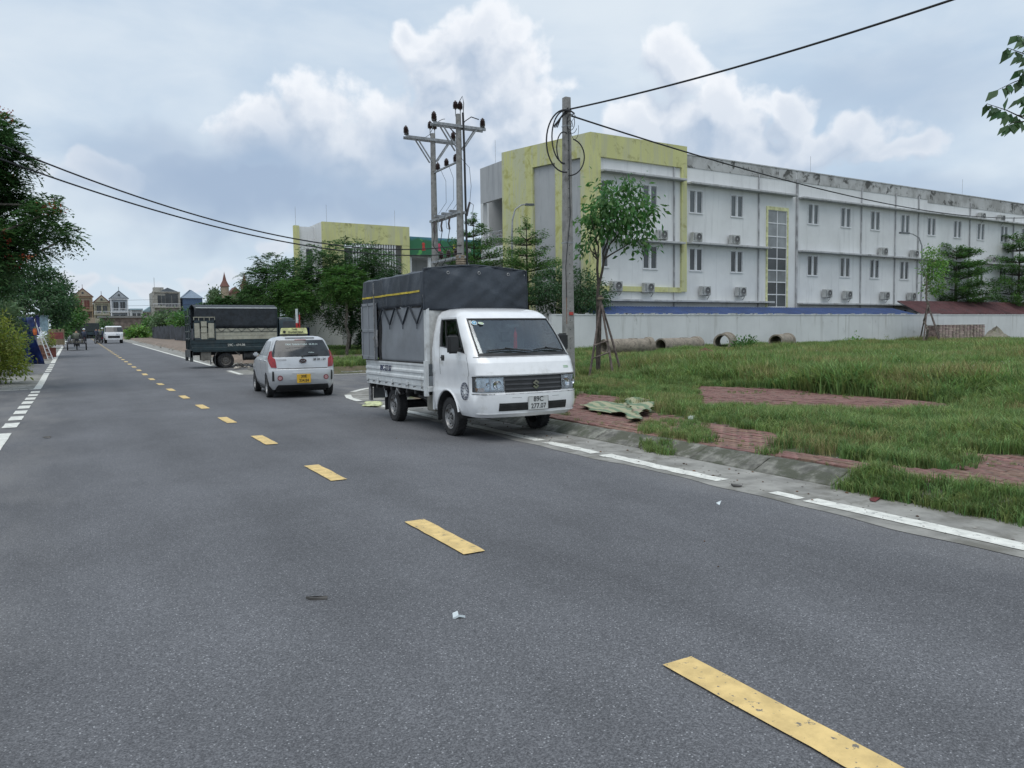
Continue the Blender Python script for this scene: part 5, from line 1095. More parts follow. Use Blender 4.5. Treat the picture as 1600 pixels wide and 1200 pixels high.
# ------------------------------------------------------------------ air conditioners on the ledges
acm = mat('ac_casing', (.42, .43, .42), .6, var=.08, c2=(.25, .24, .21), th=(.5, .7)); acg = mat('ac_fan', (.10, .10, .10), .6)
def aircon(X, z, lab):
    p = ST @ Vector((lx(X), -.28, z-.30)); o = thing('air_conditioner', lab, 'air conditioner', p, FA, 'air conditioner units on the white building')
    bd = MB().box(-.39, .39, -.15, .15, 0, .58).build('casing', acm, o, bevel=.015)
    T = tr(.07, -.152, .30, rx=R(90)); MB().lathe([(0, 0), (.22, 0), (.235, .02), (.22, .03), (0, .012)], 24, T).build('fan_guard', acg, o, smooth=True, auto=30)
    mb = MB()
    mb.lathe([(0, .03), (.05, .03), (.05, .04), (0, .04)], 12, T); mb.lathe([(.225, .03), (.24, .03), (.24, .04), (.225, .04)], 24, T, close=True)
    mb.build('fan_grille', acm, o)
    mb = MB()
    for k in range(6): mb.box(-.37, -.24, -.162, -.15, .08+k*.075, .11+k*.075)
    mb.build('side_louvre', acg, o)
    mb = MB(); mb.beam((-.28, -.1, -.02), (-.28, .24, -.02), .04); mb.beam((.28, -.1, -.02), (.28, .24, -.02), .04); mb.build('bracket', pipem, o)
    MB().tube([(.39, .05, .15), (.47, .08, .12), (.48, .15, -.1), (.40, .22, -.25)], .018, 6).build('pipe', acg, o, smooth=True)
bay = {27.9: 'first', 30.9: 'second', 34.4: 'third', 37.8: 'fourth', 31.5: 'second'}
acs = [(27.9, 7.4, 'grey unit half hidden by the staked tree above the middle ledge'), (31.5, 7.38, 'unit on the middle ledge just left of the yellow pier'), (34.4, 7.39, 'unit on the middle ledge just right of the yellow pier'), (37.81, 7.41, 'unit on the middle ledge close to the tall stair window'),
       (53.86, 7.33, 'left unit of the pair on the middle ledge behind the lamp'), (57.92, 7.32, 'right unit of the pair on the middle ledge beside the street lamp'), (69.35, 7.27, 'lone unit on the middle ledge above the layered trees'),
       (27.93, 4.2, 'lowest unit nearest to the yellow corner, beside the staked tree'), (30.42, 4.15, 'low unit over the yellow band, second from the corner'), (35.17, 4.04, 'low unit just right of the yellow frame'), (38.43, 4.05, 'low unit closest to the stair window on its left'),
       (47.31, 4.06, 'low unit first to the right of the stair window, beside its twin'), (49.62, 3.99, 'low unit second to the right of the stair window'), (54.2, 4.0, 'low unit between the stair window twins and the lamp post'), (57.69, 3.99, 'low unit just above the start of the red roof'),
       (67.55, 10.89, 'left unit of the two on the top ledge'), (70.72, 10.91, 'right unit of the two on the top ledge')]
for X, z, lab in acs: aircon(X, z, 'air conditioner: '+lab)
# ------------------------------------------------------------------ boundary wall, lean-to roofs
bwall = wallmat('boundary_wall_paint', (.63, .64, .64), (.42, .42, .40), (.30, .30, .28), (.52, .72), (.60, .76))
BW = thing('boundary_wall', 'long white painted boundary wall with dark streaks behind the grassy lot', 'wall', (22.0, 34, 0))
for x0, x1 in ((0, 13.1), (13.12, 26.0), (26.02, 38.9), (38.92, 52), (52.02, 68), (68.02, 84)):
    MB().box(x0, x1, 0, .2, .2, 2.40).build('wall_panel', bwall, BW); 
MB().box(-.3, 84, -.03, .23, 2.40, 2.46).build('wall_coping', bwall, BW)
MB().box(-.3, 0, -.02, .22, .2, 2.42).build('gate_pier', bwall, BW)
mb = MB(); r3 = random.Random(5)
for k in range(90): x = r3.uniform(1, 34); w = r3.uniform(.04, .2); mb.box(x, x+w, -.04, .15, 2.462, 2.47+r3.uniform(.01, .06))
prop(mb.build('coping_rubble', slabm, BW), kind='stuff')
bluer = mat('blue_roof_sheet', (.022, .05, .15), .6, var=.1, sc=1, c2=(.035, .065, .15)); redr = mat('red_roof_sheet', (.075, .026, .028), .85, var=.2, sc=1, c2=(.05, .028, .03), c2sc=1)
def leanto(name, lab, x0, x1, y0, z0, y1, z1, m, cut=2.5):
    o = thing(name, lab, 'roof', (x0, y0, 0)); n = int((x1-x0)/.9)
    for i in range(n):
        a = (x1-x0)*i/n; c = (x1-x0)*(i+1)/n-.012; mb = MB(); rows = []
        for k in range(2):
            y = (y1-y0)*k; z = z0+(z1-z0)*k; off = 0 if k else 0
            r = []
            for j in range(9): x = a+(c-a)*j/8; r.append((x+(cut*0), y, z+(.018 if j % 2 else 0)))
            rows.append(r)
        mb.grid(rows); s_ = mb.build('roof_sheet', m, o); q = s_.modifiers.new('s', 'SOLIDIFY'); q.thickness = .01
    MB().box(0, x1-x0, -.02, .03, z0-.10, z0-.02).build('eaves_beam', mat('dark_steel', (.05, .055, .06), .6), o)
    mb = MB()
    for i in range(int((x1-x0)/2.9)+1): mb.box(i*2.9, i*2.9+.06, .05, .11, .3, z0-.08); mb.beam((i*2.9+.03, .05, z0-.08), (i*2.9+.03, y1-y0, z1-.06), .05)
    mb.build('roof_frame', MATS['dark_steel'], o); return o
leanto('lean_to_roof', 'long low blue metal roof just above the white boundary wall', 24.9, 54.0, 34.45, 2.44, 36.5, 2.98, bluer)
leanto('lean_to_roof', 'dark red metal roof behind the boundary wall under the layered trees', 54.3, 78, 34.45, 2.50, 36.4, 3.55, redr)
# ------------------------------------------------------------------ second school block with slats and mural
y2 = 66.0; b2 = thing('school_block', 'pale yellow block with vertical white slats behind the green trees', 'building', (18.9, y2, 0), FA)
W2, H2 = 8.1, 11.25
MB().box(0, .9, 0, .25, .3, 9.55).build('pier', yell2, b2); MB().box(0, W2, -.02, .25, 9.55, H2).build('fascia', yell2, b2); MB().box(W2-.75, W2, 0, .25, .3, 9.55).build('pier', yell2, b2); MB().box(.9, 1.9, 0, .2, 7.2, 9.55).build('fascia_return', yell2, b2)
MB().box(.9, W2-.75, 1.6, 1.8, .3, 9.3).build('recessed_wall', gwall, b2); MB().box(.9, W2-.75, .3, 1.6, 5.9, 6.2).build('balcony_slab', wwall, b2)
for k in range(17): x = 2.7+k*.245; MB().box(x, x+.11, .02, .2, 6.2, 9.55).build('slat', wwall, b2)
MB().box(1.95, 2.6, 1.45, 1.6, 7.6, 9.0).build('window', pane, b2); MB().box(6.6, 7.2, 1.45, 1.6, 6.6, 8.9).build('door_opening', pane, b2)
MB().box(-1.35, 0, 2.4, 2.6, .3, H2-.2).build('side_wall', wwall, b2); MB().box(-1.8, -1.35, 2.2, 2.6, .3, H2-.15).build('side_pier', yell2, b2); MB().box(-.75, -.25, 2.34, 2.4, 7.2, 9.1).build('window', pane, b2)
MB().box(0, .2, .25, 8, .3, H2).build('end_wall', wwall, b2); MB().box(W2-.2, W2, .25, 8, .3, H2).build('end_wall', wwall, b2); MB().box(.2, W2-.2, .3, 8, H2-.9, H2-.7).build('roof_slab', slabm, b2)
for X, Y in ((-1.6, 2.4), (.5, .3), (6.9, .5)): MB().tube([(X, Y, H2-.3), (X, Y, H2+1.5)], .014, 5).build('lightning_rod', metalr, b2)
# gallery with green mural band
b3 = thing('school_gallery', 'low open gallery with a green painted mural band behind the power poles', 'building', (27.1, y2+.5, 0), FA)
mur = bpy.data.materials.new('mural_green'); mur.use_nodes = True; b = NB(mur.node_tree); p = mur.node_tree.nodes['Principled BSDF']; tc = b.n('ShaderNodeTexCoord'); nn = b.noise(tc.outputs['Object'], .5, 3).outputs['Fac']; n5 = b.noise(tc.outputs['Object'], 1.4, 4).outputs['Fac']
sxx = b.n('ShaderNodeSeparateXYZ'); b.put(sxx.inputs[0], tc.outputs['Object']); col = b.mix(b.ss(b.m('ADD', sxx.outputs[2], b.m('MULTIPLY', nn, 1.4)), 10.75, 11.1), (.03, .15, .07), (.08, .22, .30)); col = b.mix(b.ss(n5, .62, .68), col, (.10, .35, .09)); b.put(p.inputs['Base Color'], col); p.inputs['Roughness'].default_value = .7
MB().box(0, 12, 0, .3, 8.75, 10.45).build('mural_band', mur, b3); MB().box(0, 12, .3, 3, 8.6, 8.8).build('roof_slab', slabm, b3); MB().box(0, 12, 2.6, 2.8, .3, 8.7).build('back_wall', gwall, b3); MB().box(0, 12, .1, 2.6, 5.0, 5.3).build('floor_slab', wwall, b3)
for x in (0.02, 2.0, 6, 9): MB().box(x, x+.3, .3, .6, .3, 8.6).build('column', wwall, b3)
MB().box(.6, 1.3, 2.5, 2.6, 5.4, 7.6).build('door', whitef, b3); MB().box(.75, 1.15, 2.46, 2.5, 6.3, 7.4).build('door_pane', pane, b3)
mb = MB()
for z in (5.8, 6.1, 6.3): mb.box(0, 12, .1, .14, z, z+.04)
for k in range(30): mb.box(k*.4, k*.4+.02, .1, .13, 5.3, 6.3)
mb.build('railing', metalr, b3)
for x, c in ((1.4, (.45, .05, .04)), (3.0, (.5, .06, .12)), (4.6, (.5, .40, .05)), (6.2, (.5, .5, .5)), (7.6, (.4, .2, .04))):
    mm = mat('mural_figure_%d' % int(x), c, .7); mb = MB(); mb.lathe([(0, 0), (.16, 0), (.16, .01), (0, .01)], 14, tr(x, -.003, 9.8, rx=R(90))); mb.prism([(x-.16, -.003, 9.2), (x+.2, -.003, 9.25), (x+.1, -.003, 9.7), (x-.1, -.003, 9.65)], (0, -.01, 0)); mb.build('mural_figure', mm, b3)
# small white building beside the trees
b4 = thing('gatehouse', 'low plain white building under the trees behind the taxi', 'building', (13.2, 52, zr(52)))
MB().box(0, 5.2, 0, 4, -.3, 3.6).build('wall', bwall, b4); MB().box(-.15, 5.35, -.15, 4.15, 3.6, 3.75).build('roof_slab', slabm, b4)
MB().box(.3, .62, -.05, -.002, .9, 3.3).build('wall_strip', whitef, b4)
MB().box(.38, .60, -.09, -.051, .55, 1.75).build('blue_sign', mat('sign_navy', (.03, .04, .18), .5), b4)
MB().box(2.9, 4.0, -.03, -.002, .2, 2.0).build('door', gwall, b4)
# ------------------------------------------------------------------ houses at the end of the road
def house(name, lab, x0, w, y, zb, floors, fh, mw, roof, mt=None, dep=10, gable=2.2, shut=None, pillar=None, flat=False):
    o = thing(name, lab, 'house', (x0, y, zb)); H = floors*fh
    MB().box(0, w, 0, dep, -1, H).build('wall', mw, o)
    if not flat:
        r = MB().prism([(-.3, -.4, H+.15), (w+.3, -.4, H+.15), (w/2, -.4, H+gable)], (0, dep*.5, 0)); ro = r.build('roof', roof, o)
        MB().prism([(.25, -.46, H+.3), (w-.25, -.46, H+.3), (w/2, -.46, H+gable-.35)], (0, .05, 0)).build('gable_face', mw, ro); MB().lathe([(0, 0), (.28, 0), (.28, .06), (0, .06)], 14, tr(w/2, -.47, H+gable*.45, rx=R(90))).build('round_vent', pane, ro); MB().tube([(w/2, -.3, H+gable-.1), (w/2, -.3, H+gable+.9)], .06, 5).build('finial', roof, ro)
    MB().box(-.1, w+.1, -.35, -.001, H-.1, H+.15).build('cornice', pillar or mw, o)
    for k in range(1, floors):
        z = k*fh; MB().box(-.1, w+.1, -1.0, -.001, z-.15, z+.1).build('balcony_slab', pillar or mw, o)
        mb = MB(); mb.box(0, w, -.98, -.92, z+.85, z+.95)
        for i in range(int(w/.35)): mb.box(.05+i*.35, .12+i*.35, -.97, -.93, z+.1, z+.85)
        mb.build('balcony_railing', pillar or whitef, o)
        for x in (.02, w-.28): MB().box(x, x+.26, -.95, -.69, z+.1, z+fh-.15).build('column', pillar or mw, o)
        for x in (w*.18, w*.56): wo_ = MB().box(x, x+w*.27, -.06, -.002, z+.5, z+fh*.78).build('window', shut or pane, o); MB().box(x+w*.13, x+w*.14, -.08, -.061, z+.5, z+fh*.78).build('window_bar', mw, wo_)
    MB().box(w*.15, w*.85, -.05, -.002, 0, fh*.75).build('shopfront', pane, o)
    return o
ZB = 1.45
tan = mat('house_tan', (.33, .27, .20), .85, c2=(.25, .18, .12)); olive = mat('house_olive', (.36, .34, .25), .85, c2=(.22, .21, .16)); greyb = mat('house_greyblue', (.36, .39, .42), .85, c2=(.24, .26, .28)); rust = mat('roof_rust', (.15, .07, .055), .8); slate = mat('roof_slate', (.12, .14, .16), .8); cream2 = mat('house_cream', (.50, .52, .52), .85); beige = mat('house_beige', (.36, .35, .31), .85, var=.15, c2=(.22, .21, .19), c2sc=.6); blueh = mat('house_blue_steel', (.07, .12, .21), .5, var=.15, c2=(.05, .09, .17)); redw = mat('shutter_red', (.14, .045, .035), .7)
house('town_house', 'tan town house with brick red shutters and gabled front at the road end', .1, 4.4, 229, ZB, 3, 3.55, tan, rust, shut=redw, pillar=mat('rail_ochre', (.28, .20, .12), .8), gable=2.4)
house('town_house', 'olive grey gabled house squeezed between the tan house and the blue grey house', 4.7, 3.7, 229, ZB, 3, 3.05, olive, rust, gable=2.2)
house('town_house', 'blue grey gabled town house with white columns on its balconies', 8.5, 4.2, 228, ZB, 3, 3.4, greyb, slate, gable=2.3, pillar=whitef)
o = house('shop_house', 'low pale blue house with a flat roof beside the blue grey gabled one', 12.9, 2.9, 224, ZB, 2, 3.6, cream2, slate, flat=True); MB().box(-.1, 3.0, -.5, 10, 7.25, 7.6).build('roof_sheet', mat('pale_blue_sheet', (.30, .42, .47), .6), o)
o = house('shed_house', 'small grey shed with a single pitched roof between two houses', 15.9, 1.9, 226, ZB, 2, 3.3, beige, slate, flat=True); MB().prism([(-.1, -.4, 6.8), (1.95, -.4, 6.8), (1.95, -.4, 8.3)], (0, 10, 0)).build('roof', MATS['pale_blue_sheet'], o)
o = house('concrete_house', 'tall unfinished beige concrete house with an open upper balcony', 17.95, 6.5, 219, ZB, 3, 3.9, beige, rust, flat=True, gable=1)
MB().box(3.0, 6.0, -.07, -.003, 7.9, 11.3).build('open_balcony', pane, o); MB().prism([(1.6, 0, 11.8), (6.3, 0, 11.8), (3.6, 0, 12.9)], (0, 5, 0)).build('roof', slate, o); MB().box(.4, 2.8, 1, 4, 11.7, 13.0).build('roof_hut', beige, o); MB().tube([(.6, 1, 13), (.6, 1, 15.5)], .05, 5).build('mast', metalr, o)
for k in range(4): MB().box(2.4+k*.55, 2.75+k*.55, -.09, -.071, 4.6, 6.0).build('shutter', whitef, o)
o = thing('steel_house', 'dark blue corrugated steel house with a hipped grey roof', 'house', (25.0, 217, ZB)); o.scale = (1, 1, 1.14); MB().box(0, 4.7, 0, 9, -1, 8.9).build('wall', blueh, o)
MB().add([(-.3, -.3, 8.9), (5.0, -.3, 8.9), (5.0, 9.3, 8.9), (-.3, 9.3, 8.9), (2.1, 4, 11.0), (2.7, 5, 11.0)], [(0, 1, 5, 4), (1, 2, 5), (2, 3, 4, 5), (3, 0, 4), (0, 3, 2, 1)]).build('roof', mat('roof_bluegrey', (.17, .22, .28), .6), o)
mb = MB()
for k in range(19): mb.box(.05+k*.245, .12+k*.245, -.03, -.001, 0, 8.8)
mb.build('wall_rib', blueh, o)
o = thing('turreted_house', 'cream house with two red cone turrets rising behind the trees', 'house', (32.3, 205, ZB)); o.scale = (1, 1, 1.12); MB().box(0, 7.5, 0, 8, -1, 9.6).build('wall', tan, o)
for x in (1.1, 5.9):
    MB().lathe([(1.0, 8.6), (1.0, 11.2), (0, 11.2)], 14, tr(x, -.2, 0)).build('turret', tan, o); MB().lathe([(1.25, 11.2), (.5, 12.5), (.05, 14.3), (0, 14.6)], 14, tr(x, -.2, 0)).build('turret_roof', rust, o)
MB().prism([(2.0, -.3, 9.6), (5.4, -.3, 9.6), (3.7, -.3, 11.2)], (0, 5, 0)).build('roof', rust, o)
# long shed and yard fence before the houses
o = thing('market_shed', 'long low brick shed with a grey sheet roof across the road end', 'shed', (5.4, 205, 1.3)); MB().box(0, 11.6, 0, 6, -1, 3.3).build('wall', mat('shed_brick', (.17, .14, .12), .9, var=.25, sc=.8), o); MB().box(-.5, 12.1, -.7, 6.5, 4.9, 5.35).build('roof', mat('shed_roof', (.20, .20, .19), .8), o); MB().box(0, 11.6, -.1, 0-.002, 3.3, 4.9).build('upper_wall', MATS['shed_brick'], o)
for x in (1.5, 5.0, 8.5): MB().box(x, x+2.4, -.12, -.002, 0, 2.4).build('doorway', pane, o)
o = thing('tunnel_gate', 'dark covered gateway closing the far end of the road', 'gateway', (-.9, 221, 1.45)); MB().box(-2, 0, 0, 6, -1, 6.2).build('side_wall', olive, o); MB().box(5.6, 7.2, 0, 6, -1, 5).build('side_wall', olive, o); MB().box(0, 5.6, 0, 1, 3.6, 5.2).build('canopy', tan, o); MB().box(0, 5.6, 5, 5.2, -1, 5).build('dark_interior', pane, o)
o = thing('corrugated_fence', 'dark corrugated metal fence along the dirt yard on the right', 'fence', (0, 0, 0))
pts = [(9.6, 120), (10.4, 100), (11.3, 84), (13.6, 78), (17.5, 77)]; fm2 = mat('fence_sheet', (.045, .05, .06), .7, var=.3, sc=1)
for (xa, ya), (xb, yb_) in zip(pts, pts[1:]):
    n = max(2, int(math.hypot(xb-xa, yb_-ya)/1.1))
    for k in range(n):
        t0, t1 = k/n, (k+.97)/n; a = Vector((xa+(xb-xa)*t0, ya+(yb_-ya)*t0, zr(ya)+.1)); c = Vector((xa+(xb-xa)*t1, ya+(yb_-ya)*t1, zr(ya)+.1)); mb = MB(); nrm = Vector((-(c-a).y, (c-a).x, 0)).normalized(); rows = []
        for zz_ in (0, 1.7+.08*math.sin(k*2.3+xa)): rows.append([a+(c-a)*j/8+nrm*(.03 if j % 2 else 0)+Vector((0, 0, zz_)) for j in range(9)])
        mb.grid(rows); s_ = mb.build('fence_sheet', fm2, o)
# ------------------------------------------------------------------ poles, pylons and cables
polem = mat('pole_concrete', (.27, .265, .255), .9, var=.15, sc=3, bump=.6, bsc=40, c2=(.17, .165, .15), th=(.5, .7)); insm = mat('insulator_brown', (.05, .03, .028), .3, coat=.4); cab = mat('cable_black', (.015, .016, .018), .6, var=0); galv = mat('galvanised_steel', (.30, .31, .32), .55, metal=.5, var=.15)
def taper(mb, x, y, z0, z1, a, b_, ch=.2, holes=False):
    T = lambda s, z: [(x-s+s*ch, y-s, z), (x+s-s*ch, y-s, z), (x+s, y-s+s*ch, z), (x+s, y+s-s*ch, z), (x+s-s*ch, y+s, z), (x-s+s*ch, y+s, z), (x-s, y+s-s*ch, z), (x-s, y-s+s*ch, z)]
    v = T(a, z0)+T(b_, z1); mb.add(v, [tuple(range(8))[::-1], tuple(range(8, 16))]+[(i, (i+1) % 8, (i+1) % 8+8, i+8) for i in range(8)])
up = thing('utility_pole', 'concrete utility pole with coiled black cables beside the white truck', 'utility pole', (11.18, 16.7, .2))
mb = MB(); taper(mb, 0, 0, -.2, 7.28, .135, .085); mb.build('pole', polem, up)
for k in range(26): MB().lathe([(0, 0), (.012, 0), (.012, .003), (0, .003)], 8, tr(-.02, -.13+k*.0017, .9+k*.24, rx=R(90))).build('pole_hole', frame_m, up)
for z in (3.6, 6.55, 6.95): s_ = .135-.05*z/7.3+.004; MB().box(-s_, s_, -s_, s_, z, z+.03).build('strap', galv, up)
MB().box(-.05, .07, -.14, -.125, 1.75, 1.83).build('red_tag', mat('tag_red', (.4, .05, .04), .6), up)
MB().tube([(-.10, -.10, .1), (-.115, -.10, 2.6)], .012, 5).build('rusty_rod', mat('rust', (.2, .09, .05), .9), up)
MB().tube([(-.02, -.13, 6.4), (-.03, -.15, 5.2), (.0, -.14, 4.3), (-.10, -.16, 3.6), (-.16, -.15, 3.0), (-.15, -.16, 2.2)], .011, 5).build('hanging_wire', cab, up)
Rv = Vector((_cy, -_sy, 0))
def loop(cx, cz, rx, rz_, a0, a1, n=22, y=-.15, wob=0): return [Rv*(cx+rx*math.cos(R(a0+(a1-a0)*i/n)))+Vector((0, 0, cz+rz_*math.sin(R(a0+(a1-a0)*i/n))))+Vector((-.12, y, 0))*1.0 for i in range(n+1)]
for (cx, cz, rx, rz_, a0, a1, r) in ((-.02, 6.15, .48, .78, 60, 275, .02), (-.02, 6.25, .34, .66, 70, 268, .018), (-.06, 5.98, .18, .40, 60, 280, .016), (.08, 5.75, .38, .46, -95, 75, .017), (.12, 6.62, .10, .20, 0, 360, .009), (.16, 6.58, .13, .24, 40, 330, .008), (.10, 6.5, .07, .17, 0, 300, .008), (.22, 6.45, .10, .26, 100, 380, .006)):
    MB().tube(loop(cx, cz, rx, rz_, a0, a1), r, 7).build('cable_coil', cab, up, smooth=True)
for k in range(4): MB().tube([Vector((-.03, -.13, 7.0-.03*k)), Rv*(-.16-.03*k)+Vector((-.05, -.15, 6.8-.04*k)), Rv*(-.28-.04*k)+Vector((-.05, -.15, 6.5))], .013, 6).build('cable_tail', cab, up, smooth=True)
def sag(a, c, s_, n=30): a, c = Vector(a), Vector(c); return [a+(c-a)*(i/n)+Vector((0, 0, -4*s_*(i/n)*(1-i/n))) for i in range(n+1)]
TOP = Vector((11.18, 16.7, 7.18))
# cable leaving to the near right: passes pixel (1100,128), (1300,75), (1520,0)
E1 = ray(2600, -560); q1 = E1*5.6+Vector((0, 0, CAM_H))
prop(MB().tube(sag(TOP+Vector((.05, -.1, 0)), (15.2, -4.0, 8.05), .62, 40), .022, 8).build('overhead_cable', cab, smooth=True), 'thick twisted overhead cable running from the pole top to the upper right', 'cable')
prop(MB().tube(sag(TOP+Vector((.05, 0, -.12)), (80, 34.0, 12.3), 1.9, 60), .022, 6).build('overhead_cable', cab, smooth=True), 'thin overhead cable dropping across the white building from the pole top', 'cable')
# twin transformer poles
tp = thing('transformer_station', 'pair of tall concrete poles with crossarms, insulators and a transformer', 'power pole', (14.9, 30.68, .15))
for y, z1 in ((0, 10.85), (2.75, 10.65)): mb = MB().tube([(0, y, 0), (0, y, z1)], [.20, .115], 14); mb.build('pole', polem, tp, smooth=True, auto=40)
def insul(x, y, z, up_=1, h=.34):
    return MB().lathe([(0, 0), (.035, 0), (.04, .04), (.12, .06), (.08, .09), (.125, .12), (.08, .15), (.125, .18), (.08, .21), (.12, .24), (.08, .28), (.10, .31), (.05, .34), (.04, h+.04), (0, h+.04)], 12, tr(x, y, z)@Matrix.Diagonal((1, 1, up_, 1))).build('insulator', insm, tp, smooth=True)
for y, z in ((0, 10.25), (2.75, 10.28)):
    for dy in (-.14, .14): MB().box(-1.40 if y else -1.25, 1.15 if y else 1.25, y+dy-.035, y+dy+.035, z, z+.12).build('crossarm', galv, tp)
    for sx_ in (-1, 1):
        for dy in (-.14, .14): MB().beam((sx_*.80, y+dy, z), (sx_*.12, y+dy, z-.95), .05).build('arm_brace', galv, tp)
    for x in ((-1.32, 1.05) if y else (-1.15, 1.18)):
        for dx in (-.07, .07): insul(x+dx, y+.14*(1 if dx > 0 else -1), z+.16)
    top_ = 10.85 if y == 0 else 10.65
    for dx in (-.13, .10): insul(dx, y, top_+.18); MB().beam((dx, y, top_-.1), (dx, y, top_+.2), .03).build('pin', galv, tp)
for k in range(3): y = .35+k*.95; insul(.0, y, 8.85)
MB().beam((0, .1, 8.85), (0, 2.65, 8.85), .07).build('tie_beam', galv, tp)
for dx in (-.12, .12): MB().beam((dx, -.25, 6.62), (dx, 2.95, 6.62), .10, .10).build('tie_beam', galv, tp); MB().beam((dx, -.2, 4.7), (dx, 2.9, 4.7), .08, .1).build('tie_beam', galv, tp)
for k in range(3):
    y = .45+k*.8; MB().box(-.3, .3, y-.08, y+.08, 6.70, 6.80).build('fuse_bracket', galv, tp); MB().tube([(-.28, y, 6.5), (-.34, y, 6.2), (-.30, y, 5.95)], .045, 8).build('cutout_fuse', insm, tp); MB().tube([(-.30, y, 6.55), (-.48, y, 6.45), (-.44, y, 6.0), (-.32, y, 5.95)], .015, 5).build('fuse_arm', galv, tp); insul(.0, y, 4.78)
    MB().tube([(-.3, y, 5.95), (-.4, y, 5.4), (-.15, y, 5.1), (0, y, 5.1)], .018, 5).build('drop_wire', cab, tp); MB().tube([(0, y, 5.1), (-.2, y, 4.6), (-.5, y+.2, 4.1), (-.42, 1.1+.2*k, 3.95)], .018, 5).build('drop_wire', cab, tp)
    MB().tube([(0, .35+k*.95, 9.2), (.35, y+.1, 8.4), (.3, y, 7.4), (-.1, y, 6.85)], .009, 5).build('jumper_wire', cab, tp)
# fuse on the outer side of the near pole
MB().tube([(.28, -.1, 6.5), (.36, -.1, 6.85), (.44, -.1, 7.1)], .05, 8).build('cutout_fuse', insm, tp); MB().tube([(.44, -.1, 7.1), (.62, -.1, 7.0), (.50, -.1, 6.2), (.34, -.1, 6.2)], .015, 5).build('fuse_arm', galv, tp); MB().tube([(.1, .0, 9.0), (.45, -.1, 8.6), (.52, -.1, 7.8), (.44, -.1, 7.1)], .010, 5).build('jumper_wire', cab, tp)
MB().tube([(.15, -.15, 10.9), (.18, -.16, 9.5), (.20, -.17, 7), (.22, -.18, 4.8), (.2, -.2, .1)], .05, 8).build('riser_conduit', cab, tp, smooth=True); MB().tube([(.16, -.15, 10.8), (.20, -.15, 11.3), (.14, -.15, 11.6), (.0, 0, 11.3)], .018, 6).build('jumper_wire', cab, tp)
for k in range(22): MB().lathe([(.205, 0), (.225, .01), (.225, .07), (.205, .08)], 14, tr(0, 0, 2.6+k*.10), close=True).build('spacer_ring', mat('ring_tan', (.30, .24, .18), .8), tp)
MB().tube(sag((-.9, 2.75, 10.3), (-.15, 2.75, 10.6), .08, 8), .012, 5).build('jumper_wire', cab, tp); MB().tube(sag((-.1, 2.75, 10.7), (-.6, .1, 10.6), -.15, 10), .014, 5).build('jumper_wire', cab, tp); MB().tube(sag((-.3, .5, 10.5), (.05, 0, 9.9), .05, 8), .03, 6).build('cable_joint', cab, tp); MB().tube([(1.0, 0, 10.75), (.6, -.05, 10.8), (.25, -.1, 10.55), (.1, -.1, 10.2)], .022, 6).build('jumper_wire', cab, tp)
tx = MB().box(-.42, .42, 1.0, 1.9, 2.7, 3.75).build('transformer_tank', mat('transformer_grey', (.28, .31, .34), .5), tp, bevel=.04)
mb = MB()
for k in range(9): mb.box(-.52, .52, 1.05+k*.1, 1.08+k*.1, 2.85, 3.6)
mb.build('cooling_fin', MATS['transformer_grey'], tx)
for k in range(3): MB().lathe([(0, 0), (.05, 0), (.075, .04), (.045, .07), (.07, .10), (.04, .13), (.065, .16), (.03, .2), (.02, .3), (0, .3)], 10, tr(-.25, 1.15+k*.3, 3.75)).build('bushing', insm, tx)
MB().tube([(.1, 1.45, 3.95), (.1, 1.0, 3.95)], .13, 12).build('oil_conservator', MATS['transformer_grey'], tx)
MB().box(-.6, .6, -.2, 2.95, 2.55, 2.7).build('platform', galv, tp)
MB().box(.18, .30, -.22, -.16, 2.6, 4.4).build('cable_tray', galv, tp)
# two line cables crossing the road from the left
for k, (zl, zs_, lab) in enumerate(((7.0, 5.15, 'upper one of the two black cables sagging across the road to the twin poles'), (6.62, 4.72, 'lower one of the two black cables sagging across the road to the twin poles'))):
    P1 = Vector((14.85, 30.5, 5.35 if k == 0 else 5.0)); P0 = ray(-70, 196 if k == 0 else 222); P0 = P0*17.5+Vector((0, 0, CAM_H))
    prop(MB().tube(sag(P0, P1, 1.1 if k == 0 else .9, 40), .021, 8).build('overhead_cable', cab, smooth=True), lab, 'cable')
# street lamps
def lamp(x, y, z0, h, arm, lab, rz=0):
    o = thing('street_lamp', lab, 'street lamp', (x, y, z0), rz); pts = [(0, 0, 0), (0, 0, h*.8), (arm*.03, 0, h*.9), (arm*.18, 0, h*.97), (arm*.5, 0, h), (arm*.72, 0, h*1.005)]
    MB().tube(pts, [.085, .06, .05, .045, .04, .035], 10).build('lamp_post', galv, o, smooth=True); MB().box(arm*.7, arm*1.15, -.11, .11, h*1.0-.02, h*1.005+.06).build('lamp_head', mat('lamp_head_grey', (.10, .11, .12), .5), o, bevel=.02); MB().box(arm*.74, arm*1.1, -.08, .08, h-.035, h-.021).build('lamp_glass', whitew, o); MB().box(-.14, .14, -.14, .14, 0, .05).build('base_plate', galv, o)
lamp(22.6, 39.6, .3, 8.7, 1.2, 'curved grey street lamp in front of the yellow end wall', -R(12))
lamp(57.6, 36.6, .3, 8.4, 2.2, 'tall curved street lamp rising behind the boundary wall near the red roof', R(175))
lamp(22.5, 60, .5, 6.9, 1.3, 'street lamp whose dark head shows above the trees left of the yellow block', R(165)); lamp(41, 190, 1.4, 11, 4, 'distant street lamp between the blue steel house and the turrets', R(180))
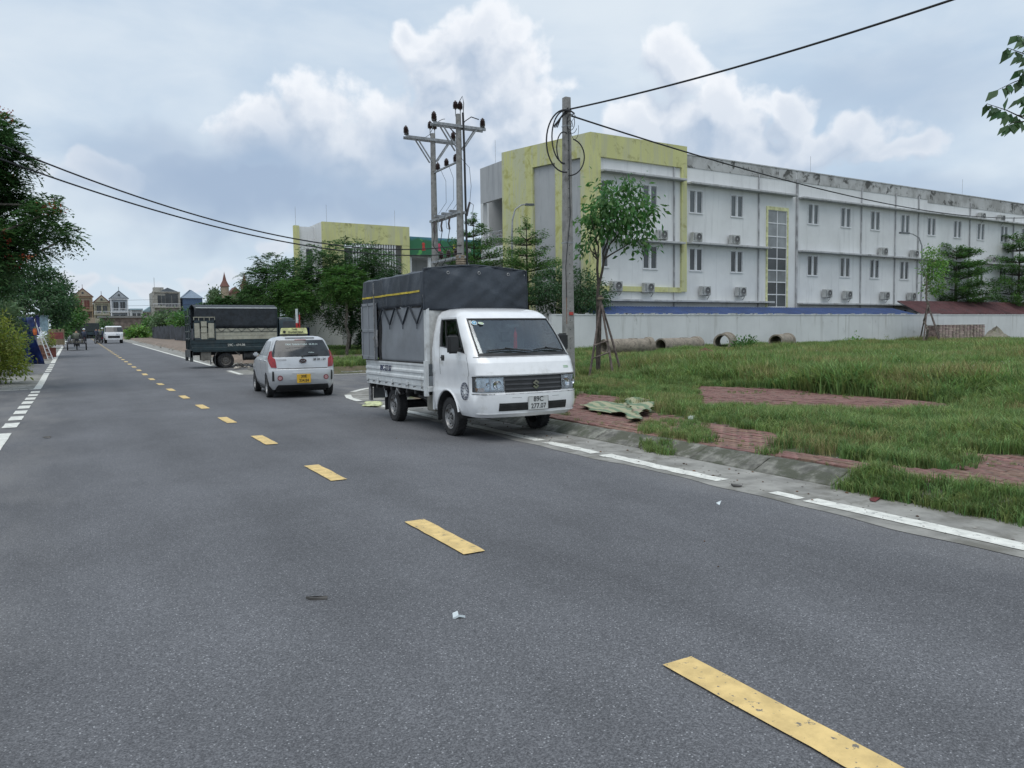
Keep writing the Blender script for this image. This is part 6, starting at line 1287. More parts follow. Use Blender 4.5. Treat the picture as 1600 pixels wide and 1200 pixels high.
# ------------------------------------------------------------------ trees
def leafm(name, c, var=.2): return mat(name, c, .5, var=var, sc=1.2, transl=.36, island=.6, spec=.35)
lf_dark = leafm('leaf_dark_green', (0.068, 0.138, 0.05)); lf_mid = leafm('leaf_mid_green', (0.078, 0.163, 0.046)); lf_lite = leafm('leaf_bright_green', (0.139, 0.264, 0.062)); lf_deep = leafm('leaf_deep_green', (0.05, 0.105, 0.045)); lf_red = leafm('flower_red', (.30, .07, .035)); lf_grey = leafm('leaf_grey_green', (0.093, 0.147, 0.070)); lf_yel = leafm('leaf_yellow_green', (0.217, 0.264, 0.054))
bark = mat('bark_grey', (.13, .115, .095), .95, var=.25, sc=8, bump=1, bsc=30); bark2 = mat('bark_dark', (.06, .05, .042), .95, var=.25, sc=8, bump=1, bsc=30); wood = mat('stake_wood', (.12, .095, .085), .9, var=.25, sc=6, bump=.5, bsc=40)
def leaves(pos, axis, nrm, L, Wd, fold=.18):
    n = len(pos); axis = axis/np.linalg.norm(axis, axis=1, keepdims=True); side = np.cross(nrm, axis); side /= np.linalg.norm(side, axis=1, keepdims=True)+1e-9; up_ = np.cross(axis, side)
    L = L[:, None]; Wd = Wd[:, None]
    a = pos; b_ = pos+axis*L*.45+side*Wd*.5+up_*Wd*fold; c = pos+axis*L; d = pos+axis*L*.45-side*Wd*.5+up_*Wd*fold
    V = np.stack([a, b_, c, d], 1).reshape(-1, 3); F = np.arange(4*n).reshape(n, 4); return V, F
def np_mesh(name, V, F, m, parent=None):
    me = bpy.data.meshes.new(name); me.vertices.add(len(V)); me.vertices.foreach_set('co', V.astype(np.float32).ravel()); k = F.shape[1]
    me.loops.add(F.size); me.loops.foreach_set('vertex_index', F.ravel().astype(np.int32)); me.polygons.add(len(F)); me.polygons.foreach_set('loop_start', np.arange(0, F.size, k, dtype=np.int32)); me.polygons.foreach_set('loop_total', np.full(len(F), k, np.int32)); me.update(calc_edges=True); me.materials.append(m); return link(name, me, None, parent)
def rdir(rs, n): v = rs.normal(size=(n, 3)); return v/np.linalg.norm(v, axis=1, keepdims=True)
def crown(rs, clumps, n, L, wr=.4, droop=.3, shell=.45):
    vol = np.array([(c[3]*c[4]*c[5])**.67 for c in clumps]); cnt = np.maximum(8, (n*vol/vol.sum()).astype(int)); P, A, Nn = [], [], []
    for c, k in zip(clumps, cnt):
        d = rdir(rs, k); ph = rs.uniform(0, 6.28, 3); lump = 1+.22*np.sin(d[:, 0]*4+ph[0])*np.sin(d[:, 1]*4+ph[1])+.18*np.sin(d[:, 2]*6+ph[2]+d[:, 0]*3); r = (shell+(1-shell)*rs.rand(k))**.6*lump
        # cluster into sprigs
        s = max(1, k//9); cd = d[rs.randint(0, k, s)]; idx = rs.randint(0, s, k); rr = r[rs.randint(0, k, s)]
        base = cd[idx]*rr[idx][:, None]; p = base*np.array([c[3], c[4], c[5]])+rs.normal(size=(k, 3))*L*.9+np.array(c[:3])
        out = cd[idx]+rdir(rs, k)*.8; out[:, 2] -= droop; P.append(p); A.append(out); q = rdir(rs, k)*.7+cd[idx]*.4; q[:, 2] += .7; Nn.append(q)
    P = np.concatenate(P); A = np.concatenate(A); Nn = np.concatenate(Nn); n = len(P); l = L*rs.uniform(.6, 1.25, n); return leaves(P, A, Nn, l, l*wr)
def sprays(rs, clumps, n, L, leaflets=7, ll=.12, droop=.5):   # drooping feathery sprays
    vol = np.array([(c[3]*c[4]*c[5])**.67 for c in clumps]); cnt = np.maximum(4, (n*vol/vol.sum()).astype(int)); P, A, Nn = [], [], []
    for c, k in zip(clumps, cnt):
        d = rdir(rs, k); r = (.35+.65*rs.rand(k))**.6*(1+.2*np.sin(d[:, 0]*5+c[0])*np.cos(d[:, 1]*5)); b0 = d*r[:, None]*np.array([c[3], c[4], c[5]])+np.array(c[:3]); ax = d*.8+rdir(rs, k)*.6; ax[:, 2] += .25; ax /= np.linalg.norm(ax, axis=1, keepdims=True); sd_ = np.cross(ax, [0, 0, 1.0]); sd_ /= np.linalg.norm(sd_, axis=1, keepdims=True)+1e-9; l = L*rs.uniform(.6, 1.2, k)
        for j in range(leaflets):
            t = (j+.5)/leaflets; pp = b0+ax*(l*t)[:, None]; pp[:, 2] -= droop*l*t*t
            for s_ in (-1, 1): P.append(pp); a = sd_*s_+ax*.55; a[:, 2] -= .25; A.append(a+rdir(rs, k)*.25); q = np.tile([0, 0, 1.0], (k, 1))+rdir(rs, k)*.4; Nn.append(q)
    P = np.concatenate(P); A = np.concatenate(A); Nn = np.concatenate(Nn); m = len(P); l = ll*rs.uniform(.7, 1.3, m); return leaves(P, A, Nn, l, l*.42)
def bend(a, c, rs, k=5, j=.06):
    a, c = Vector(a), Vector(c); d = (c-a).length; return [a+(c-a)*(i/k)+Vector(rs.normal(size=3))*d*j*(1 if 0 < i < k else 0) for i in range(k+1)]
def tree(name, lab, cat, loc, tr_h, r0, clumps, n, L, m, seed=0, wr=.4, droop=.3, kind='leaf', bk=None, group=None, extra=None, ll=.12, fork=None, limbs=True):
    rs = np.random.RandomState(seed); o = thing(name, lab, cat, loc, 0, group); tk = MB(); fk = Vector(fork or (0, 0, tr_h)); bs = bend((0, 0, -.15), fk, rs, 5, .03); tk.tube(bs, [r0*(1.15-.4*i/5) for i in range(6)], 9)
    if limbs:
        for c in clumps: pts = bend(fk-Vector((0, 0, .12*rs.rand())), Vector(c[:3])+Vector((0, 0, c[5]*.1)), rs, 4, .07); rr = r0*.42; tk.tube(pts, [rr*(1-.19*i) for i in range(5)], 6)
    tk.build('trunk', bk or bark, o, smooth=True)
    V, F = crown(rs, clumps, n, L, wr, droop) if kind == 'leaf' else sprays(rs, clumps, n, L, 7, ll, droop)
    np_mesh('crown', V, F, m, o)
    if extra:
        for nm, mm, nn, LL in extra: k = rs.choice(len(clumps), min(5, len(clumps)), replace=False); sub = [tuple(np.array(clumps[i][:3])+(np.abs(rdir(rs, 1)[0])*np.array([1, -1, 1]))*np.array(clumps[i][3:6])*1.05)+(.26, .26, .15) for i in list(k)*2]; V, F = crown(rs, sub, nn, LL, .6, 0); np_mesh(nm, V, F, mm, o)
    return o
def P(u, v, y): return aty(u, v, y)
def cl(loc, lst):   # clump list from absolute centres
    return [(x-loc[0], y-loc[1], z-loc[2], a, b_, c) for (x, y, z, a, b_, c) in lst]
def clpx(loc, y, lst, dy=1.2, seed=0):   # (u, v, ru, rv) pixels at depth y -> clumps
    r = random.Random(seed); out = []
    for (u, v, ru, rv) in lst:
        yy = y+r.uniform(-dy, dy); p = aty(u, v, yy); s_ = (p-Vector((0, 0, CAM_H))).dot(_F0)/F_PX; out.append((p.x-loc[0], p.y-loc[1], p.z-loc[2], ru*s_, min(ru, rv*1.6)*s_, rv*s_))
    return out
# staked young tree beside the pole
def stakes(loc, r, h, lab, pole_r=.035, group=None, tilt=0):
    o = thing('tree_stakes', lab, 'tree stakes', loc, 0, group); 
    for k, a in enumerate((200, 325, 60, 268)):
        b0 = Vector((r*math.cos(R(a)), r*math.sin(R(a)), -.05)); t = Vector((.05*math.cos(R(a+180)), .05*math.sin(R(a+180)), h)); MB().tube([b0, (b0+t)/2+Vector((.02, .01, 0)), t], [pole_r, pole_r*.95, pole_r*.8], 7).build('stake', wood, o, smooth=True)
    MB().tube([Vector((r*.6*math.cos(R(200)), r*.6*math.sin(R(200)), h*.38)), Vector((r*.55*math.cos(R(268)), r*.55*math.sin(R(268)), h*.44))], .025, 6).build('cross_stake', wood, o); MB().tube([Vector((r*.75*math.cos(R(200)), r*.75*math.sin(R(200)), h*.22)), Vector((r*.7*math.cos(R(268)), r*.7*math.sin(R(268)), h*.30))], .022, 6).build('cross_stake', wood, o)
    MB().lathe([(.09, 0), (.10, .03), (.09, .06)], 10, tr(0, 0, h-.12)).build('rope_tie', mat('rope', (.2, .17, .12), .9), o)
loc = (13.5, 18.6, .22); rs = np.random.RandomState(4)
o = thing('young_tree', 'young broadleaf tree held by wooden stakes in front of the white building', 'tree', loc)
tk = MB(); fk = P(934, 455, 18.7)-Vector(loc); fk2 = P(944, 405, 18.7)-Vector(loc); fk1 = P(934, 405, 18.7)-Vector(loc)
tk.tube([(0, 0, -.1), (0, 0, .9), tuple(fk*.75), tuple(fk)], [.07, .06, .055, .05], 9); tips = []
for (a, b_, r0) in ((fk, fk1, .045), (fk, fk2, .045)): tk.tube(bend(a, b_, rs, 3, .02), [r0, r0*.9, r0*.85, r0*.8], 7)
for (s_, u, v, dy) in ((fk2, 960, 350, .3), (fk2, 1000, 375, -.2), (fk2, 975, 320, .5), (fk1, 922, 335, -.3), (fk1, 945, 310, .6), (fk1, 915, 380, .2), (fk1, 925, 395, -.2)): 
    e = P(u, v, 18.7+dy)-Vector(loc); tk.tube(bend(s_, e, rs, 4, .05), [.03, .025, .02, .015, .01], 6)
tk.build('trunk', bark2, o, smooth=True)
cc = clpx(loc, 18.7, [(965, 318, 48, 26), (930, 335, 26, 22), (990, 325, 34, 24), (960, 350, 45, 22), (920, 362, 16, 14), (1012, 330, 16, 18), (985, 298, 26, 12), (950, 300, 24, 12), (990, 372, 24, 14), (1005, 382, 14, 12), (918, 385, 14, 14), (1018, 350, 8, 14)], .5, 3)
V, F = crown(rs, cc, 2100, .21, .42, .75, .15); np_mesh('crown', V, F, leafm('leaf_young_tree', (0.078, 0.178, 0.054)), o)
stakes((13.4, 18.3, .22), .62, 2.35, 'leaning wooden stakes tied round the young tree near the pole')
# second staked tree before the brick pallets
loc = (50.3, 31.6, .4); tree('young_tree', 'slim young tree with staked trunk in front of the stacked bricks', 'tree', loc, 3.9, .07, clpx(loc, 31.6, [(1460, 405, 16, 15), (1458, 425, 17, 14), (1462, 448, 14, 12), (1450, 395, 8, 8)], .4), 1500, .2, lf_lite, 8, .45, .5)
stakes((50.3, 31.5, .35), 1.0, 2.9, 'thin wooden stakes tied round the slim tree by the stacked bricks', .05)
# layered trees behind the wall
def layered(name, lab, y, u0, tiers, base_z=.3, n=9000, seed=1, m=None, L=.13, trunk_r=.13):
    p = aty(u0, 500, y); loc = (p.x, y, base_z); cs = []
    r = random.Random(seed)
    for (u, v, ru, rv) in tiers:
        k = max(1, int(ru/11)); 
        for i in range(k): cs.append((u-ru+ru*2*(i+.5)/k+r.uniform(-3, 3), v+r.uniform(-2.5, 2.5), ru/k*1.25, rv*r.uniform(.55, .9)))
    top = aty(u0, min(t[1] for t in tiers), y).z-base_z
    rs = np.random.RandomState(seed); o = thing(name, lab, 'tree', loc); tk = MB(); tk.tube([(0, 0, -.2), (.03, 0, top*.5), (0, 0, top*.97)], [trunk_r, trunk_r*.6, .02], 8)
    pads = []
    for (u, v, ru, rv) in tiers:
        q = aty(u, v, y); s_ = (q-Vector((0, 0, CAM_H))).dot(_F0)/F_PX; R_ = ru*s_*1.3; zc = q.z-base_z; xc = q.x-loc[0]; nb = max(3, int(4+R_*2.2)); a0 = r.uniform(0, 6)
        for k in range(nb):
            a = a0+2*math.pi*(k+r.uniform(-.2, .2))/nb; Lb = R_*r.uniform(.65, 1.08); e = Vector((xc+Lb*math.cos(a), Lb*math.sin(a)*.9, zc+r.uniform(-.22, .26))); st_ = Vector((0, 0, min(top*.96, max(.5, zc-.18*R_)))); md = (st_+e)/2+Vector((0, 0, -.05)); tk.tube([st_, md, e], [.035, .022, .008], 5)
            for t in (.45, .62, .78, .92, 1.02): pc = st_+(e-st_)*t; pads.append((pc.x, pc.y, pc.z+.05, .16+.30*(1-abs(t-.7))*min(1.4, R_/1.6), .16+.30*(1-abs(t-.7))*min(1.4, R_/1.6), .10+.05*R_))
    tk.build('trunk', bark2, o, smooth=True); nl = int(n*1.25); pd_ = np.array(pads); wgt = pd_[:, 3]**2; idx = rs.choice(len(pd_), nl, p=wgt/wgt.sum()); dd = rdir(rs, nl)*rs.rand(nl, 1)**.4; pos = pd_[idx, :3]+dd*pd_[idx, 3:6]
    ax = rdir(rs, nl); ax[:, 2] = ax[:, 2]*.35+.05; nn_ = rdir(rs, nl)*.55; nn_[:, 2] += 1; l = L*rs.uniform(.6, 1.2, nl); V, F = leaves(pos, ax, nn_, l, l*.55); np_mesh('crown', V, F, m or lf_mid, o); return o
layered('layered_tree', 'layered dark green tree with a thin spire beside the lamp at the yellow wall', 37.5, 824, [(822, 346, 3, 9), (822, 356, 6, 4), (826, 370, 24, 7), (822, 377, 26, 7), (824, 393, 32, 8), (830, 410, 36, 6), (836, 416, 40, 6), (828, 432, 42, 8), (826, 450, 44, 8), (830, 466, 44, 8)], seed=3)
layered('layered_tree', 'layered dark tree with a feathery top left of the yellow end wall', 41.5, 742, [(741, 340, 3, 8), (741, 350, 12, 8), (741, 364, 24, 8), (745, 380, 36, 8), (745, 396, 42, 9), (748, 412, 44, 8), (748, 428, 44, 9)], seed=5, n=11000)
layered('layered_tree', 'broad layered tree behind the boundary wall, left of the two on the right', 37.6, 1492, [(1492, 388, 22, 7), (1492, 396, 32, 8), (1490, 410, 48, 8), (1492, 426, 52, 9), (1492, 442, 50, 9), (1492, 456, 50, 9), (1494, 470, 44, 9)], seed=7, n=15000, L=.19, trunk_r=.2)
layered('layered_tree', 'dark layered tree behind the boundary wall at the far right edge', 37.2, 1590, [(1590, 372, 14, 7), (1590, 386, 26, 8), (1588, 402, 36, 8), (1588, 420, 46, 9), (1586, 434, 50, 9), (1584, 448, 56, 9), (1582, 462, 56, 9), (1580, 476, 54, 9)], seed=9, n=17000, L=.19, trunk_r=.2)
loc = (24.3, 35.6, .3); tree('bushy_tree', 'dense round bush spilling over the boundary wall behind the utility pole', 'tree', loc, 1.3, .1, clpx(loc, 35.6, [(905, 445, 34, 22), (870, 470, 34, 22), (915, 470, 30, 20), (850, 452, 26, 18), (935, 462, 22, 14), (900, 488, 30, 14), (918, 500, 10, 14), (875, 430, 22, 14)], .8, 2), 8500, .17, lf_deep, 12, .5, .4)
# trees along the far side of the side street
def ftree(name, lab, y, base_u, lst, n, seed, m, fork_v, ll=.15, L=.5, r0=.14, dy=1.6, bz=.3, extra=None, droop=.6):
    p = aty(base_u, 500, y); loc = (p.x, y, bz+zr(y)*.0); f = aty(base_u, fork_v, y); return tree(name, lab, 'tree', loc, 2, r0, clpx(loc, y, lst, dy, seed), n, L, m, seed, kind='spray', ll=ll, droop=droop, fork=(f.x-p.x, 0, f.z-loc[2]), extra=extra)
ftree('feathery_tree', 'big feathery tree with a leaning bare trunk standing in front of the pale yellow block', 46, 546, [(545, 400, 62, 24), (500, 418, 40, 24), (590, 412, 36, 18), (545, 440, 60, 26), (520, 470, 40, 26), (575, 455, 30, 22), (540, 495, 30, 20), (497, 450, 34, 26), (560, 425, 40, 20)], 3300, 21, lf_dark, 480)
ftree('feathery_tree', 'bright green small tree standing in front of the big feathery tree', 41, 541, [(538, 432, 36, 14), (530, 450, 30, 14), (550, 452, 26, 12)], 800, 22, lf_mid, 470, r0=.08)
ftree('feathery_tree', 'tall feathery tree behind the green truck with a pointed crown', 50, 452, [(425, 412, 26, 14), (440, 430, 40, 20), (410, 440, 36, 20), (460, 425, 30, 18), (430, 460, 50, 20), (400, 462, 30, 16), (470, 455, 34, 24), (455, 480, 40, 20)], 2900, 23, lf_dark, 490)
ftree('feathery_tree', 'light green round tree right behind the cab of the green truck', 44, 462, [(455, 452, 26, 14), (445, 466, 26, 12), (470, 470, 20, 12)], 750, 24, lf_mid, 490, r0=.08)
ftree('feathery_tree', 'dark low tree filling the gap beside the white truck box', 44, 590, [(575, 500, 26, 26), (600, 480, 30, 24), (585, 530, 26, 16), (610, 440, 20, 16)], 1900, 25, lf_deep, 520)
ftree('feathery_tree', 'dark tree behind the turreted house side of the green truck', 62, 392, [(392, 462, 12, 10), (374, 480, 20, 6), (352, 472, 16, 6), (398, 472, 18, 12), (330, 479, 16, 4)], 1500, 26, lf_dark, 490, ll=.2)
for i, (u, v, ru, rv, y, m, lab) in enumerate([(336, 462, 7, 9, 150, lf_grey, 'grey green tree beside the two red turrets'), (262, 500, 22, 12, 120, lf_grey, 'low pale bush in front of the beige concrete house'), (285, 502, 16, 12, 112, lf_mid, 'bushy tree left of the green truck tail'), (240, 505, 14, 10, 130, lf_mid, 'small bush at the left end of the yard fence'), (308, 487, 12, 4, 160, lf_dark, 'dark bush in front of the blue steel house'), (215, 520, 14, 6, 125, lf_lite, 'bright hedge over the dark yard fence'), (165, 512, 12, 16, 190, lf_dark, 'dark tree left of the long shed'), (430, 504, 50, 16, 75, lf_deep, 'dark tree mass right behind the green truck')]):
    p = aty(u, v, y); s_ = y/_cy/F_PX*.9; zb = zr(y)+.1; loc = (p.x, y, zb); tree('distant_tree', lab, 'tree', loc, max(.5, (p.z-zb)*.5), .15, clpx(loc, y, [(u, v, ru*.8, rv), (u-ru*.5, v+rv*.3, ru*.6, rv*.7), (u+ru*.5, v+rv*.2, ru*.6, rv*.7), (u, v+rv*.9, ru, rv*.7)], 2, i), 1900, .42, m, 40+i, .6, .2)
# left side trees
loc = (-5.0, 27.0, .2)
tree('flame_tree', 'dark leafy tree with red flower clusters hanging over the road at the left', 'tree', loc, 3.2, .22, clpx(loc, 27, [(-30, 205, 42, 30), (2, 235, 26, 22), (28, 258, 20, 14), (-30, 290, 50, 30), (10, 300, 30, 16), (20, 335, 36, 22), (62, 340, 26, 16), (88, 362, 26, 12), (108, 370, 16, 6), (8, 375, 40, 20), (45, 392, 28, 12), (-40, 380, 50, 40), (72, 322, 18, 10), (-4, 196, 12, 16), (-60, 250, 50, 50), (-50, 440, 50, 30), (0, 415, 30, 12), (35, 375, 26, 14)], 1.5, 5), 4300, .45, lf_dark, 31, kind='spray', ll=.13, droop=.5, extra=[('flower', lf_red, 380, .08)])
loc = (-7.5, 56, .5)
tree('rounded_tree', 'dense dark rounded tree behind the flame tree at the left', 'tree', loc, 2.5, .3, clpx(loc, 56, [(40, 438, 40, 24), (75, 446, 28, 24), (20, 462, 44, 26), (82, 470, 24, 24), (50, 476, 44, 20), (98, 474, 14, 22), (10, 430, 26, 16), (58, 424, 26, 10), (92, 452, 16, 16), (-10, 470, 40, 30), (92, 495, 14, 16)], 1.6, 6), 15000, .2, lf_deep, 32, .5, .35)
loc = (-5.3, 80, .9)
tree('rounded_tree', 'brighter green tree hanging over the far left roadside', 'tree', loc, 2.5, .25, clpx(loc, 80, [(108, 480, 11, 14), (116, 492, 11, 10), (110, 504, 12, 10), (98, 500, 14, 16), (92, 518, 12, 10), (124, 498, 6, 5)], 2, 6), 4500, .28, lf_mid, 33, .5, .35)
loc = (-4.3, 30.5, .15)
tree('roadside_bush', 'large yellow green leafy bush at the left roadside', 'bush', loc, .5, .06, clpx(loc, 31, [(0, 560, 26, 22), (22, 566, 18, 18), (-20, 540, 40, 50), (10, 535, 26, 22), (35, 572, 10, 10), (-5, 585, 22, 10)], .7, 7), 5200, .13, lf_yel, 34, .45, .1)
loc = (-4.9, 36, .2)
tree('roadside_bush', 'darker bush with long leaves above the yellow green one at the left', 'bush', loc, 1, .08, clpx(loc, 36, [(2, 500, 22, 20), (-10, 520, 26, 26), (18, 515, 14, 18), (15, 490, 12, 10), (0, 535, 24, 16)], .7, 8), 3800, .2, lf_grey, 35, .3, .1)
# overhanging tree at the upper right, rooted by the pavement outside the frame
loc = (8.4, 1.2, .15); rs = np.random.RandomState(51); o = thing('roadside_tree', 'leafy branch tips of a broadleaf tree reaching in at the upper right corner', 'tree', loc)
cs = [tuple(aty(u, v, yy)-Vector(loc))+(r_, r_, r_*.7) for (u, v, yy, r_) in ((1625, 120, 3.5, .12), (1590, 180, 3.55, .10), (1640, 190, 3.4, .16), (1700, 60, 3.0, .3), (1760, 150, 2.8, .35), (1640, 70, 3.3, .10), (1850, 40, 2.4, .5))]
tk = MB(); tk.tube(bend((0, 0, -.2), (.1, .3, 2.6), rs, 5, .02), [.09, .085, .08, .075, .07, .06], 9)
for c in cs: tk.tube(bend((.1, .3, 2.5), c[:3], rs, 5, .04), [.03, .025, .02, .014, .009, .005], 6)
twigs = [((1600, 185), (1542, 162), 3.55), ((1610, 120), (1560, 140), 3.5), ((1620, 95), (1575, 75), 3.45), ((1600, 190), (1575, 195), 3.5), ((1620, 130), (1598, 108), 3.5), ((1640, 75), (1590, 55), 3.4), ((1620, 160), (1600, 150), 3.5)]; Pp, Aa, Nn = [], [], []
for (ua, va), (ub, vb), yy in twigs:
    a, c = aty(ua, va, yy)-Vector(loc), aty(ub, vb, yy-.05)-Vector(loc); tk.tube([a, (a+c)/2+Vector((0, 0, .01)), c], [.006, .004, .002], 5)
    for t in (.2, .35, .5, .62, .75, .88, 1.0):
        for s_ in (-1, 1): q = a+(c-a)*t; Pp.append(q); Aa.append((c-a).normalized()*.7+Vector((rs.uniform(-.3, .3), rs.uniform(-.6, .6), -.45-.5*rs.rand()))); Nn.append(Vector((rs.uniform(-.4, .4), -.6+rs.uniform(-.4, .4), .6)))
tk.build('trunk', bark2, o, smooth=True)
Pp, Aa, Nn = [np.array([tuple(x) for x in q]) for q in (Pp, Aa, Nn)]; l = rs.uniform(.10, .17, len(Pp)); V1, F1 = leaves(Pp, Aa, Nn, l, l*.42, .12)
V2, F2 = crown(rs, [c for c in cs if c[3] > .13], 420, .15, .42, .5, .1); np_mesh('crown', np.concatenate([V1, V2]), np.concatenate([F1, F2+len(V1)]), leafm('leaf_overhang', (0.070, 0.132, 0.054)), o)
# weeds and shrubs in the lot
for i, (u, v, ru, rv, y, m, L, n, lab) in enumerate([(1160, 545, 20, 11, 27, lf_mid, .17, 520, 'leafy weed bush in front of the second concrete pipe'), (1335, 538, 11, 6, 31, lf_lite, .2, 220, 'big leaved plant against the middle of the white wall'), (1070, 568, 9, 5, 23, lf_yel, .12, 160, 'pale green weed left of the earth heap'), (1140, 560, 8, 5, 24, lf_yel, .14, 130, 'pale green weed right of the earth heap'), (1385, 535, 6, 12, 31, lf_yel, .07, 130, 'thin brownish weed stalks against the white wall'), (1390, 715, 10, 9, 5.6, lf_lite, .10, 60, 'bright tuft of tall blades rising between the bricks')]):
    p = aty(u, v, y); zg = Hg(p.x, y)+.03; loc = (p.x, y, zg); tree('weed_bush', lab, 'plant', loc, .1, .012, clpx(loc, y, [(u, v, ru, rv), (u+ru*.3, v-rv*.6, ru*.5, rv*.6)], .3, i), n, L, m, 60+i, .5 if i != 5 else .08, .1 if i != 5 else -1.2)
# ------------------------------------------------------------------ clutter on the lot
pipec = mat('pipe_concrete', (.27, .235, .19), .9, var=.2, sc=3, bump=.8, bsc=25, c2=(.13, .11, .09), th=(.48, .65), c2sc=3)
def cpipe(x, y, z, L, r, rz, lab, tilt=0):
    o = thing('concrete_pipe', lab, 'concrete pipe', (x, y, z), rz, 'concrete drain pipes lying along the boundary wall'); T = tr(0, 0, r, ry=R(90)+tilt)
    MB().lathe([(r*.80, 0), (r, 0), (r*1.0, L*.9), (r*1.16, L*.91), (r*1.16, L), (r*.95, L), (r*.80, L*.93)], 28, T, close=True).build('pipe_shell', pipec, o, smooth=True, auto=35)
    MB().box(L*.55, L*.7, -.08, .12, 2*r-.02, 2*r+.015).build('broken_edge', pipec, o, bevel=.01); return o
_p = aty(943, 545, 29.5); cpipe(_p.x, 29.5, .42, 2.7, .37, R(-4), 'first concrete pipe, lying behind the stakes of the young tree')
_p = aty(1032, 547, 29.6); cpipe(_p.x, 29.6, .38, 3.3, .38, R(14), 'longest brownish concrete pipe in the middle with a chipped far end')
_p = aty(1128, 540, 30.4); cpipe(_p.x, 30.4, .40, 2.4, .46, R(38), 'short concrete pipe partly hidden by the leafy weed bush'); _p = aty(1212, 540, 31.2); cpipe(_p.x, 31.2, .38, 2.6, .42, R(26), 'rightmost low concrete pipe lying in the grass')
def heap(name, lab, cat, u, v, y, rx, ry, h, m, seed=0):
    p = aty(u, v, y); z = Hg(p.x, y); mb = MB(); rows = []; r = random.Random(seed); ph = [r.uniform(0, 6) for _ in range(4)]
    for i in range(17):
        row = []
        for j in range(24):
            q, a = i/16, 2*math.pi*j/23; rr = q*(1+.15*math.sin(a*3+ph[0])); hh = h*max(0, 1-q)**.8*(1+.25*math.sin(a*4+ph[1]+q*6))+.03*math.sin(a*9+q*11+ph[2]); row.append((rx*rr*math.cos(a), ry*rr*math.sin(a), hh-.05))
        rows.append(row)
    mb.grid(rows); o = mb.build(name, m, None, smooth=True); o.location = (p.x, y, z+.05); return prop(o, lab, cat)
heap('earth_heap', 'reddish brown heap of loose earth on the grass below the pipes', 'earth heap', 1100, 568, 22.5, 1.5, .9, .42, mat('red_earth', (.17, .095, .065), .95, var=.3, sc=5, bump=1, bsc=20))
heap('sand_heap', 'grey sand heap against the wall right of the stacked bricks', 'sand heap', 1557, 533, 32.6, 1.9, .8, .95, mat('grey_sand', (.23, .21, .17), .95, var=.15, sc=3, bump=1, bsc=15, c2=(.13, .14, .08)), 3)
o = prop(MB().box(-2.6, 2.6, -.5, .5, 0, .08).build('concrete_slab', concrete, bevel=.01), 'flat pale concrete slab lying at the right edge of the grass', 'slab'); p = aty(1590, 541, 29.5); o.location = (p.x, 29.5, Hg(p.x, 29.5)+.18)
stackm = mat('stacked_brick', (.29, .225, .195), .9, var=.3, sc=6, rnd=.5); wrapm = mat('plastic_wrap', (.68, .68, .66), .4, var=.1)
bme = MB().box(-.177, .177, -.09, .09, 0, .102).me('brick'); bme.materials.append(stackm)
for k, (u, lab) in enumerate(((1466, 'darker brick pallet directly behind the tree stakes'), (1483, 'brick pallet second from the stakes'), (1500, 'brick pallet third from the stakes, wrapped on top'), (1519, 'brick pallet at the right end of the row beside the sand'))):
    y = 31.9; p = aty(u, 530, y); o = thing('brick_pallet', lab, 'brick stack', (p.x, y, Hg(p.x, y)+.08), rng.uniform(-.05, .05), 'brick pallets in front of the boundary wall')
    MB().box(-.78, .78, -.5, .5, 0, .10).build('pallet', wood, o)
    for r_ in range(10):
        for c_ in range(4):
            q = bpy.data.objects.new('brick', bme); C.objects.link(q); q.parent = o; q.location = (-.54+c_*.36+rng.uniform(-.006, .006), -.38+rng.uniform(-.02, .02), .105+r_*.112); q.rotation_euler = (0, 0, rng.uniform(-.06, .06))
    MB().box(-.72, .72, -.28, .45, .1, 1.19).build('stacked_core', stackm, o); MB().box(-.76, .76, -.50, .48, 1.225, 1.26).build('plastic_sheet', wrapm, o, bevel=.01)
# crumpled woven sacks
def rag(name, lab, pts, m, seed, amp=.06, z0=.15, n=44, strip=None):
    rs = np.random.RandomState(seed); ph = rs.uniform(0, 6, 6); xs_ = [p[0] for p in pts]; ys_ = [p[1] for p in pts]; x0, x1, y0, y1 = min(xs_), max(xs_), min(ys_), max(ys_); mb = MB(); idx = {}
    for i in range(n):
        for j in range(n):
            x = x0+(x1-x0)*i/(n-1); y = y0+(y1-y0)*j/(n-1)
            if not inside(x+.03*math.sin(y*15+ph[0]), y+.03*math.sin(x*13+ph[1]), pts): continue
            z = z0+amp*(.5+.5*math.sin(x*7+y*4+ph[2])+.4*(1+math.sin(x*4-y*9+ph[3]))*.6+.22*abs(math.sin(x*17+y*13+ph[4]))); idx[i, j] = len(mb.v); mb.v.append((x, y, z))
    for (i, j) in list(idx):
        if all(k in idx for k in ((i+1, j), (i, j+1), (i+1, j+1))): mb.f.append((idx[i, j], idx[i+1, j], idx[i+1, j+1], idx[i, j+1]))
    cx, cy_ = sum(xs_)/len(xs_), sum(ys_)/len(ys_); mb.v = [(x-cx, y-cy_, z) for x, y, z in mb.v]; o = mb.build(name, m, None, smooth=True); o.location = (cx, cy_, 0); q = o.modifiers.new('s', 'SOLIDIFY'); q.thickness = .005; return prop(o, lab, 'sack')
tm = bpy.data.materials.new('woven_sack'); tm.use_nodes = True; b = NB(tm.node_tree); p_ = tm.node_tree.nodes['Principled BSDF']; tc = b.n('ShaderNodeTexCoord'); wv = b.n('ShaderNodeTexWave'); wv.inputs['Scale'].default_value = 1.6; wv.inputs['Distortion'].default_value = 6; wv.inputs['Detail'].default_value = 2; b.put(wv.inputs[0], tc.outputs['Object'])
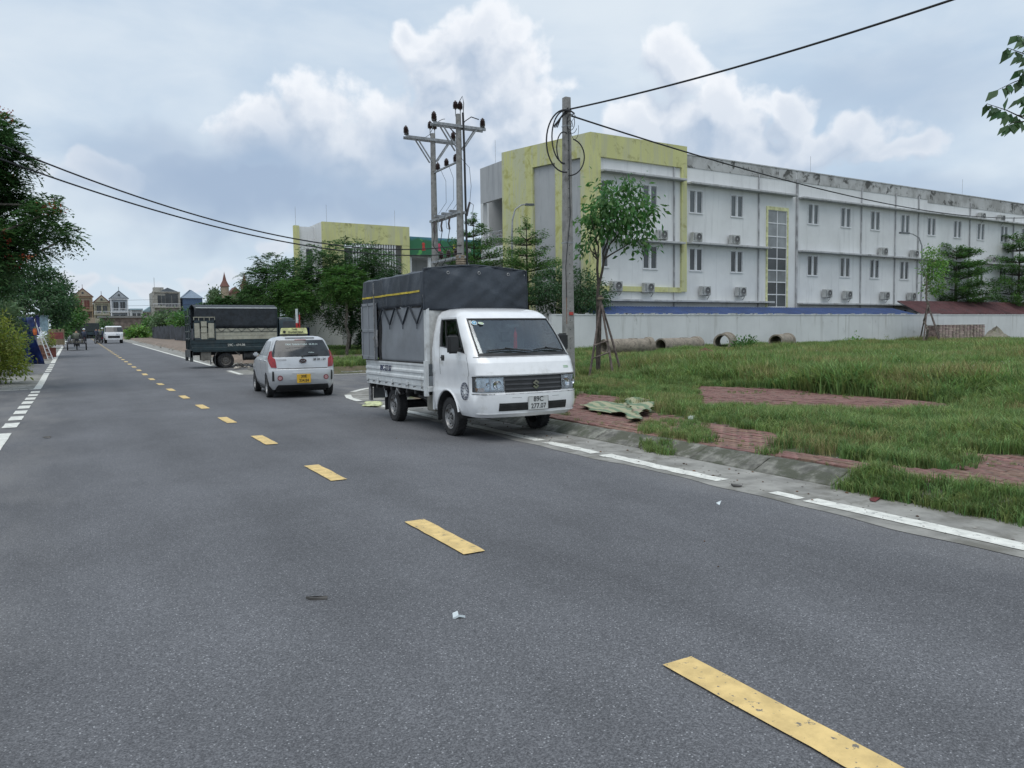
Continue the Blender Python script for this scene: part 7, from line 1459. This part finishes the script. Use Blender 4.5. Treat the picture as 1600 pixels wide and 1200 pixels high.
col = b.mix(b.ss(wv.outputs['Fac'], .35, .55), (.14, .21, .13), (.33, .33, .21)); col = b.mix(b.ss(b.noise(tc.outputs['Object'], 6, 4).outputs['Fac'], .58, .66), col, (.28, .24, .18)); b.put(p_.inputs['Base Color'], col); p_.inputs['Roughness'].default_value = .7
rag('woven_sack', 'crumpled green and yellow woven sheet lying on the brick pavement', poly([(903, 634), (930, 626), (985, 628), (990, 634), (1000, 648), (1012, 653), (985, 657), (975, 648), (940, 642)], .2), tm, 2, .05, .15)
rag('woven_sack', 'folded green piece of woven sheet standing up beside the larger one', poly([(975, 626), (1015, 624), (1024, 636), (1000, 645), (985, 642)], .25), tm, 3, .10, .15, 34)
rag('plastic_rag', 'pale yellow plastic rag on the concrete corner behind the white truck', poly([(562, 634), (575, 628), (592, 626), (600, 630), (598, 636), (578, 635)], .02), mat('rag_yellow', (.55, .58, .30), .5, var=.2), 4, .03, .015, 16)
# litter, stones
def pebbles(name, pts, m, lab=None):
    mb = MB()
    for (x, y, z, s_) in pts:
        a = rng.uniform(0, 3); v = []
        for k in range(6): q = a+k*1.047; v.append((x+s_*math.cos(q)*rng.uniform(.7, 1.1), y+s_*math.sin(q)*rng.uniform(.7, 1.1), z+s_*.12))
        n = len(mb.v); mb.v += v+[(x, y, z+s_*.6), (x, y, z-.01)]
        mb.f += [(n+k, n+(k+1) % 6, n+6) for k in range(6)]+[(n+(k+1) % 6, n+k, n+7) for k in range(6)]
    return prop(mb.build(name, m), lab, None, None, 'stuff')
pp = []
for _ in range(260): pp.append((rng.uniform(5.5, 6.25), rng.uniform(2, 16), .006, rng.uniform(.004, .016)))
for _ in range(120): pp.append((rng.uniform(6.5, 9), rng.uniform(3, 12), .15, rng.uniform(.004, .015)))
for _ in range(160): pp.append((rng.uniform(-2.3, -1.1), rng.uniform(26, 60), .01+zr(40)*0, rng.uniform(.01, .03)))
pebbles('gravel', pp, mat('pebble', (.22, .21, .19), .9, var=.3))
pebbles('dead_leaves', [(rng.uniform(5.6, 6.3), rng.uniform(2.5, 15), .007, rng.uniform(.01, .022)) for _ in range(50)]+[(rng.uniform(3.5, 5.3), rng.uniform(3, 25), .004, rng.uniform(.004, .010)) for _ in range(14)], mat('dead_leaf', (.10, .055, .03), .9, var=.4))
rub = []
for _ in range(340):
    x, y = rng.uniform(5.9, 13), rng.uniform(34.1, 44); rub.append((x, y, zr(y)+.03, rng.uniform(.02, .14)))
for _ in range(240): x, y = rng.uniform(6.4, 9.5), rng.uniform(46, 110); rub.append((x, y, zr(y)+.04, rng.uniform(.03, .16)))
pebbles('rubble', rub, mat('rubble_grey', (.25, .23, .20), .9, var=.35))
def litter(lab, pts, m, z=.012, h=.012, nm='litter', cat='litter'):
    mb = MB(); n = len(pts); mb.prism([(x, y, z) for x, y in pts], (0, 0, h)); cx, cy_ = sum(p[0] for p in pts)/n, sum(p[1] for p in pts)/n; mb.v = [(x-cx, y-cy_, q+(.01*math.sin(k*2.1) if q > z else 0)) for k, (x, y, q) in enumerate(mb.v)]; o = mb.build(nm, m); o.location = (cx, cy_, 0); return prop(o, lab, cat)
paper = mat('paper_white', (.62, .68, .70), .6)
litter('small white scrap of paper on the asphalt in the foreground', [gz(u, v) for u, v in ((707, 962), (715, 961), (717, 964), (727, 966), (718, 967), (708, 967))], paper, .003, .012)
litter('thin white strip of plastic lying on the road before the kerb line', [gz(u, v) for u, v in ((1119, 787), (1127, 785), (1124, 789))], paper, .003, .006); litter('grey thin scrap near the white edge line gap', [gz(u, v) for u, v in ((1142, 759), (1160, 760), (1158, 762), (1146, 762))], mat('scrap_dark', (.085, .08, .075), .9), .010, .006); litter('small dark twig lying on the foreground asphalt', [gz(u, v) for u, v in ((478, 936), (512, 934), (511, 937), (486, 938))], MATS['scrap_dark'], .003, .004)
litter('red dead leaf on the concrete gutter by the grass', [gz(u, v, .02) for u, v in ((1358, 777), (1366, 775), (1375, 778), (1368, 782), (1360, 781))], mat('leaf_red', (.13, .03, .03), .8), .010, .006); litter('flat brown squashed thing on the left lane', [gz(u, v) for u, v in ((66, 683), (73, 682), (80, 683), (78, 685), (70, 685))], MATS['scrap_dark'], .003, .006)
litter('crumpled pale plastic wrapper in the grass beside the bricks', [gz(u, v, .25) for u, v in ((1074, 642), (1080, 640), (1086, 643), (1083, 647), (1076, 647))], MATS['sticker_white'], .16, .02)
wf = []
for _ in range(420):
    x, y = rng.uniform(18, 34), rng.uniform(8, 20)
    if vnoise(np.array([x]), np.array([y]), 1.5, 55)[0] > .52: wf.append((x, y, Hg(x, y)+rng.uniform(.32, .46), rng.uniform(.012, .022)))
pebbles('wildflowers', wf, mat('petal_white', (.6, .6, .5), .8))
# striped barrier post, signs
o = thing('barrier_post', 'red and white striped post rising behind the taxi roof', 'barrier post', (8.3, 33.2, .2))
for k, (z0, z1, m) in enumerate(((0, .9, 'w'), (.9, 1.35, 'w'), (1.35, 1.85, 'r'), (1.85, 2.45, 'w'))): MB().tube([(0, 0, z0), (0, 0, z1)], .055, 10).build('post_band', whitew if m == 'w' else mat('band_red', (.42, .02, .02), .5), o)
MB().box(.08, .13, -.01, .02, 1.5, 2.2).build('red_flag_plate', MATS['band_red'], o); MB().tube([(.12, .02, 0), (.12, .02, 2.3)], .02, 6).build('flag_pole', galv, o)
def boxthing(name, lab, cat, u, v, y, w, h, d, m, parts=None):
    p = aty(u, v, y); o = thing(name, lab, cat, (p.x, y, zr(y)+.08)); MB().box(-w/2, w/2, 0, d, 0, h).build('panel', m, o); return o
bluetarp = mat('blue_tarpaulin', (.015, .035, .14), .5, var=.25, sc=2, c2=(.012, .022, .09), th=(.45, .6), c2sc=3)
o = thing('tarpaulin_shelter', 'crumpled blue tarpaulin hung over a roadside stall at the left', 'tarpaulin', (aty(36, 540, 44).x, 44, .28)); o.scale = (.8, .8, .9); mb = MB(); rows = []
for i in range(15):
    z = 2.55*i/14; rows.append([(-.75+1.35*j/14+.12*math.sin(z*2+j)*(1-z/3)+(.35-z*.13), -.25*math.sin(j*.9+z*2.2)-.1*math.sin(z*6+j*2), z) for j in range(15)])
mb.grid(rows); s_ = mb.build('tarpaulin_sheet', bluetarp, o, smooth=True); q = s_.modifiers.new('s', 'SOLIDIFY'); q.thickness = .01; MB().tube([(-.7, .2, 0), (-.7, .2, 2.6)], .03, 6).build('support_pole', wood, o); MB().tube([(.7, .2, 0), (.7, .2, 2.5)], .03, 6).build('support_pole', wood, o); MB().lathe([(0, -.2), (.10, -.16), (.12, 0), (.09, .18), (0, .2)], 12, tr(.66, -.25, 1.75)).build('orange_bag', mat('bag_orange', (.5, .12, .03), .6), o)
o = thing('stall_sign', 'pale blue and navy sign panels standing above the ladder', 'sign', (aty(66, 520, 54).x, 54, .42)); MB().box(-.1, .32, 0, .05, 1.55, 2.5).build('pale_panel', mat('sign_paleblue', (.30, .42, .48), .6), o); MB().box(-.45, -.1, 0, .05, 1.3, 2.5).build('navy_panel', MATS['sign_navy'], o)
for x in (-.4, .28): MB().tube([(x, .08, 0), (x, .08, 2.3)], .03, 6).build('post', galv, o)
o = thing('ladder', 'white aluminium ladder leaning at the roadside stall', 'ladder', (aty(72, 549, 49).x, 49, .38)); o.scale = (.55, .55, .66)
for dx in (0, .42): MB().beam((-.85+dx*.9, .4, 3.35-dx*1.6), (.15+dx, 0, 0), .07).build('rail', mat('aluminium', (.6, .61, .62), .4), o)
for k in range(8): t = k/8*.8+.08; MB().beam((.15-1.0*t, .4*t, 3.35*t), (.15-1.0*t+.42, .4*t, 3.35*t), .04).build('rung', MATS['aluminium'], o)
o = thing('planter_box', 'red brown planter box with a yellow green plant beside the ladder', 'planter', (aty(77, 545, 53).x, 53, .42)); o.scale = (.75, .75, .75); MB().box(-.45, .45, -.3, .3, 0, .75).build('box', mat('planter_red', (.13, .04, .03), .8), o); V, F = crown(np.random.RandomState(9), [(0, 0, 1.3, .4, .35, .55)], 500, .16, .5, 0); np_mesh('plant', V, F, lf_yel, o)
o = thing('notice_board', 'brown notice board with red blocks at the left roadside', 'sign', (aty(89, 540, 72).x, 72, .68)); o.scale = (.8, .8, .8); MB().box(-.7, .7, 0, .06, .4, 2.0).build('board', mat('board_brown', (.20, .16, .10), .8), o); MB().box(-.55, .6, -.02, -.002, 1.0, 1.65).build('red_print', mat('print_red', (.2, .05, .05), .7), o)
for x in (-.6, .6): MB().tube([(x, .09, 0), (x, .09, 2.0)], .04, 6).build('post', wood, o)
heap('gravel_heap', 'low pale gravel heap beside the notice board', 'gravel heap', 87, 540, 86, .9, .7, .5, mat('pale_gravel', (.28, .28, .29), .95), 5)
o = thing('brick_planter', 'low brick wall block behind the ladder foot', 'planter', (aty(62, 548, 51).x, 51, .38)); o.scale = (.7, .7, .7); MB().box(-.9, .6, 0, .5, 0, 1.1).build('block', mat('old_brick', (.14, .07, .05), .9, var=.3), o)
# ------------------------------------------------------------------ far traffic and people
def person(lab, loc, rz, pose, shirt, trousers, cap=None, s=1.0):
    o = thing('person', lab, 'person', loc, rz); J = pose; names = list(J); V = [Vector(J[n][0]) for n in names]; E = [(names.index(a), names.index(J[a][2])) for a in names if J[a][2]]
    me = bpy.data.meshes.new('body'); me.from_pydata([v*s for v in V], E, []); q = bpy.data.objects.new('body', me); C.objects.link(q); md = q.modifiers.new('k', 'SKIN'); md.use_smooth_shade = True
    for i, n in enumerate(names): me.skin_vertices[0].data[i].radius = (J[n][1]*s, J[n][1]*s)
    me.skin_vertices[0].data[0].use_root = True
    sb = q.modifiers.new('s', 'SUBSURF'); sb.levels = 1; dg = bpy.context.evaluated_depsgraph_get(); m2 = bpy.data.meshes.new_from_object(q.evaluated_get(dg)); bpy.data.objects.remove(q)
    zs = J['pelvis'][0][2]*s; m2.materials.clear()
    for m in (shirt, trousers, mat('skin', (.30, .17, .11), .6), mat('hair', (.015, .013, .012), .6)): m2.materials.append(m)
    hz, hy = J['head'][0][2]*s, J['head'][0][1]*s
    for p in m2.polygons:
        c = p.center; p.use_smooth = True
        p.material_index = 3 if c.z > hz+.02*s else (2 if c.z > J['neck'][0][2]*s else (1 if c.z < zs+.03 or c.z < J['kneeL'][0][2]*s+.1 else 0))
    link('body', m2, None, o); 
    if cap: MB().lathe([(.135*s, 0), (.14*s, .05), (.11*s, .12), (0, .16)], 12, tr(J['head'][0][0]*s, hy, hz+.02)).build('helmet', cap, o, smooth=True)
    return o
SIT = dict(pelvis=((0, 0, .80), .15, None), waist=((0, .02, 1.0), .14, 'pelvis'), chest=((0, .06, 1.22), .17, 'waist'), neck=((0, .10, 1.40), .06, 'chest'), head=((0, .13, 1.56), .11, 'neck'), shL=((.19, .08, 1.32), .07, 'chest'), elL=((.30, .25, 1.10), .045, 'shL'), haL=((.27, .48, 1.02), .04, 'elL'), shR=((-.19, .08, 1.32), .07, 'chest'), elR=((-.30, .25, 1.10), .045, 'shR'), haR=((-.27, .48, 1.02), .04, 'elR'), kneeL=((.17, .42, .72), .075, 'pelvis'), ftL=((.17, .30, .30), .05, 'kneeL'), toL=((.17, .44, .27), .04, 'ftL'), kneeR=((-.17, .42, .72), .075, 'pelvis'), ftR=((-.17, .30, .30), .05, 'kneeR'), toR=((-.17, .44, .27), .04, 'ftR'))
STAND = dict(pelvis=((0, 0, .92), .14, None), waist=((0, 0, 1.1), .13, 'pelvis'), chest=((0, 0, 1.32), .16, 'waist'), neck=((0, .01, 1.48), .06, 'chest'), head=((0, .03, 1.62), .105, 'neck'), shL=((.19, 0, 1.40), .065, 'chest'), elL=((.27, .02, 1.12), .045, 'shL'), haL=((.25, .12, .88), .038, 'elL'), shR=((-.19, 0, 1.40), .065, 'chest'), elR=((-.27, .02, 1.12), .045, 'shR'), haR=((-.25, .12, .88), .038, 'elR'), kneeL=((.10, .03, .50), .07, 'pelvis'), ftL=((.11, 0, .09), .05, 'kneeL'), toL=((.12, .14, .05), .04, 'ftL'), kneeR=((-.10, .0, .50), .07, 'pelvis'), ftR=((-.12, -.03, .09), .05, 'kneeR'), toR=((-.13, .11, .05), .04, 'ftR'))
dk = mat('cloth_dark', (.03, .032, .04), .8); sh1 = mat('shirt_greygreen', (.14, .15, .12), .8); sh2 = mat('shirt_navy', (.04, .05, .08), .8)
def bike(name, lab, loc, rz, m, cart=False):
    o = thing(name, lab, 'motorbike' if not cart else 'cargo tricycle', loc, rz); mb = MB()
    for y in (-.62, .66):
        wq_ = MB().lathe([(.24, -.04), (.30, -.035), (.30, .035), (.24, .04)], 20, tr(0, y, .30, ry=R(90)), close=True).build('wheel', rubber, o, smooth=True, auto=40); MB().lathe([(0, -.02), (.24, -.015), (.24, .015), (0, .02)], 16, tr(0, y, .30, ry=R(90))).build('rim', steel, wq_)
    MB().box(-.11, .11, -.75, .15, .62, .78).build('seat', dk, o, bevel=.04, seg=2); MB().box(-.13, .13, -.80, -.1, .42, .64).build('side_panel', m, o, bevel=.05, seg=2); MB().box(-.14, .14, .15, .30, .35, .85).build('leg_shield', m, o, bevel=.04, seg=2); MB().box(-.12, .12, -.2, .2, .28, .42).build('engine', steel, o, bevel=.03)
    MB().tube([(-.34, .42, 1.02), (-.12, .46, 1.0), (.12, .46, 1.0), (.34, .42, 1.02)], .02, 6).build('handlebar', dk, o); MB().tube([(0, .45, 1.0), (0, .62, .32)], .035, 6).build('fork', steel, o); MB().box(-.05, .05, -.84, -.79, .58, .66).build('tail_light', red_lens, o)
    for x in (-.3, .3): MB().tube([(x*.8, .44, 1.0), (x, .42, 1.2)], .008, 4).build('mirror_stem', dk, o); MB().box(x-.05, x+.05, .41, .43, 1.18, 1.27).build('mirror', dk, o)
    if cart:
        MB().box(-.6, .6, -2.3, -.9, .48, .54).build('cart_floor', m, o)
        for x in (-.6, .56): MB().box(x, x+.04, -2.3, -.9, .54, .95).build('cart_side', m, o)
        mb = MB()
        for z in (.56, .72, .88): mb.box(-.58, .58, -2.32, -2.28, z, z+.05)
        mb.build('cart_rail', m, o)
        for x in (-.66, .66): MB().lathe([(.24, -.05), (.31, -.045), (.31, .045), (.24, .05)], 20, tr(x, -1.6, .31, ry=R(90)), close=True).build('cart_wheel', rubber, o, smooth=True, auto=40); MB().lathe([(0, -.02), (.24, -.02), (.24, .02), (0, .02)], 14, tr(x, -1.6, .31, ry=R(90))).build('cart_rim', steel, o)
        MB().beam((0, -.6, .5), (0, -.95, .5), .06).build('cart_hitch', m, o)
        for k in range(5): MB().box(-.5+.2*k, -.33+.2*k, -2.1, -1.2, .54, .8+.12*math.sin(k*2)).build('sack', mat('sack_grey', (.25, .24, .20), .8), o, bevel=.05, seg=2)
    return o
bm_ = mat('bike_dark', (.04, .04, .045), .4); 
bike('cargo_tricycle', 'dark motorised cargo tricycle driving away on the left lane', (aty(120, 540, 73).x, 73, zr(73)), 0, bm_, True); person('rider in a grey green shirt seated on the cargo tricycle', (aty(120, 540, 73).x, 72.75, zr(73)), 0, SIT, sh1, dk)
bike('motorbike', 'motorbike riding away beyond the cargo tricycle', (aty(132, 535, 98).x, 98, zr(98)), 0, bm_); person('rider with a white helmet on the far motorbike', (aty(132, 535, 98).x, 97.8, zr(98)), 0, SIT, sh2, dk, whitew)
for i, (x, y, lab, sh_) in enumerate(((aty(151, 535, 99).x, 99, 'person in dark clothes standing left of the group by the white truck', sh2), (aty(156, 535, 100).x, 100, 'person in a grey green shirt in the middle of the group', sh1), (aty(161, 535, 101).x, 101, 'person standing nearest to the far white truck', sh2))):
    person(lab, (x, y, zr(y)), R(40*i), STAND, sh_, dk, whitew if i == 2 else None)
bike('motorbike', 'parked motorbike beside the group of people at the far kerb', (aty(154, 535, 98).x, 98, zr(98)), R(25), bm_)
def small_truck(lab, x, y, rz, paint, w=.9, bodyh=1.5, cover=None):
    o = thing('parked_truck', lab, 'truck', (x, y, zr(y)), rz); ll_ = [(.40, -2.2, -.9, w*.9, .15, .05, .04, 0), (.95, -2.25, -.85, w*.97, .18, .05, .05, 0), (1.2, -2.2, -.85, w*.97, .18, .05, .05, 0), (1.85, -1.85, -.9, w*.86, .15, .05, .05, 0), (1.95, -1.6, -1.0, w*.75, .1, .05, .02, 0)]; s_ = Shell(ll_)
    s_.body([0, .5, 1, 1.5, 2, 2.5, 3, 3.5, 4, 5, 5.5, 6, 6.5, 7, 7.5], [0, 1, 2, 3, 4]).build('cab', paint, o, smooth=True, auto=35); s_.patch([(7.3, 2.1), (9.7, 2.1), (9.7, 2.95), (7.3, 2.95)], .005, .01, (10, 3)).build('windscreen', dglass, o)
    for sd_ in (-1, 1):
        cs = [(s_.sq(2, -2.0, sd_), 2.1), (s_.sq(2, -1.0, sd_), 2.1), (s_.sq(3, -1.0, sd_), 2.9), (s_.sq(3, -1.7, sd_), 2.9)]; s_.patch(cs if sd_ > 0 else [cs[1], cs[0], cs[3], cs[2]], .005, .01, (4, 3)).build('side_window', dglass, o); s_.patch([(7.25 if sd_ < 0 else .62, 1.0), (7.25+.6 if sd_ < 0 else 1.25-.02, 1.0), (7.25+.6 if sd_ < 0 else 1.25-.02, 1.5), (7.25 if sd_ < 0 else .62, 1.5)], .01, .01, (4, 2)).build('headlight', lens, o)
        for y_ in (-1.6, 1.1): MB().lathe([(.18, -.1), (.31, -.1), (.31, .1), (.18, .1)], 20, tr(sd_*w*.82, y_, .31, ry=R(90)), close=True).build('wheel', rubber, o, smooth=True, auto=40)
    s_.patch([(.1, .35), (.9, .35), (.9, .8), (.1, .8)], .01, .01, (6, 2)).build('grille', black, o); MB().box(-w, w, -.8, 2.2, .62, .72).build('bed_floor', paint, o)
    for a in ((-w, -w+.04, -.8, 2.2), (w-.04, w, -.8, 2.2), (-w+.04, w-.04, 2.16, 2.2), (-w+.04, w-.04, -.8, -.76)): MB().box(a[0], a[1], a[2], a[3], .72, 1.1).build('side_board', paint, o)
    if cover: MB().box(-w+.02, w-.02, -.7, 2.15, 1.1, bodyh+1.0).build('canvas_cover', cover, o, bevel=.08, seg=3)
    return o
small_truck('white flatbed truck facing the camera at the far right roadside', aty(177, 530, 100).x, 100, 0, wpaint, .98)
small_truck('grey truck with a canvas cover parked behind the green truck', 11.9, 66, R(80), mat('faded_blue_paint', (.10, .14, .19), .6, c2=(.2, .2, .19)), .95, 1.3, mat('canvas_grey', (.12, .14, .14), .8))
small_truck('dark green truck standing beyond the group of people', aty(145, 525, 150).x, 150, R(180), dgreen, 1.0, 1.6, mat('canvas_green', (.03, .04, .04), .8))
car = thing('parked_car', 'light grey car parked at the far left kerb under the trees', 'car', (aty(112, 532, 108).x-.9, 108, zr(108)), R(180)); o = ks.body(qk, [0, 2, 3, 5, 6, 7, 8, 10, 11, 12, 13]).build('body', silver, car, smooth=True, auto=40); ks.patch([(3.62, 8.0), (5.38, 8.0), (5.30, 10.25), (3.70, 10.25)], .004, .01, (8, 4)).build('rear_window', dglass, car)
for y_ in (0, -2.385):
    for x in (-.72, .72): MB().lathe([(.16, -.09), (.29, -.09), (.29, .09), (.16, .09)], 18, tr(x, y_, .28, ry=R(90)), close=True).build('wheel', rubber, car, smooth=True, auto=40)
for (q0, q1) in ((3.6, 4.05), (4.95, 5.4)): ks.patch([(q0, 5.3), (q1, 5.3), (q1, 7), (q0, 7)], .01, .02, (4, 3)).build('tail_light', red_lens, car)
# thin far wires
prop(MB().tube(sag((-10, 200, 8.5), (60, 190, 10.5), .4, 20), .035, 4).build('overhead_cable', cab), 'thin distant wire strung in front of the houses at the road end', 'cable')
prop(MB().tube(sag((-10, 200, 9.6), (60, 190, 12.2), .4, 20), .035, 4).build('overhead_cable', cab), 'second thin distant wire just above the other before the houses', 'cable')
# tiny repeated fittings that cannot be told apart in the picture
for o in C.objects:
    n = o.name.split('.')[0]
    if o.parent and n in ('door_shut_line', 'rope_hook', 'tie_strap', 'bumper_gap_line', 'vent_hole', 'window_seal', 'windscreen_seal', 'intake_slat', 'grille_slat', 'cross_member', 'wall_rib', 'cooling_fin', 'door_roundel', 'side_louvre', 'roof_rail', 'chassis_rail', 'roof_frame', 'box_rail', 'plate_rim', 'fan_grille', 'bracket'): o['kind'] = 'stuff'
